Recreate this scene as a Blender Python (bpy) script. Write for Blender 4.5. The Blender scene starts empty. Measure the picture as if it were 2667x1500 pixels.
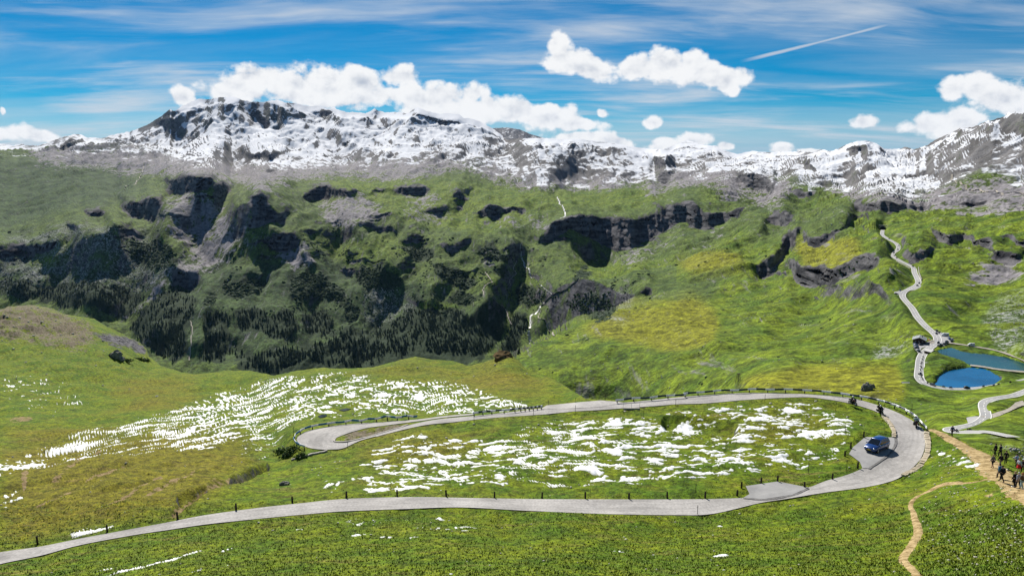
import bpy, bmesh, math, random
import numpy as np
from mathutils import Vector, Matrix, Euler

SC = bpy.context.scene
COL = SC.collection
R = math.radians
# ------------------------------------------------------------------ camera
# the eye stands at the origin; x right, y ahead, z up, metres
FPX, PCX, PCY, PITCH = 2053.0, 1333.5, 750.0, math.atan(320 / 2053.0)
cam = bpy.data.cameras.new('camera')
cam.sensor_width = 36.0
cam.lens = 36.0 * FPX / 2667.0
cam.clip_start, cam.clip_end = 0.5, 60000.0
cam_ob = bpy.data.objects.new('camera', cam)
cam_ob.rotation_euler = (math.pi / 2 - PITCH, 0, 0)
COL.objects.link(cam_ob)
SC.camera = cam_ob
# ------------------------------------------------------------------ sun
SUN_EL, SUN_AZ = R(42), R(-20)          # ahead and to the left of the viewer
sd = Vector((math.sin(SUN_AZ) * math.cos(SUN_EL), math.cos(SUN_AZ) * math.cos(SUN_EL), math.sin(SUN_EL)))
sun = bpy.data.lights.new('sun', 'SUN')
sun.energy, sun.angle, sun.color = 5.0, R(0.53), (1.0, 0.95, 0.87)
sun_ob = bpy.data.objects.new('sun', sun)
sun_ob.rotation_euler = sd.to_track_quat('Z', 'Y').to_euler()
COL.objects.link(sun_ob)
# ------------------------------------------------------------------ exposure
SC.view_settings.view_transform = 'Standard'
SC.view_settings.look = 'None'
SC.view_settings.gamma = 1.0
SC.view_settings.exposure = 0.46
SC.cycles.use_denoising = True
SC.cycles.max_bounces = 5
SC.cycles.diffuse_bounces = 2
SC.cycles.glossy_bounces = 2
SC.cycles.transmission_bounces = 2
SC.cycles.volume_bounces = 0
SC.cycles.use_adaptive_sampling = True


class G:
    """a small writer for node trees"""
    def __init__(s, tree):
        s.t = tree
        s.n = tree.nodes
        s.l = tree.links

    def put(s, inp, v):
        if v is None:
            return
        if isinstance(v, bpy.types.NodeSocket):
            s.l.new(v, inp)
        elif isinstance(v, (tuple, list)) and inp.type == 'RGBA' and len(v) == 3:
            inp.default_value = (*v, 1)
        else:
            inp.default_value = v

    def node(s, typ, _out=0, _attrs=None, **kw):
        n = s.n.new(typ)
        for k, v in (_attrs or {}).items():
            setattr(n, k, v)
        for k, v in kw.items():
            key = int(k[1:]) if k[0] == 'i' and k[1:].isdigit() else k.replace('_', ' ')
            s.put(n.inputs[key], v)
        return n.outputs[_out]

    def m(s, op, a, b=None, c=None, clamp=False):
        n = s.n.new('ShaderNodeMath')
        n.operation = op
        n.use_clamp = clamp
        for i, v in enumerate((a, b, c)):
            if v is not None:
                s.put(n.inputs[i], v)
        return n.outputs[0]

    def vm(s, op, a, b=None):
        n = s.n.new('ShaderNodeVectorMath')
        n.operation = op
        for i, v in enumerate((a, b)):
            if v is not None:
                s.put(n.inputs[i], v)
        return n.outputs['Value'] if op in ('LENGTH', 'DOT_PRODUCT', 'DISTANCE') else n.outputs[0]

    def ss(s, v, lo, hi, a=0.0, b=1.0):
        n = s.n.new('ShaderNodeMapRange')
        n.interpolation_type = 'SMOOTHSTEP'
        for k, x in (('Value', v), ('From Min', lo), ('From Max', hi), ('To Min', a), ('To Max', b)):
            s.put(n.inputs[k], x)
        return n.outputs[0]

    def mix(s, f, a, b, mode='MIX'):
        n = s.n.new('ShaderNodeMix')
        n.data_type = 'RGBA'
        n.blend_type = mode
        s.put(n.inputs[0], f)
        s.put(n.inputs[6], a)
        s.put(n.inputs[7], b)
        return n.outputs[2]

    def noise(s, vec, scale, detail=4, rough=0.55, dist=0.0, out=0, typ=None):
        n = s.n.new('ShaderNodeTexNoise')
        if typ:
            n.noise_type = typ
        s.put(n.inputs['Vector'], vec)
        n.inputs['Scale'].default_value = scale
        n.inputs['Detail'].default_value = detail
        n.inputs['Roughness'].default_value = rough
        n.inputs['Distortion'].default_value = dist
        return n.outputs[out]

    def mapping(s, vec, scale=(1, 1, 1), rot=(0, 0, 0), loc=(0, 0, 0)):
        n = s.n.new('ShaderNodeMapping')
        s.put(n.inputs[0], vec)
        n.inputs['Scale'].default_value = scale
        n.inputs['Rotation'].default_value = rot
        n.inputs['Location'].default_value = loc
        return n.outputs[0]

    def attr(s, name):
        n = s.n.new('ShaderNodeAttribute')
        n.attribute_name = name
        return n.outputs['Fac']

    def comb(s, x, y, z=0.0):
        n = s.n.new('ShaderNodeCombineXYZ')
        for i, v in enumerate((x, y, z)):
            s.put(n.inputs[i], v)
        return n.outputs[0]


# ------------------------------------------------------------------ sky
def build_world():
    w = bpy.data.worlds.new('World')
    SC.world = w
    w.use_nodes = True
    g = G(w.node_tree)
    g.n.clear()
    sky = g.n.new('ShaderNodeTexSky')
    sky.sky_type = 'NISHITA'
    sky.sun_disc = False
    sky.sun_elevation, sky.sun_rotation = SUN_EL, SUN_AZ
    sky.altitude = 2400.0
    sky.air_density, sky.dust_density, sky.ozone_density = 1.0, 0.25, 2.2
    blue = g.node('ShaderNodeHueSaturation', Hue=0.496, Saturation=2.25, Value=0.98, Color=sky.outputs[0])
    pale = g.mix(0.75, sky.outputs[0], (2.1, 6.0, 10.8))
    tc = g.n.new('ShaderNodeTexCoord').outputs['Generated']
    d = g.vm('NORMALIZE', tc)
    sp = g.n.new('ShaderNodeSeparateXYZ')
    g.l.new(d, sp.inputs[0])
    dx, dy, dz = sp.outputs
    az = g.m('ARCTAN2', dx, dy)
    el = g.m('ARCSINE', dz)
    blue = g.mix(g.ss(el, R(-1), R(5)), pale, blue)
    zc = g.m('MAXIMUM', dz, 0.0)
    # high thin ice cloud on a flat layer far above
    den = g.m('ADD', zc, 0.10)
    p = g.comb(g.m('DIVIDE', dx, den), g.m('DIVIDE', dy, den), 0.0)
    warp = g.noise(g.mapping(p, (0.9, 0.9, 1)), 1.0, 3, 0.5, out=1)
    pw = g.vm('ADD', p, g.vm('MULTIPLY', g.vm('SUBTRACT', warp, (0.5, 0.5, 0.5)), (0.30, 0.30, 0.0)))
    big = g.noise(g.mapping(pw, (0.55, 0.85, 1), (0, 0, R(14)), (3.1, 1.7, 0)), 1.0, 4, 0.55)
    streak = g.noise(g.mapping(pw, (0.6, 1.9, 1), (0, 0, R(-9)), (0.4, 5.0, 0)), 1.0, 7, 0.6, 0.5)
    fine = g.noise(g.mapping(pw, (2.2, 7.0, 1), (0, 0, R(6)), (7.0, 2.0, 0)), 1.0, 6, 0.65, 0.6)
    cir = g.m('ADD', g.m('MULTIPLY', big, 1.25), g.m('ADD', g.m('MULTIPLY', streak, 0.75), g.m('MULTIPLY', fine, 0.22)))
    cir = g.ss(cir, 1.06, 1.50)
    low = g.ss(el, R(17), R(1), 0.0, 0.30)
    cir = g.m('ADD', g.m('MULTIPLY', cir, 0.78), g.m('MULTIPLY', low, g.ss(streak, 0.3, 0.7)), clamp=True)
    # contrail across the upper right
    def trail(x0, y0, x1, y1, wdt, amt):
        a0, e0, a1, e1 = math.atan2(x0 - PCX, FPX), (430 - y0) / FPX, math.atan2(x1 - PCX, FPX), (430 - y1) / FPX
        L = math.hypot(a1 - a0, e1 - e0)
        ux, uy = (a1 - a0) / L, (e1 - e0) / L
        ra, re = g.m('SUBTRACT', az, a0), g.m('SUBTRACT', el, e0)
        t = g.m('ADD', g.m('MULTIPLY', ra, ux), g.m('MULTIPLY', re, uy))
        c = g.m('ABSOLUTE', g.m('SUBTRACT', g.m('MULTIPLY', re, ux), g.m('MULTIPLY', ra, uy)))
        c = g.m('ADD', c, g.m('MULTIPLY', g.m('SUBTRACT', streak, 0.5), wdt * 1.3))
        body = g.ss(c, wdt, wdt * 0.15)
        return g.m('MULTIPLY', g.m('MULTIPLY', body, g.m('MULTIPLY', g.ss(t, 0.0, L * 0.2), g.ss(t, L, L * 0.75))), amt)
    cir = g.m('MAXIMUM', cir, trail(1900, 185, 2330, 108, 0.0026, 0.75))
    col = g.mix(g.m('MULTIPLY', cir, 0.9), blue, (9.4, 10.0, 10.8))
    # cumulus: (x, y, rx, ry) of each billow as seen from the pass
    bl = [(500, 250, 34, 26), (640, 222, 90, 42), (700, 200, 62, 32), (600, 235, 60, 34), (790, 235, 90, 40), (890, 225, 110, 52),
          (960, 215, 80, 44), (1045, 205, 58, 36), (1010, 250, 120, 44), (1130, 265, 110, 50), (1220, 250, 50, 40),
          (1240, 280, 100, 42), (1340, 288, 90, 34), (1430, 300, 80, 34), (1500, 316, 55, 22),
          (1450, 135, 34, 40), (1470, 172, 70, 36), (1540, 190, 95, 36), (1640, 196, 70, 36), (1720, 190, 90, 42), (1790, 178, 40, 34),
          (1820, 210, 80, 32), (1900, 205, 42, 28), (1880, 235, 30, 24),
          (2460, 235, 55, 28), (2520, 232, 60, 38), (2590, 262, 90, 40), (2660, 300, 110, 52), (2400, 325, 72, 30), (2480, 322, 60, 30), (2240, 318, 36, 18),
          (1500, 362, 90, 16), (1590, 372, 60, 14), (1740, 378, 70, 20), (1800, 366, 46, 20), (1698, 322, 28, 15),
          (1880, 384, 26, 14), (2035, 388, 36, 15), (2100, 396, 34, 9), (40, 352, 80, 22), (130, 356, 60, 14), (36, 300, 14, 14), (1560, 300, 20, 14),
          (-60, 330, 80, 40), (-260, 300, 120, 50), (2860, 250, 120, 60), (3100, 300, 140, 60), (3600, 240, 200, 70), (4300, 330, 260, 60), (-900, 250, 220, 60), (-1600, 340, 240, 50)]
    bl = [(x, y + 12 if k < 15 else y, rx, ry) for k, (x, y, rx, ry) in enumerate(bl)]
    wv = g.noise(g.comb(az, el, 0.0), 16.0, 3, 0.5, out=1)
    wsp = g.n.new('ShaderNodeSeparateXYZ')
    g.l.new(wv, wsp.inputs[0])
    aw = g.m('ADD', az, g.m('MULTIPLY', g.m('SUBTRACT', wsp.outputs[0], 0.5), 0.035))
    ew = g.m('ADD', el, g.m('MULTIPLY', g.m('SUBTRACT', wsp.outputs[1], 0.5), 0.020))
    def cum(aw, ew):
        field = None
        for x, y, rx, ry in bl:
            a0 = (x - PCX) / FPX if x < -400 or x > 3000 else math.atan2(x - PCX, FPX)
            e0 = (430 - y) / math.hypot(FPX, min(abs(x - PCX), 1600))
            k = math.cos(a0) ** 2 if abs(a0) < 0.9 else 0.5
            v = g.comb(g.m('MULTIPLY', g.m('SUBTRACT', aw, a0), FPX / (rx * 1.5) / k), g.m('MULTIPLY', g.m('SUBTRACT', ew, e0), FPX / (ry * 1.42)), 0.0)
            f = g.m('SUBTRACT', 1.0, g.vm('LENGTH', v))
            field = f if field is None else g.m('SMOOTH_MAX', field, f, 0.25)
        return field
    cf = cum(aw, ew)
    def billow(a_, e_):
        v = g.comb(a_, g.m('MULTIPLY', e_, 1.2), 0.3)
        n = g.noise(v, 18.0, 10, 0.66)
        pf = g.node('ShaderNodeTexVoronoi', Vector=v, Scale=30.0, Detail=2.0, Roughness=0.5, Randomness=1.0)
        return g.m('ADD', g.m('MULTIPLY', g.m('SUBTRACT', n, 0.5), 1.5), g.m('MULTIPLY', g.m('SUBTRACT', 0.60, pf), 0.45))
    b1 = billow(az, el)
    b2 = billow(g.m('ADD', az, -0.004), g.m('ADD', el, 0.009))
    dens = g.m('ADD', cf, b1)
    alpha = g.ss(dens, 0.10, 0.40)
    # where the cloud thickens towards the sun it stands in its own shade
    belly = g.m('MULTIPLY', g.ss(dens, 0.45, 1.3), g.ss(g.noise(g.comb(az, g.m('MULTIPLY', el, 2.0), 5.0), 12.0, 4, 0.55), 0.36, 0.66))
    lit = g.m('ADD', 0.86, g.m('MULTIPLY', g.m('SUBTRACT', b1, b2), 0.8))
    lit = g.m('SUBTRACT', lit, g.m('MULTIPLY', belly, 0.42))
    cc = g.mix(g.ss(lit, 0.30, 0.95), (6.8, 7.6, 9.0), (13.6, 13.7, 13.8))
    col = g.mix(alpha, col, cc)
    bg = g.node('ShaderNodeBackground', Color=col, Strength=0.050)
    o = g.n.new('ShaderNodeOutputWorld')
    g.l.new(bg, o.inputs[0])
    w.cycles.sampling_method = 'MANUAL'
    w.cycles.sample_map_resolution = 512


build_world()


# ------------------------------------------------------------------ numbers: noise, rasters, projection
_rng = np.random.RandomState(7)
_PERM = _rng.permutation(4096).astype(np.int32)
_ANG = _rng.rand(4096) * 2 * np.pi
_GXV, _GYV = np.cos(_ANG), np.sin(_ANG)


def perlin(x, y, seed=0):
    x = np.asarray(x, dtype=np.float64)
    y = np.asarray(y, dtype=np.float64)
    xi, yi = np.floor(x).astype(np.int64), np.floor(y).astype(np.int64)
    xf, yf = x - xi, y - yi
    def h(a, b):
        i = _PERM[(a + seed * 131) & 4095]
        return _PERM[(i + b) & 4095]
    def gr(a, b, fx, fy):
        k = h(a, b)
        return _GXV[k] * fx + _GYV[k] * fy
    u, v = xf * xf * xf * (xf * (xf * 6 - 15) + 10), yf * yf * yf * (yf * (yf * 6 - 15) + 10)
    n00, n10 = gr(xi, yi, xf, yf), gr(xi + 1, yi, xf - 1, yf)
    n01, n11 = gr(xi, yi + 1, xf, yf - 1), gr(xi + 1, yi + 1, xf - 1, yf - 1)
    return 1.5 * ((n00 * (1 - u) + n10 * u) * (1 - v) + (n01 * (1 - u) + n11 * u) * v)


def fbm(x, y, oct=4, seed=0, gain=0.5, lac=2.03):
    r, a, t = 0.0, 1.0, 0.0
    for o in range(oct):
        r = r + a * perlin(x, y, seed + o * 17)
        t += a
        a *= gain
        x, y = x * lac + 11.3, y * lac - 7.7
    return r / t


def ridged(x, y, oct=4, seed=0, gain=0.5):
    r, a, t = 0.0, 1.0, 0.0
    for o in range(oct):
        r = r + a * (1 - 2 * np.abs(perlin(x, y, seed + o * 17)))
        t += a
        a *= gain
        x, y = x * 2.03 + 5.1, y * 2.03 - 3.7
    return r / t


def sstep(v, lo, hi):
    t = np.clip((v - lo) / (hi - lo), 0, 1)
    return t * t * (3 - 2 * t)


def ray(x, y):
    """direction of the sight line through picture point x, y with its y component 1"""
    xc, yc = (np.asarray(x, float) - PCX) / FPX, (PCY - np.asarray(y, float)) / FPX
    Y = math.cos(PITCH) + yc * math.sin(PITCH)
    Z = -math.sin(PITCH) + yc * math.cos(PITCH)
    return xc / Y, Z / Y


def at_z(x, y, z):
    rx, rz = ray(x, y)
    return z / rz


def at_d(x, y, D):
    rx, rz = ray(x, y)
    return np.stack([rx * D, D + 0 * rx, rz * D], -1)


def crop(ox, oy, s, pts):
    return [(ox + a / s, oy + b / s) for a, b in pts]


# a raster over the view on which the relief is worked out
CS, RX0, RY0 = 3.0, -330.0, 200.0
RW, RH = 1120, 510
_gx, _gy = np.meshgrid(RX0 + CS * np.arange(RW), RY0 + CS * np.arange(RH))


def box1(a, r, ax):
    if r < 1:
        return a
    a = np.swapaxes(a, 0, ax)
    p = np.concatenate([np.repeat(a[:1], r, 0), a, np.repeat(a[-1:], r, 0)], 0)
    c = np.cumsum(np.concatenate([np.zeros_like(p[:1]), p], 0), 0)
    out = (c[2 * r + 1:] - c[:-2 * r - 1]) / (2 * r + 1)
    return np.swapaxes(out, 0, ax)


def blur(a, px, py=None, n=3):
    py = px if py is None else py
    rx, ry = int(round(px / CS)), int(round(py / CS))
    for _ in range(n):
        a = box1(box1(a, rx, 1), ry, 0)
    return a


def samp(a, x, y):
    fx = np.clip((np.asarray(x, float) - RX0) / CS, 0, RW - 1.001)
    fy = np.clip((np.asarray(y, float) - RY0) / CS, 0, RH - 1.001)
    i, j = fx.astype(int), fy.astype(int)
    u, v = fx - i, fy - j
    return (a[j, i] * (1 - u) + a[j, i + 1] * u) * (1 - v) + (a[j + 1, i] * (1 - u) + a[j + 1, i + 1] * u) * v


def in_poly(x, y, pts):
    r = np.zeros(np.shape(x), bool)
    n = len(pts)
    for i in range(n):
        (x0, y0), (x1, y1) = pts[i], pts[(i + 1) % n]
        if y0 == y1:
            continue
        c = ((y0 > y) != (y1 > y)) & (x < (x1 - x0) * (y - y0) / (y1 - y0) + x0)
        r ^= c
    return r


def fill(mask, pts, val=1.0):
    a = np.array(pts)
    x0, x1 = int((a[:, 0].min() - RX0) / CS) - 1, int((a[:, 0].max() - RX0) / CS) + 2
    y0, y1 = int((a[:, 1].min() - RY0) / CS) - 1, int((a[:, 1].max() - RY0) / CS) + 2
    x0, y0 = max(x0, 0), max(y0, 0)
    sl = (slice(y0, max(y1, y0)), slice(x0, max(x1, x0)))
    k = in_poly(_gx[sl], _gy[sl], pts)
    mask[sl] = np.where(k, np.maximum(mask[sl], val), mask[sl])


def seg_dist(x, y, pts):
    d = np.full(np.shape(x), 1e9)
    for (x0, y0), (x1, y1) in zip(pts[:-1], pts[1:]):
        ux, uy = x1 - x0, y1 - y0
        t = np.clip(((x - x0) * ux + (y - y0) * uy) / max(ux * ux + uy * uy, 1e-9), 0, 1)
        d = np.minimum(d, np.hypot(x - x0 - t * ux, y - y0 - t * uy))
    return d


def stroke(mask, pts, w, val=1.0):
    a = np.array(pts)
    x0, x1 = int((a[:, 0].min() - w * 2 - RX0) / CS), int((a[:, 0].max() + w * 2 - RX0) / CS) + 2
    y0, y1 = int((a[:, 1].min() - w * 2 - RY0) / CS), int((a[:, 1].max() + w * 2 - RY0) / CS) + 2
    sl = (slice(max(y0, 0), max(y1, 0)), slice(max(x0, 0), max(x1, 0)))
    d = seg_dist(_gx[sl], _gy[sl], pts)
    mask[sl] = np.maximum(mask[sl], val * np.clip(1.5 - d / w, 0, 1))


def polymask(polys, soft=4, val=1.0):
    m = np.zeros((RH, RW))
    for p in polys:
        fill(m, p, val)
    return blur(m, soft, soft, 2)


def rbf(points, smooth=30.0):
    """a smooth sheet of log distance through (x, y, distance) points"""
    P = np.array(points, float)
    xy, v = P[:, :2], np.log(P[:, 2])
    k = lambda d2: np.sqrt(d2 + smooth * smooth)
    n = len(P)
    A = np.zeros((n + 3, n + 3))
    A[:n, :n] = k(((xy[:, None] - xy[None]) ** 2).sum(-1))
    A[:n, n:] = np.c_[np.ones(n), xy / 1000]
    A[n:, :n] = A[:n, n:].T
    A[:n, :n] -= np.eye(n) * 0.02
    w = np.linalg.solve(A, np.r_[v, 0, 0, 0])
    st = 3
    gx, gy = _gx[::st, ::st], _gy[::st, ::st]
    out = w[n] + w[n + 1] * gx / 1000 + w[n + 2] * gy / 1000
    for i in range(n):
        out = out + w[i] * k((gx - xy[i, 0]) ** 2 + (gy - xy[i, 1]) ** 2)
    full = np.zeros((RH, RW))
    fx, fy = np.arange(RW) / st, np.arange(RH) / st
    ix, iy = np.minimum(fx.astype(int), out.shape[1] - 2), np.minimum(fy.astype(int), out.shape[0] - 2)
    u, t = fx - ix, (fy - iy)[:, None]
    a = out[iy][:, ix] * (1 - u) + out[iy][:, ix + 1] * u
    b = out[iy + 1][:, ix] * (1 - u) + out[iy + 1][:, ix + 1] * u
    full = a * (1 - t) + b * t
    return blur(full, 6, 6, 2)


def lerp_line(pts):
    a = np.array(sorted(pts))
    return lambda x: np.interp(x, a[:, 0], a[:, 1])


def spline(pts, n):
    """Catmull-Rom through the points, n samples evenly spread"""
    P = np.array(pts, float)
    P = np.vstack([2 * P[0] - P[1], P, 2 * P[-1] - P[-2]])
    out = []
    for i in range(1, len(P) - 2):
        t = np.linspace(0, 1, 24, endpoint=False)[:, None]
        a, b, c, d = P[i - 1], P[i], P[i + 1], P[i + 2]
        out.append(0.5 * (2 * b + (c - a) * t + (2 * a - 5 * b + 4 * c - d) * t ** 2 + (3 * b - a - 3 * c + d) * t ** 3))
    out = np.vstack(out + [P[-2:-1]])
    s = np.r_[0, np.cumsum(np.linalg.norm(np.diff(out, axis=0), axis=1))]
    return np.stack([np.interp(np.linspace(0, s[-1], n), s, out[:, k]) for k in range(out.shape[1])], 1)


# ------------------------------------------------------------------ mesh helpers
def tag(o, label=None, cat=None, group=None, kind=None):
    for k, v in (('label', label), ('category', cat), ('group', group), ('kind', kind)):
        if v:
            o[k] = v
    return o


def mesh_np(name, verts, quads, mat=None, parent=None, normals=None, attrs=None, smooth=True, loc=None):
    verts, quads = np.asarray(verts, np.float32), np.asarray(quads, np.int32)
    me = bpy.data.meshes.new(name)
    k = quads.shape[1]
    me.vertices.add(len(verts))
    me.vertices.foreach_set('co', verts.ravel())
    me.loops.add(quads.size)
    me.loops.foreach_set('vertex_index', quads.ravel())
    me.polygons.add(len(quads))
    me.polygons.foreach_set('loop_start', np.arange(0, quads.size, k, dtype=np.int32))
    try:
        me.polygons.foreach_set('loop_total', np.full(len(quads), k, np.int32))
    except Exception:
        pass
    me.update(calc_edges=True)
    me.polygons.foreach_set('use_smooth', np.full(len(quads), smooth))
    for nm, v in (attrs or {}).items():
        at = me.attributes.new(nm, 'FLOAT', 'POINT')
        at.data.foreach_set('value', np.asarray(v, np.float32).ravel())
    if normals is not None:
        me.normals_split_custom_set_from_vertices(np.asarray(normals, np.float32).tolist())
    o = bpy.data.objects.new(name, me)
    COL.objects.link(o)
    if mat:
        me.materials.append(mat)
    if parent:
        o.parent = parent
    return o


def grid_quads(nr, nc):
    i = np.arange(nr * nc).reshape(nr, nc)
    return np.stack([i[:-1, :-1].ravel(), i[1:, :-1].ravel(), i[1:, 1:].ravel(), i[:-1, 1:].ravel()], 1)


def grid_normals(P):
    du = np.gradient(P, axis=1)
    dv = np.gradient(P, axis=0)
    n = np.cross(dv, du)
    n /= np.maximum(np.linalg.norm(n, axis=-1, keepdims=True), 1e-9)
    return np.where(n[..., 2:3] < 0, -n, n)


# ------------------------------------------------------------------ lines of the land
SKYLINE = lerp_line([(-330, 362), (-100, 372), (0, 375), (35, 380), (56, 376), (73, 380), (98, 380), (140, 368), (168, 357), (196, 350), (210, 350), (227, 359),
    (245, 359), (266, 361), (287, 354), (314, 348), (349, 341), (367, 334), (384, 326), (402, 315), (419, 305), (433, 293), (444, 286), (454, 291), (472, 279),
    (496, 268), (517, 259), (545, 260), (573, 255), (604, 252), (629, 261), (650, 266), (678, 268), (692, 266), (723, 261), (741, 268), (769, 270), (804, 279),
    (832, 277), (853, 286), (862, 284), (870, 278), (876, 285), (900, 294), (928, 293), (952, 296), (966, 291), (975, 283), (984, 289), (1005, 294), (1040, 293), (1061, 296),
    (1075, 287), (1089, 280), (1110, 289), (1145, 298), (1166, 296), (1197, 300), (1207, 308), (1235, 311), (1253, 319), (1270, 329), (1288, 338), (1302, 350),
    (1319, 366), (1340, 364), (1351, 362), (1389, 361), (1424, 361), (1459, 364), (1511, 364), (1564, 371), (1620, 378), (1669, 387), (1725, 392), (1753, 382),
    (1788, 366), (1805, 371), (1837, 380), (1865, 382), (1882, 392), (1921, 403), (1963, 394), (1977, 397), (1998, 399), (2033, 397), (2081, 396), (2116, 399),
    (2141, 390), (2162, 396), (2193, 385), (2214, 375), (2235, 369), (2263, 368), (2284, 376), (2302, 389), (2333, 390), (2361, 385), (2382, 390), (2413, 382),
    (2441, 364), (2473, 350), (2501, 336), (2536, 331), (2571, 320), (2606, 308), (2640, 298), (2667, 296), (2780, 290), (3040, 310)])
# the near meadow's far edge
NEAR_EDGE = lerp_line([(-330, 800), (0, 808), (21, 801), (70, 796), (87, 797), (140, 806), (168, 820), (245, 831), (280, 852), (335, 876), (363, 890), (381, 907),
    (388, 928), (419, 953), (475, 970), (507, 976), (594, 965), (657, 967), (716, 979), (769, 967), (839, 958), (900, 960), (970, 958), (1015, 946), (1082, 930),
    (1127, 937), (1180, 939), (1221, 953), (1302, 932), (1326, 921), (1351, 939), (1368, 960), (1407, 974), (1445, 988), (1494, 1019), (1525, 1038), (1570, 1040), (1620, 1041),
    (1651, 1038), (1739, 1032), (1800, 1028), (1924, 1016), (2012, 1015), (2099, 1018), (2169, 1023), (2221, 1029), (2274, 1042), (2326, 1060), (2361, 1076),
    (2395, 1096), (2415, 1113), (2440, 1116), (2475, 1130), (2530, 1158), (2590, 1184), (2667, 1210), (3040, 1330)])
# the yellow hill that stands before the gorge
SPUR_EDGE = lerp_line([(1240, 990), (1335, 945), (1380, 915), (1440, 885), (1490, 862), (1530, 848), (1580, 832), (1620, 817), (1700, 803), (1780, 795), (1850, 802), (1920, 830), (2000, 860), (3040, 860)])

C1, C2, C3, C4, C5, C6 = (0, 200, 2.862), (900, 200, 2.862), (1767, 200, 2.862), (0, 600, 2.862), (900, 600, 2.862), (1767, 550, 2.862)
CLK = (2347, 830, 7.625)
LAKE_Z = -150.0
LAKE_UP = crop(*CLK, [(690, 640), (800, 592), (1000, 562), (1150, 620), (1300, 650), (1500, 680), (1700, 690), (1950, 730), (2150, 760), (2350, 830), (2440, 860), (2900, 990), (2880, 1100), (2500, 1045), (2250, 1022), (1900, 985), (1700, 945), (1560, 920), (1400, 925), (1300, 880), (1150, 825), (1000, 790), (880, 750), (770, 720)])
LAKE_LOW = crop(*CLK, [(640, 1300), (720, 1240), (710, 1170), (780, 1110), (900, 1030), (1050, 1000), (1250, 972), (1400, 965), (1600, 985), (1750, 1020), (1850, 1085), (1950, 1130), (2000, 1190), (1920, 1240), (1840, 1305), (1650, 1335), (1300, 1362), (1000, 1362), (800, 1335)])

# far roads: picture point and height of the centre line
ROAD_PASS = [(2299, 598, -125), (2298, 612, -126), (2308, 620, -127), (2322, 628, -128), (2334, 635, -129.5), (2340, 643.5, -131), (2337, 652, -132), (2327, 659, -132.8),
    (2324, 664, -133.3), (2331, 672, -134.2), (2348, 682, -135.5), (2367, 691, -137), (2379.5, 699, -138), (2382, 711, -139), (2389, 726, -140.5), (2392, 736, -141.5), (2386, 744, -142.3),
    (2370, 752.5, -143.2), (2354, 762, -144), (2351, 773, -144.6), (2360, 786, -145.2), (2375, 803, -146), (2390.3, 828, -147), (2410, 849.7, -148), (2431, 868, -148.7), (2441, 881, -149), (2438.5, 894, -149.2),
    (2420.4, 907.4, -149.4), (2404.7, 921.8, -149.4), (2397.5, 937.5, -149.4), (2395.5, 956, -149.3), (2393.6, 974, -149.2), (2394.5, 986, -149.1), (2403.4, 996.6, -149), (2420.4, 1004.8, -149),
    (2445.4, 1010.6, -149), (2478, 1014, -149), (2511, 1014.7, -149), (2557, 1011.6, -149), (2596, 1006, -149), (2667, 992.8, -148.5), (2790, 965, -147)]
ROAD_LOW = [(2790, 985, -137), (2700, 1010, -134), (2667, 1022, -132), (2640, 1031, -130.5), (2611, 1035.7, -129), (2582, 1041, -127.3), (2565, 1049, -126), (2562, 1060, -124.5), (2565.4, 1074, -122.5),
    (2567, 1085.6, -121), (2560, 1095, -119.5), (2545, 1104.4, -117.5), (2523, 1111, -115.5), (2495, 1116, -113.5), (2474, 1120, -111.6), (2476, 1125.5, -110), (2500, 1126.8, -108.8), (2540, 1127, -107.5), (2580, 1128, -106), (2640, 1140, -103)]
TRACK = [(2566, 1088, -120.5), (2585, 1083, -122), (2612, 1071, -124.5), (2640, 1058, -127), (2667, 1050, -128.5), (2740, 1030, -131)]
LAKE_TRACK = [(2470, 893, -149), (2504, 897.5, -148.8), (2544, 904, -148.6), (2583, 910.5, -148.6), (2609, 917, -148.6), (2642, 928.5, -148.6), (2667, 938, -148.6), (2760, 985, -148.6)]
CAUSEWAY = [(2527, 951.5, -149.3), (2557, 955, -149.3), (2596, 961.5, -149.3), (2635, 966, -149.3), (2667, 968.5, -149.3), (2740, 976, -149.3)]
PARK_HUT = [(2378.8, 897), (2405, 895), (2419, 901), (2400, 908.6), (2394, 923), (2388, 919), (2377, 909.7)]
PARK_LAKE = [(2434.5, 862), (2454, 867), (2486, 887.6), (2475, 893), (2456, 904), (2446, 900), (2441, 894), (2447, 884), (2437, 869.4)]
PARK_UP = [(2287, 756), (2346, 758), (2356, 758), (2346, 770), (2328, 769)]
PARK_TRI = [(2392, 742), (2409, 747.7), (2400, 754), (2368, 759), (2374, 752)]
PARK_LOW = [(2516, 1089), (2524, 1085.6), (2551, 1087), (2549, 1098), (2522, 1108)]
FLAT = [PARK_HUT, PARK_LAKE, PARK_UP, PARK_TRI, PARK_LOW]

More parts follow.
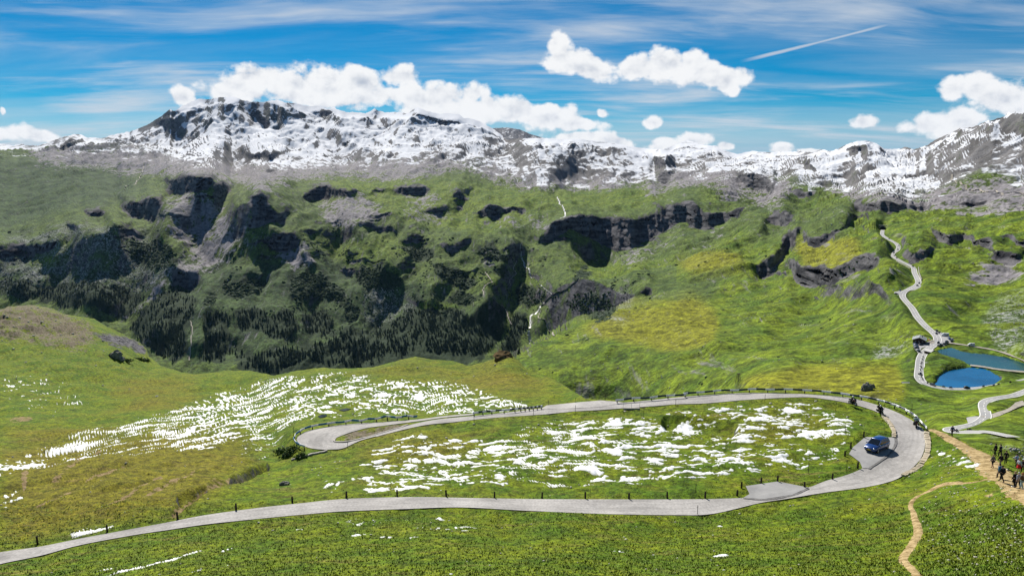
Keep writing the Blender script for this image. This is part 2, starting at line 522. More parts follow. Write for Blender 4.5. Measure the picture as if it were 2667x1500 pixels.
# ------------------------------------------------------------------ distances of the far land: (x, y, metres)
both = [(2667, 560, 1350), (2550, 640, 1150), (2500, 700, 1010), (2600, 800, 800), (2667, 850, 690), (2560, 760, 880), (2500, 820, 770), (2450, 800, 790), (2300, 780, 900), (2370, 790, 830),
    (2100, 800, 1180), (2300, 850, 800), (2250, 870, 790), (2300, 1000, 520), (2320, 900, 690), (2350, 950, 610), (2000, 1000, 560), (2000, 900, 850), (2200, 920, 690), (2667, 1120, 330), (2600, 1155, 280), (2440, 1140, 330), (2300, 1080, 420), (2200, 1000, 540), (2100, 1080, 440),
    (2900, 560, 1100), (2900, 760, 760), (2900, 930, 560), (2900, 1060, 400), (2900, 1250, 260), (2667, 1250, 240), (2300, 1180, 330), (2000, 720, 1600), (2050, 600, 2150), (2120, 560, 2250), (2200, 545, 2000), (2290, 555, 1720), (2230, 580, 1800),
    (2400, 600, 1480), (2450, 560, 1650), (2540, 540, 1650), (2220, 640, 1450), (2170, 690, 1350), (2080, 745, 1350), (2260, 660, 1300), (2420, 670, 1120), (2640, 680, 1000), (2150, 880, 860)]
wall = [(-250, 372, 7200), (0, 385, 7000), (200, 358, 7000), (350, 345, 7400), (444, 290, 7600), (604, 256, 7400), (723, 266, 7300), (900, 297, 7400), (1089, 285, 6900), (1200, 305, 6700), (1270, 333, 6500),
    (1319, 368, 6000), (1351, 366, 5600), (1500, 368, 5500), (1669, 390, 5300), (1788, 370, 5600), (1921, 405, 4800), (2081, 400, 4300), (2235, 373, 3700), (2333, 393, 3500), (2441, 368, 3000), (2571, 324, 2600), (2667, 300, 2300), (2900, 320, 2000),
    (-250, 410, 6000), (0, 408, 6000), (150, 410, 5900), (350, 432, 5500), (500, 380, 6200), (600, 340, 6600), (700, 360, 6200), (600, 455, 4900), (900, 450, 5000), (900, 370, 6000), (1050, 450, 4700), (1100, 370, 5900), (1180, 430, 4900), (1300, 470, 4400), (1350, 420, 4900), (1500, 430, 4800),
    (1500, 492, 4300), (1650, 430, 4700), (1680, 482, 4100), (1767, 470, 4000), (1767, 430, 4500), (1900, 470, 3600), (1900, 430, 4200), (2000, 490, 3200), (2100, 440, 3500), (2200, 520, 2500), (2250, 430, 3050), (2400, 500, 2300), (2400, 430, 2800), (2550, 480, 1950), (2550, 400, 2350), (2667, 520, 1600), (2667, 420, 2000),
    (0, 530, 4300), (200, 530, 4000), (330, 500, 4400), (100, 582, 3500), (-250, 520, 4400), (0, 595, 3450), (200, 550, 3600), (300, 535, 3650), (420, 490, 3900), (0, 470, 5000), (200, 470, 4950),
    (0, 625, 2950), (120, 604, 2980), (220, 578, 3030), (310, 562, 3060), (430, 522, 3150), (-250, 640, 2900),
    (490, 464, 3500), (560, 470, 3350), (700, 468, 3600), (660, 510, 3000), (720, 590, 2750), (780, 640, 2650), (540, 560, 2900), (560, 680, 2450), (430, 620, 2650), (300, 700, 2450), (100, 680, 2550), (0, 750, 2300), (100, 780, 2200), (300, 850, 2050), (450, 740, 2200), (400, 860, 2050), (470, 950, 1880), (-250, 750, 2350), (-250, 830, 2100),
    (800, 520, 3350), (900, 500, 3600), (1050, 520, 3500), (950, 560, 3150), (1200, 480, 4000), (1200, 560, 3350), (1330, 560, 3300), (950, 600, 2950), (1100, 620, 2900), (1250, 640, 2800), (860, 600, 2950), (850, 700, 2550), (1000, 720, 2480), (1200, 720, 2480), (800, 800, 2200), (900, 850, 2120), (1100, 850, 2150), (600, 800, 2200), (600, 900, 1970), (700, 850, 2080), (700, 950, 1900), (1000, 950, 1900), (1200, 930, 1950),
    (1300, 750, 2400), (1300, 850, 2150), (1400, 600, 3000), (1380, 720, 2480), (1450, 520, 3700), (1600, 530, 3550), (1500, 565, 3150), (1600, 575, 3150), (1700, 560, 3150), (1600, 660, 2820), (1600, 700, 2550), (1500, 700, 2500), (1450, 760, 2300), (1700, 490, 3850), (1740, 505, 3500), (1800, 540, 3000), (1940, 565, 2650), (1850, 620, 2550), (1800, 690, 2150), (1960, 640, 2150),
    (1380, 800, 2250), (1385, 900, 2100), (1540, 740, 2150), (1560, 800, 2000), (1480, 830, 2020), (1650, 730, 2050), (1700, 760, 1850), (1640, 800, 1800), (1800, 740, 1850), (1780, 800, 1500), (1900, 720, 1750), (1900, 780, 1500), (1700, 820, 1650), (1600, 880, 1750), (1450, 920, 1950), (1900, 450, 3900), (1960, 500, 3100), (2080, 520, 2700), (2000, 560, 2550), (1300, 980, 1900), (700, 1050, 1750), (300, 950, 1900), (-250, 930, 1900)]
spur = [(1335, 950, 1080), (1440, 890, 1190), (1500, 862, 1240), (1620, 820, 1290), (1780, 798, 1330), (1900, 780, 1380), (1900, 830, 1150), (1700, 850, 1170), (1800, 870, 1060), (1560, 892, 1080), (1640, 906, 1010), (1760, 928, 910), (1870, 905, 900), (1400, 960, 1030), (1450, 960, 1000), (1600, 960, 955), (1450, 1020, 940), (1600, 1020, 915), (1600, 1100, 860), (1400, 1100, 900), (1700, 980, 870), (1800, 1020, 760), (1800, 965, 830), (1900, 1000, 690), (1900, 960, 750), (2000, 860, 1000)]
# the valley side falls at a steady steep pitch from its shoulder to the gorge
_rim = np.array([(-330, 645, 2900), (0, 632, 2930), (220, 590, 3000), (430, 540, 3060), (560, 505, 3150), (720, 560, 2850), (850, 612, 2930), (1000, 640, 2800), (1250, 650, 2780), (1400, 640, 2850), (1480, 650, 2830), (1640, 664, 2830), (1700, 640, 2880)])


def fall(x, y, pitch=0.355):
    ry, rD = np.interp(x, _rim[:, 0], _rim[:, 1]), np.interp(x, _rim[:, 0], _rim[:, 2])
    z0 = -ray(x, ry)[1] * rD
    return float((z0 + pitch * rD) / (-ray(x, y)[1] + pitch))


wall = [(x, y, fall(x, y)) if x < 1470 and y > np.interp(x, _rim[:, 0], _rim[:, 1]) + 35 else (x, y, D) for x, y, D in wall]
wall = [q for q in wall if q[:2] not in ((1600, 700), (1500, 700), (1450, 760), (604, 256), (600, 340), (700, 360), (900, 370), (1100, 370), (500, 380), (444, 290), (723, 266), (900, 297), (1600, 880))]
wall += [(1600, 700, 2720), (1500, 700, 2660), (1540, 722, 2560), (1700, 690, 2500), (444, 290, 7100), (604, 256, 7000), (723, 266, 7000), (900, 297, 7050), (600, 340, 6480), (700, 360, 6350), (900, 370, 6250), (1100, 370, 6050), (500, 380, 6350), (480, 420, 5600), (760, 420, 5500), (1000, 415, 5500), (1600, 900, 1800)]



def z_points(path):
    return [(x, y, float(at_z(x, y, z))) for x, y, z in path]


shore = [(x, y, float(at_z(x, y, LAKE_Z + 0.35))) for x, y in LAKE_UP + LAKE_LOW]
roadpts = z_points(ROAD_PASS) + z_points(ROAD_LOW) + z_points(TRACK) + z_points(LAKE_TRACK) + shore
roadpts += [(x, y, float(at_z(x, y, -149.2))) for x, y in PARK_HUT + PARK_LAKE]
roadpts += [(x, y, float(at_z(x, y, -144))) for x, y in PARK_UP]

# ---- where the rock stands steep (picture polygons)
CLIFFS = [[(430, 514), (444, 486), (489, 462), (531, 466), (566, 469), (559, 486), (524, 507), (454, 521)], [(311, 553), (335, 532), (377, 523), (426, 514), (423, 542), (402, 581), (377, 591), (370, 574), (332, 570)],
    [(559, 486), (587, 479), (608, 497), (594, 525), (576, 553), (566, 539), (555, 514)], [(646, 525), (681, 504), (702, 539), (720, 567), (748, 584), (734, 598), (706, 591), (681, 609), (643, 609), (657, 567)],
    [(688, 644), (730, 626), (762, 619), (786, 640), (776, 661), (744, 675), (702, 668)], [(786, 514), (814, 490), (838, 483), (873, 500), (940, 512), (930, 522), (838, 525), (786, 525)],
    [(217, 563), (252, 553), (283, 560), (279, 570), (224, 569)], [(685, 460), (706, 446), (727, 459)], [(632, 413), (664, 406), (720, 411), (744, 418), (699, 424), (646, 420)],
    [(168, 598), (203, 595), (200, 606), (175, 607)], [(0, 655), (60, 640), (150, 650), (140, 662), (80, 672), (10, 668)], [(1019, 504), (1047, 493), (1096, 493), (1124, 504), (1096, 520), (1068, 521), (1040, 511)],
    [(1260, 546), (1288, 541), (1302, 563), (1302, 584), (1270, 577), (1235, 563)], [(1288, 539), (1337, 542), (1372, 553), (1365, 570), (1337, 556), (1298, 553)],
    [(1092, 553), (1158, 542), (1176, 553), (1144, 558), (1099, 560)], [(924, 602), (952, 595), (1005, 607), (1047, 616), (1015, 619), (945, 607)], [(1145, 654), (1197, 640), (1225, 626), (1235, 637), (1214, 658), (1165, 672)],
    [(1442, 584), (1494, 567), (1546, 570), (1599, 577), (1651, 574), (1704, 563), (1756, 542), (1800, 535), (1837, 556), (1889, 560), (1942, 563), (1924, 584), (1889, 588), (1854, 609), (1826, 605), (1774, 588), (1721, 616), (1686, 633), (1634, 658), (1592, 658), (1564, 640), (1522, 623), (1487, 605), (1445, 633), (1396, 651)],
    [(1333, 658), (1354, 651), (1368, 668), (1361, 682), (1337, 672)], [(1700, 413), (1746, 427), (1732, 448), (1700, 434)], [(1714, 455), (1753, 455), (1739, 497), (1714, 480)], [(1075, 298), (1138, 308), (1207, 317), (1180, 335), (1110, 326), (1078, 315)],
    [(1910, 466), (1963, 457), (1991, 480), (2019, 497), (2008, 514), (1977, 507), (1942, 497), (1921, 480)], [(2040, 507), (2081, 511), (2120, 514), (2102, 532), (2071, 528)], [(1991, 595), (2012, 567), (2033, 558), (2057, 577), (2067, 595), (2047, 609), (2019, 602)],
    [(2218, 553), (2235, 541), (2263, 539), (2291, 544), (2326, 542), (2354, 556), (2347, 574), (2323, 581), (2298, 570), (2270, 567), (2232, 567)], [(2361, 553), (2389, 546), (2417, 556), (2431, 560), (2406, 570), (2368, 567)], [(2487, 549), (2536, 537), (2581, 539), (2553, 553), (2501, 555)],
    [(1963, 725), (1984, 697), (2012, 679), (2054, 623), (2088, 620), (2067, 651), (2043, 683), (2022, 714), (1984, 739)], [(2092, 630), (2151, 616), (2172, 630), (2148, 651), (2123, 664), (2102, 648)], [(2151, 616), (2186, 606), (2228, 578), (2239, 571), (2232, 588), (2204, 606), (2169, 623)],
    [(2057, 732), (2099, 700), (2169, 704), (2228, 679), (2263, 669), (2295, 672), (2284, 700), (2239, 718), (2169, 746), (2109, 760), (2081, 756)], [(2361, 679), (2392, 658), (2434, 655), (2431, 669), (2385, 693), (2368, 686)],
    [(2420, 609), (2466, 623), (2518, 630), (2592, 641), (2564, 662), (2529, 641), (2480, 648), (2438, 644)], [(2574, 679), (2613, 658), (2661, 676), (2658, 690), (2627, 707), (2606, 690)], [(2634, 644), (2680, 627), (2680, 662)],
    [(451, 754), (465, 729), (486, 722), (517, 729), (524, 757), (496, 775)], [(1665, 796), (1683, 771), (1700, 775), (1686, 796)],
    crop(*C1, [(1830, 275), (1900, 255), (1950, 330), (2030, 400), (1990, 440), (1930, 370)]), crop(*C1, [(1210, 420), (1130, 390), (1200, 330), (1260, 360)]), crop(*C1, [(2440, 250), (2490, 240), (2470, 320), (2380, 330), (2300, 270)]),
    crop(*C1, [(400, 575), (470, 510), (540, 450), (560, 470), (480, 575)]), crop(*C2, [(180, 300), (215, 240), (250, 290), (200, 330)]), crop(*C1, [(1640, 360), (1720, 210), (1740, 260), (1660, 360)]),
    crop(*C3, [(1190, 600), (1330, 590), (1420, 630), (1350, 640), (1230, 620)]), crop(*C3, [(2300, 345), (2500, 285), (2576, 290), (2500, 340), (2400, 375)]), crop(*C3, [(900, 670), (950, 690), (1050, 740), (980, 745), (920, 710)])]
ROCKY = [[(1473, 810), (1511, 796), (1571, 796), (1599, 827), (1574, 845), (1494, 834)], crop(*C1, [(1850, 290), (1960, 200), (2070, 180), (2270, 340), (2150, 420), (2040, 450), (1930, 350)]), crop(*C1, [(1280, 330), (1420, 210), (1640, 170), (1720, 210), (1700, 300), (1500, 380), (1290, 380)]), crop(*C1, [(2190, 210), (2350, 220), (2440, 260), (2470, 310), (2350, 330), (2250, 260)])]
SCREE = [[(430, 530), (530, 510), (560, 520), (600, 570), (645, 600), (640, 640), (560, 690), (500, 660), (420, 600)], [(590, 640), (640, 650), (540, 720), (470, 752), (400, 815), (340, 862), (325, 852), (400, 770), (470, 700)], [(835, 532), (960, 522), (1000, 590), (900, 620), (838, 584)],
    [(1054, 521), (1138, 518), (1152, 535), (1068, 542)], [(1298, 570), (1319, 577), (1354, 616), (1312, 616)], [(1368, 581), (1442, 586), (1417, 616), (1382, 602)], [(1050, 563), (1172, 556), (1159, 584), (1075, 588)], [(1669, 497), (1718, 476), (1753, 490), (1686, 532)],
    [(1868, 507), (1914, 472), (1956, 497), (1921, 535), (1882, 532)], [(1942, 542), (1963, 514), (2019, 504), (2067, 507), (2047, 542), (2005, 563), (1963, 553)], [(730, 690), (770, 640), (810, 660), (830, 700), (780, 730), (740, 720)], [(560, 460), (640, 440), (760, 470), (700, 520), (640, 500)],
    [(2300, 720), (2340, 705), (2345, 725), (2310, 745)], [(2490, 760), (2560, 690), (2650, 690), (2667, 740), (2560, 760)], [(1630, 700), (1690, 640), (1700, 650), (1660, 710)]]
BOULDERS = [[(0, 640), (200, 600), (380, 620), (460, 700), (380, 780), (200, 790), (0, 760)], [(940, 790), (1000, 760), (1060, 780), (1080, 850), (980, 860), (940, 830)], [(1580, 790), (1640, 770), (1640, 850), (1590, 850)],
    [(2560, 840), (2620, 780), (2760, 760), (2900, 900), (2667, 925), (2600, 905)], [(2380, 880), (2340, 890), (2270, 930), (2290, 950), (2380, 910)], [(2560, 1130), (2667, 1150), (2760, 1220), (2640, 1200)]]
FOREST = [[(70, 782), (147, 764), (245, 750), (349, 768), (377, 796), (349, 824), (304, 852), (252, 831), (157, 813), (105, 799)], [(332, 866), (402, 803), (454, 775), (517, 796), (500, 838), (489, 880), (482, 949), (465, 967), (430, 956), (384, 925), (377, 897)],
    [(524, 845), (573, 831), (601, 855), (594, 904), (587, 963), (524, 970), (538, 914)], [(601, 827), (664, 824), (699, 838), (769, 827), (772, 890), (716, 897), (681, 873), (629, 880)],
    [(612, 935), (671, 939), (734, 921), (804, 911), (867, 904), (900, 886), (952, 880), (1022, 859), (1057, 827), (1110, 824), (1180, 820), (1214, 838), (1235, 855), (1270, 817), (1316, 824), (1319, 859), (1302, 897), (1260, 970), (1172, 985), (900, 990), (720, 1000), (620, 985)],
    [(1337, 841), (1375, 841), (1375, 869), (1365, 900), (1347, 945), (1300, 960), (1323, 900), (1333, 876)], [(0, 745), (60, 740), (100, 790), (60, 800), (0, 790)], [(780, 840), (850, 830), (880, 880), (800, 900)]]
SCRUB = [[(535, 785), (566, 767), (560, 812), (533, 824)], [(573, 761), (664, 733), (699, 750), (681, 782), (594, 789)], [(755, 736), (839, 729), (856, 757), (900, 768), (900, 810), (804, 796), (758, 796)], [(921, 740), (945, 712), (1005, 719), (1054, 743), (1047, 764), (970, 764), (942, 775)],
    [(1064, 729), (1085, 712), (1089, 729), (1071, 736)], [(1124, 705), (1152, 701), (1214, 726), (1242, 757), (1214, 768), (1173, 754), (1138, 729)], [(1242, 663), (1270, 645), (1302, 666), (1333, 694), (1326, 701), (1270, 691)], [(1291, 719), (1312, 708), (1333, 729), (1305, 740)],
    [(1159, 792), (1207, 771), (1246, 799), (1225, 810), (1180, 803)], [(1068, 792), (1082, 778), (1106, 799), (1096, 806)], [(1344, 768), (1372, 757), (1424, 775), (1417, 796), (1389, 813), (1351, 813)], [(900, 806), (935, 817), (945, 831), (928, 852), (900, 852)],
    [(1040, 655), (1100, 650), (1140, 690), (1080, 700)], [(1480, 740), (1520, 710), (1540, 735), (1500, 750)], [(330, 640), (440, 640), (460, 710), (400, 720), (340, 680)], [(1470, 800), (1580, 790), (1610, 830), (1570, 850), (1490, 840)]]
SNOW = [([(-330, 300), (3040, 200), (3040, 480), (2800, 510), (2667, 520), (2560, 480), (2480, 530), (2350, 552), (2200, 515), (2000, 488), (1870, 475), (1767, 468), (1690, 480), (1560, 490), (1400, 485), (1300, 465), (1200, 425), (1040, 440), (900, 438), (780, 450), (640, 440), (520, 452), (430, 425), (300, 418), (120, 408), (-330, 408)], 0.43), ([(400, 370), (1280, 340), (1240, 420), (900, 432), (600, 432), (430, 408)], 0.60),
    ([(380, 200), (1300, 200), (1290, 350), (1200, 390), (900, 400), (650, 405), (480, 400), (400, 370), (330, 350)], 0.78), ([(2240, 350), (2350, 380), (2460, 350), (2700, 250), (3040, 260), (3040, 400), (2700, 430), (2560, 400), (2480, 450), (2300, 470), (2150, 470), (2100, 420)], 0.72),
    ([(450, 250), (900, 240), (900, 370), (650, 385), (470, 370)], 0.88), ([(1340, 355), (1700, 380), (1900, 395), (2050, 390), (2000, 430), (1700, 420), (1350, 400)], 0.55)]
DRY = [[(1490, 866), (1540, 850), (1620, 817), (1800, 795), (1870, 830), (1860, 900), (1760, 930), (1640, 900), (1560, 890)], [(1950, 985), (2120, 960), (2340, 960), (2360, 1050), (1900, 1020)], [(2050, 640), (2230, 640), (2260, 700), (2100, 720)], [(1750, 690), (1900, 680), (1960, 720), (1800, 740)]]
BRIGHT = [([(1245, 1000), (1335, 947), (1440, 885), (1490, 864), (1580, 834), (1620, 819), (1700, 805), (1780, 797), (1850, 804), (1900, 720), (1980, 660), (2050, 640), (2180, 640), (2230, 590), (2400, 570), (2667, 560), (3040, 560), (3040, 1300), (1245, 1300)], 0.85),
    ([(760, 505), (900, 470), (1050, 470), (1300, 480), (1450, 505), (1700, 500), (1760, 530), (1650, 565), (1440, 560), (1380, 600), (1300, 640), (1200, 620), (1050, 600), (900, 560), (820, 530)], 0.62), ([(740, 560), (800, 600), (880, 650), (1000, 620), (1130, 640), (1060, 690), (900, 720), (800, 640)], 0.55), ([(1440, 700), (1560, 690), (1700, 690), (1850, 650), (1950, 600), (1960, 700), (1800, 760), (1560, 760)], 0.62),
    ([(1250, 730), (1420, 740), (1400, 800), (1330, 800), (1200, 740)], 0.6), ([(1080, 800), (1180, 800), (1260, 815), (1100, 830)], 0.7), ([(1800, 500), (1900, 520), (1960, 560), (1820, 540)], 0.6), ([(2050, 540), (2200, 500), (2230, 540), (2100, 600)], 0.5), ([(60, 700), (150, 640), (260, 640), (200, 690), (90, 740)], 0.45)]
BENCH_SCREE = [[(60, 398), (350, 396), (600, 424), (900, 424), (1200, 408), (1240, 446), (1060, 478), (880, 472), (760, 484), (600, 480), (480, 472), (330, 452), (100, 432)], [(1690, 455), (1770, 440), (1900, 450), (2010, 475), (2080, 500), (2060, 520), (1900, 500), (1760, 500)], [(2080, 495), (2200, 500), (2380, 540), (2560, 498), (2720, 515), (2720, 560), (2520, 572), (2360, 575), (2200, 535)], [(1230, 425), (1300, 462), (1420, 478), (1560, 482), (1690, 470), (1690, 488), (1560, 503), (1400, 500), (1280, 478), (1210, 445)]]
TALUS = [[(1774, 590), (1730, 640), (1695, 690)], [(1800, 600), (1755, 650), (1715, 695)], [(1692, 640), (1630, 690), (1600, 702)], [(1915, 590), (1870, 640), (1800, 695)], [(1490, 605), (1517, 645)], [(1880, 600), (1835, 655), (1780, 690)], [(2050, 610), (2035, 650), (2022, 690)],
    [(430, 560), (470, 640), (500, 680)], [(500, 560), (520, 640), (525, 690)], [(470, 540), (490, 600), (510, 680)], [(1750, 500), (1720, 540)], [(2110, 545), (2070, 590), (2040, 640)], [(740, 670), (725, 715)], [(640, 610), (590, 660)], [(1600, 660), (1597, 700)], [(100, 440), (260, 445), (380, 470)]]

_wx, _wy = 13 * fbm(_gx / 34, _gy / 34, 4, 201, 0.6), 8 * fbm(_gx / 30, _gy / 30, 4, 202, 0.6)
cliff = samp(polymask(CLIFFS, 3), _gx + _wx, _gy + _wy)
# lesser rock steps along the benches
_band = polymask([[(330, 480), (800, 470), (1450, 500), (1760, 500), (1960, 560), (1900, 640), (1500, 720), (1250, 760), (800, 760), (420, 700), (200, 680), (0, 700), (0, 640), (250, 570)], [(1980, 560), (2300, 560), (2300, 760), (1980, 800)], [(2400, 600), (2700, 600), (2700, 720), (2480, 740)]], 24)
_step = sstep(fbm(_gx / 95 + _wx / 60, _gy / 15, 4, 205, 0.6), 0.17, 0.27) * sstep(fbm(_gx / 130, _gy / 90, 3, 207), -0.12, 0.12) * _band
cliff = np.maximum(cliff, blur(_step, 2, 1, 1) * 0.9)
cliff_hard = cliff
keep = np.zeros((RH, RW))
for p_, w_ in ((ROAD_PASS, 12), (ROAD_LOW, 18), (TRACK, 12), (LAKE_TRACK, 9), (CAUSEWAY, 7)):
    stroke(keep, [(a, b) for a, b, c in p_], w_)
for p_ in FLAT + [LAKE_UP, LAKE_LOW]:
    fill(keep, p_)
keep = np.clip(blur(keep, 6, 5, 2) * 1.5, 0, 1)


def terrace(L, amount=0.97):
    """steepen the rock faces and ease the ground above and below them, leaving the broad shape"""
    wob = fbm(_gx / 26, _gy / 15, 3, 31)
    bench = fbm(_gx / 240, _gy / 34, 4, 77)
    M = (1 - amount * np.clip(cliff * 1.25, 0, 1)) * np.exp(0.3 * wob * (1 - keep)) * np.exp(0.8 * bench * (1 - keep))
    M = M / blur(M, 24, 66, 2)
    M = np.where(cliff > 0.5, np.minimum(M, 0.05), np.clip(M, 0.12, 3.2))
    M = M * (1 - keep) + keep
    g = -np.gradient(L, axis=0)
    g = np.maximum(g, CS / FPX / 2.2) * M
    def integ(g):
        c = np.cumsum(g[::-1], axis=0)[::-1]
        return L[-1][None] + c - c[-1][None]
    for k in range(3):
        out = integ(g)
        E = L - out
        out = out + blur(E, 8, 54 + 18 * k, 2) * (1 - keep) + E * keep
        g = -np.gradient(blur(out, 5, 0, 1), axis=0)
        g = np.where(cliff > 0.4, np.minimum(g, CS / FPX / 3.0), g)
    out = blur(integ(g) + blur(L - integ(g), 5, 90, 2) * (1 - keep) + (L - integ(g)) * keep, 5, 0, 2)
    gm = np.where(cliff > 0.3, CS / FPX / 3.6, CS / FPX / 1.25)
    cm = np.cumsum(gm[::-1], axis=0)
    out = (np.maximum.accumulate(out[::-1] - cm, axis=0) + cm)[::-1]
    return blur(out, 3, 3, 1)


RIDGES = [[(560, 480), (640, 560), (700, 600), (760, 640), (820, 700), (870, 770)], [(430, 520), (400, 580), (440, 650), (450, 700)], [(450, 730), (425, 800), (400, 880)], [(505, 740), (530, 800), (510, 920)], [(900, 520), (930, 600), (1000, 680), (1060, 750)],
    [(1230, 630), (1150, 700), (1110, 790)], [(1330, 650), (1300, 730), (1250, 830)], [(230, 560), (280, 640), (300, 720), (250, 800)], [(80, 600), (100, 680), (50, 770)], [(2080, 620), (2020, 690), (1960, 740), (1880, 775)], [(2295, 672), (2200, 740), (2080, 800), (1960, 860)],
    [(1990, 590), (1900, 660), (1800, 715), (1650, 735), (1540, 745)], [(1720, 810), (1800, 860), (1900, 930)], [(2440, 640), (2330, 700)], [(2300, 640), (2180, 720), (2060, 790), (1950, 850), (1860, 900)], [(2360, 800), (2250, 850), (2120, 900), (1950, 950), (1780, 1000)], [(2330, 560), (2220, 620), (2160, 680)], [(700, 460), (800, 500), (900, 500)], [(604, 258), (590, 320), (560, 390)], [(444, 290), (450, 350), (420, 400)], [(723, 266), (760, 330), (800, 390)], [(1089, 285), (1060, 350), (1000, 420)], [(1500, 368), (1450, 420), (1420, 480)], [(2640, 300), (2560, 400), (2480, 480)], [(2235, 372), (2200, 430), (2120, 480)], [(870, 282), (900, 350), (950, 410)]]
GULLIES = [[(2330, 745), (2200, 820), (2080, 862), (1960, 900), (1800, 955)], [(2150, 770), (2020, 812), (1920, 840)], [(2340, 900), (2230, 925), (2100, 965)], [(2520, 700), (2440, 770)], [(2600, 740), (2520, 820)], [(600, 640), (540, 720), (470, 752), (400, 812), (330, 872)], [(500, 600), (520, 680), (480, 740)], [(380, 650), (350, 760), (320, 850)], [(700, 700), (680, 800), (620, 930)], [(880, 650), (860, 760), (800, 890)], [(1090, 680), (1050, 790), (980, 870)], [(1380, 640), (1350, 740), (1330, 840), (1350, 930)],
    [(1600, 710), (1500, 745), (1420, 800)], [(2030, 660), (1950, 780), (1820, 800)], [(2200, 790), (2050, 860), (1900, 960)], [(170, 640), (180, 720), (130, 790)], [(2240, 690), (2130, 790), (2000, 830)], [(660, 290), (690, 350), (700, 400)], [(530, 280), (510, 340), (480, 400)], [(980, 300), (1000, 360), (960, 420)], [(1320, 372), (1330, 420), (1340, 470)], [(2340, 395), (2330, 450), (2280, 500)], [(820, 285), (840, 350), (860, 400)]]


def carve(L):
    for lines, sg in ((RIDGES, -1), (GULLIES, 1)):
        for i, ln in enumerate(lines):
            a = np.array(ln)
            x0, x1, y0, y1 = a[:, 0].min() - 130, a[:, 0].max() + 130, a[:, 1].min() - 90, a[:, 1].max() + 90
            sl = (slice(max(int((y0 - RY0) / CS), 0), int((y1 - RY0) / CS)), slice(max(int((x0 - RX0) / CS), 0), int((x1 - RX0) / CS)))
            gx, gy = _gx[sl], _gy[sl]
            d = seg_dist(gx + 14 * fbm(gx / 50, gy / 50, 3, 5 + i), gy + 8 * fbm(gx / 50, gy / 50, 3, 45 + i), ln)
            w = 34.0
            L[sl] += sg * (0.034 if a[:, 1].mean() < 430 else 0.033 if a[:, 0].mean() < 1500 else 0.034) * np.exp(-np.abs(d / w) ** 1.25) * (1 - keep[sl]) * np.exp(-(np.maximum(np.abs(gy - a[:, 1].mean()) - (y1 - y0 - 180) / 2, 0) / 50) ** 2)
    return L


L_wall = terrace(carve(rbf(both + wall + roadpts)))
L_spur = terrace(carve(rbf(both + spur + roadpts)))
NEARW = lerp_line([(1240, 0), (1300, 0), (1600, 0.15), (1750, 2.5), (1850, 12), (1950, 40), (2050, 60), (3000, 60)])


def far_log(x, y):
    e = SPUR_EDGE(x)
    soft = NEARW(x) + 0.3
    w = 1 / (1 + np.exp(-np.clip((y - e) / soft, -40, 40)))
    w = np.where(x < 1245, 0, w)
    return samp(L_wall, x, y) * (1 - w) + samp(L_spur, x, y) * w


def far_D(x, y):
    return np.exp(far_log(np.asarray(x, float), np.asarray(y, float)))


def far_pos(x, y):
    return at_d(x, y, far_D(x, y))


# ------------------------------------------------------------------ the near road: (inner edge, outer edge, height)
ROAD_NEAR = [((-330, 1500), (-330, 1545), -36.0), ((-150, 1466), (-150, 1510), -36.2), ((0, 1439), (0, 1470), -36.5), ((105, 1424), (105, 1448), -36.6), ((210, 1403), (210, 1420), -36.7), ((350, 1377), (350, 1394), -36.9), ((437, 1361), (437, 1381), -37.0), ((524, 1344), (524, 1368), -37.1), ((612, 1331), (612, 1358), -37.2),
    ((700, 1320), (700, 1349), -37.3), ((786, 1311), (786, 1341), -37.4), ((900, 1300), (900, 1332), -37.5), ((1075, 1295), (1060, 1326), -37.6), ((1249, 1298), (1200, 1322), -37.8), ((1424, 1300.5), (1380, 1331), -37.9), ((1599, 1301), (1570, 1339), -38.0), ((1767, 1301), (1750, 1342), -38.1), ((1850, 1300), (1854, 1339), -38.2), ((1935, 1297), (1977, 1311), -38.3),
    ((2020, 1287), (2047, 1300), -38.35), ((2102, 1271), (2151, 1283), -38.4), ((2151, 1253), (2256, 1269), -38.5), ((2204, 1238), (2326, 1252), -38.55), ((2246, 1220), (2361, 1231), -38.6), ((2300, 1185), (2392, 1203), -38.6), ((2322, 1160), (2406, 1175), -38.65), ((2331, 1143), (2410, 1147), -38.7), ((2335, 1129), (2406, 1122), -38.75), ((2326, 1112), (2389, 1105), -38.8), ((2312, 1094), (2361, 1087), -38.9),
    ((2291, 1077), (2326, 1070), -39.0), ((2256, 1063), (2274, 1052), -39.1), ((2204, 1049), (2221, 1038), -39.2), ((2151, 1040), (2169, 1032), -39.3), ((2099, 1035), (2099, 1027), -39.4), ((2029, 1037), (2012, 1024), -39.55), ((1942, 1042), (1924, 1024.5), -39.75), ((1837, 1051), (1837, 1030), -40.0), ((1767, 1053), (1767, 1035), -40.15),
    ((1704, 1058), (1690, 1043), -40.3), ((1634, 1063), (1620, 1049), -40.45), ((1564, 1068), (1564, 1046), -40.6), ((1494, 1072), (1494, 1052), -40.75), ((1424, 1079), (1424, 1062), -40.9), ((1319, 1086), (1319, 1075), -41.15), ((1249, 1092), (1232, 1084), -41.4), ((1180, 1100), (1145, 1092), -41.7), ((1110, 1107), (1085, 1103), -42.0), ((1040, 1122), (1030, 1118), -42.3),
    ((980, 1138), (973, 1135), -42.5)]
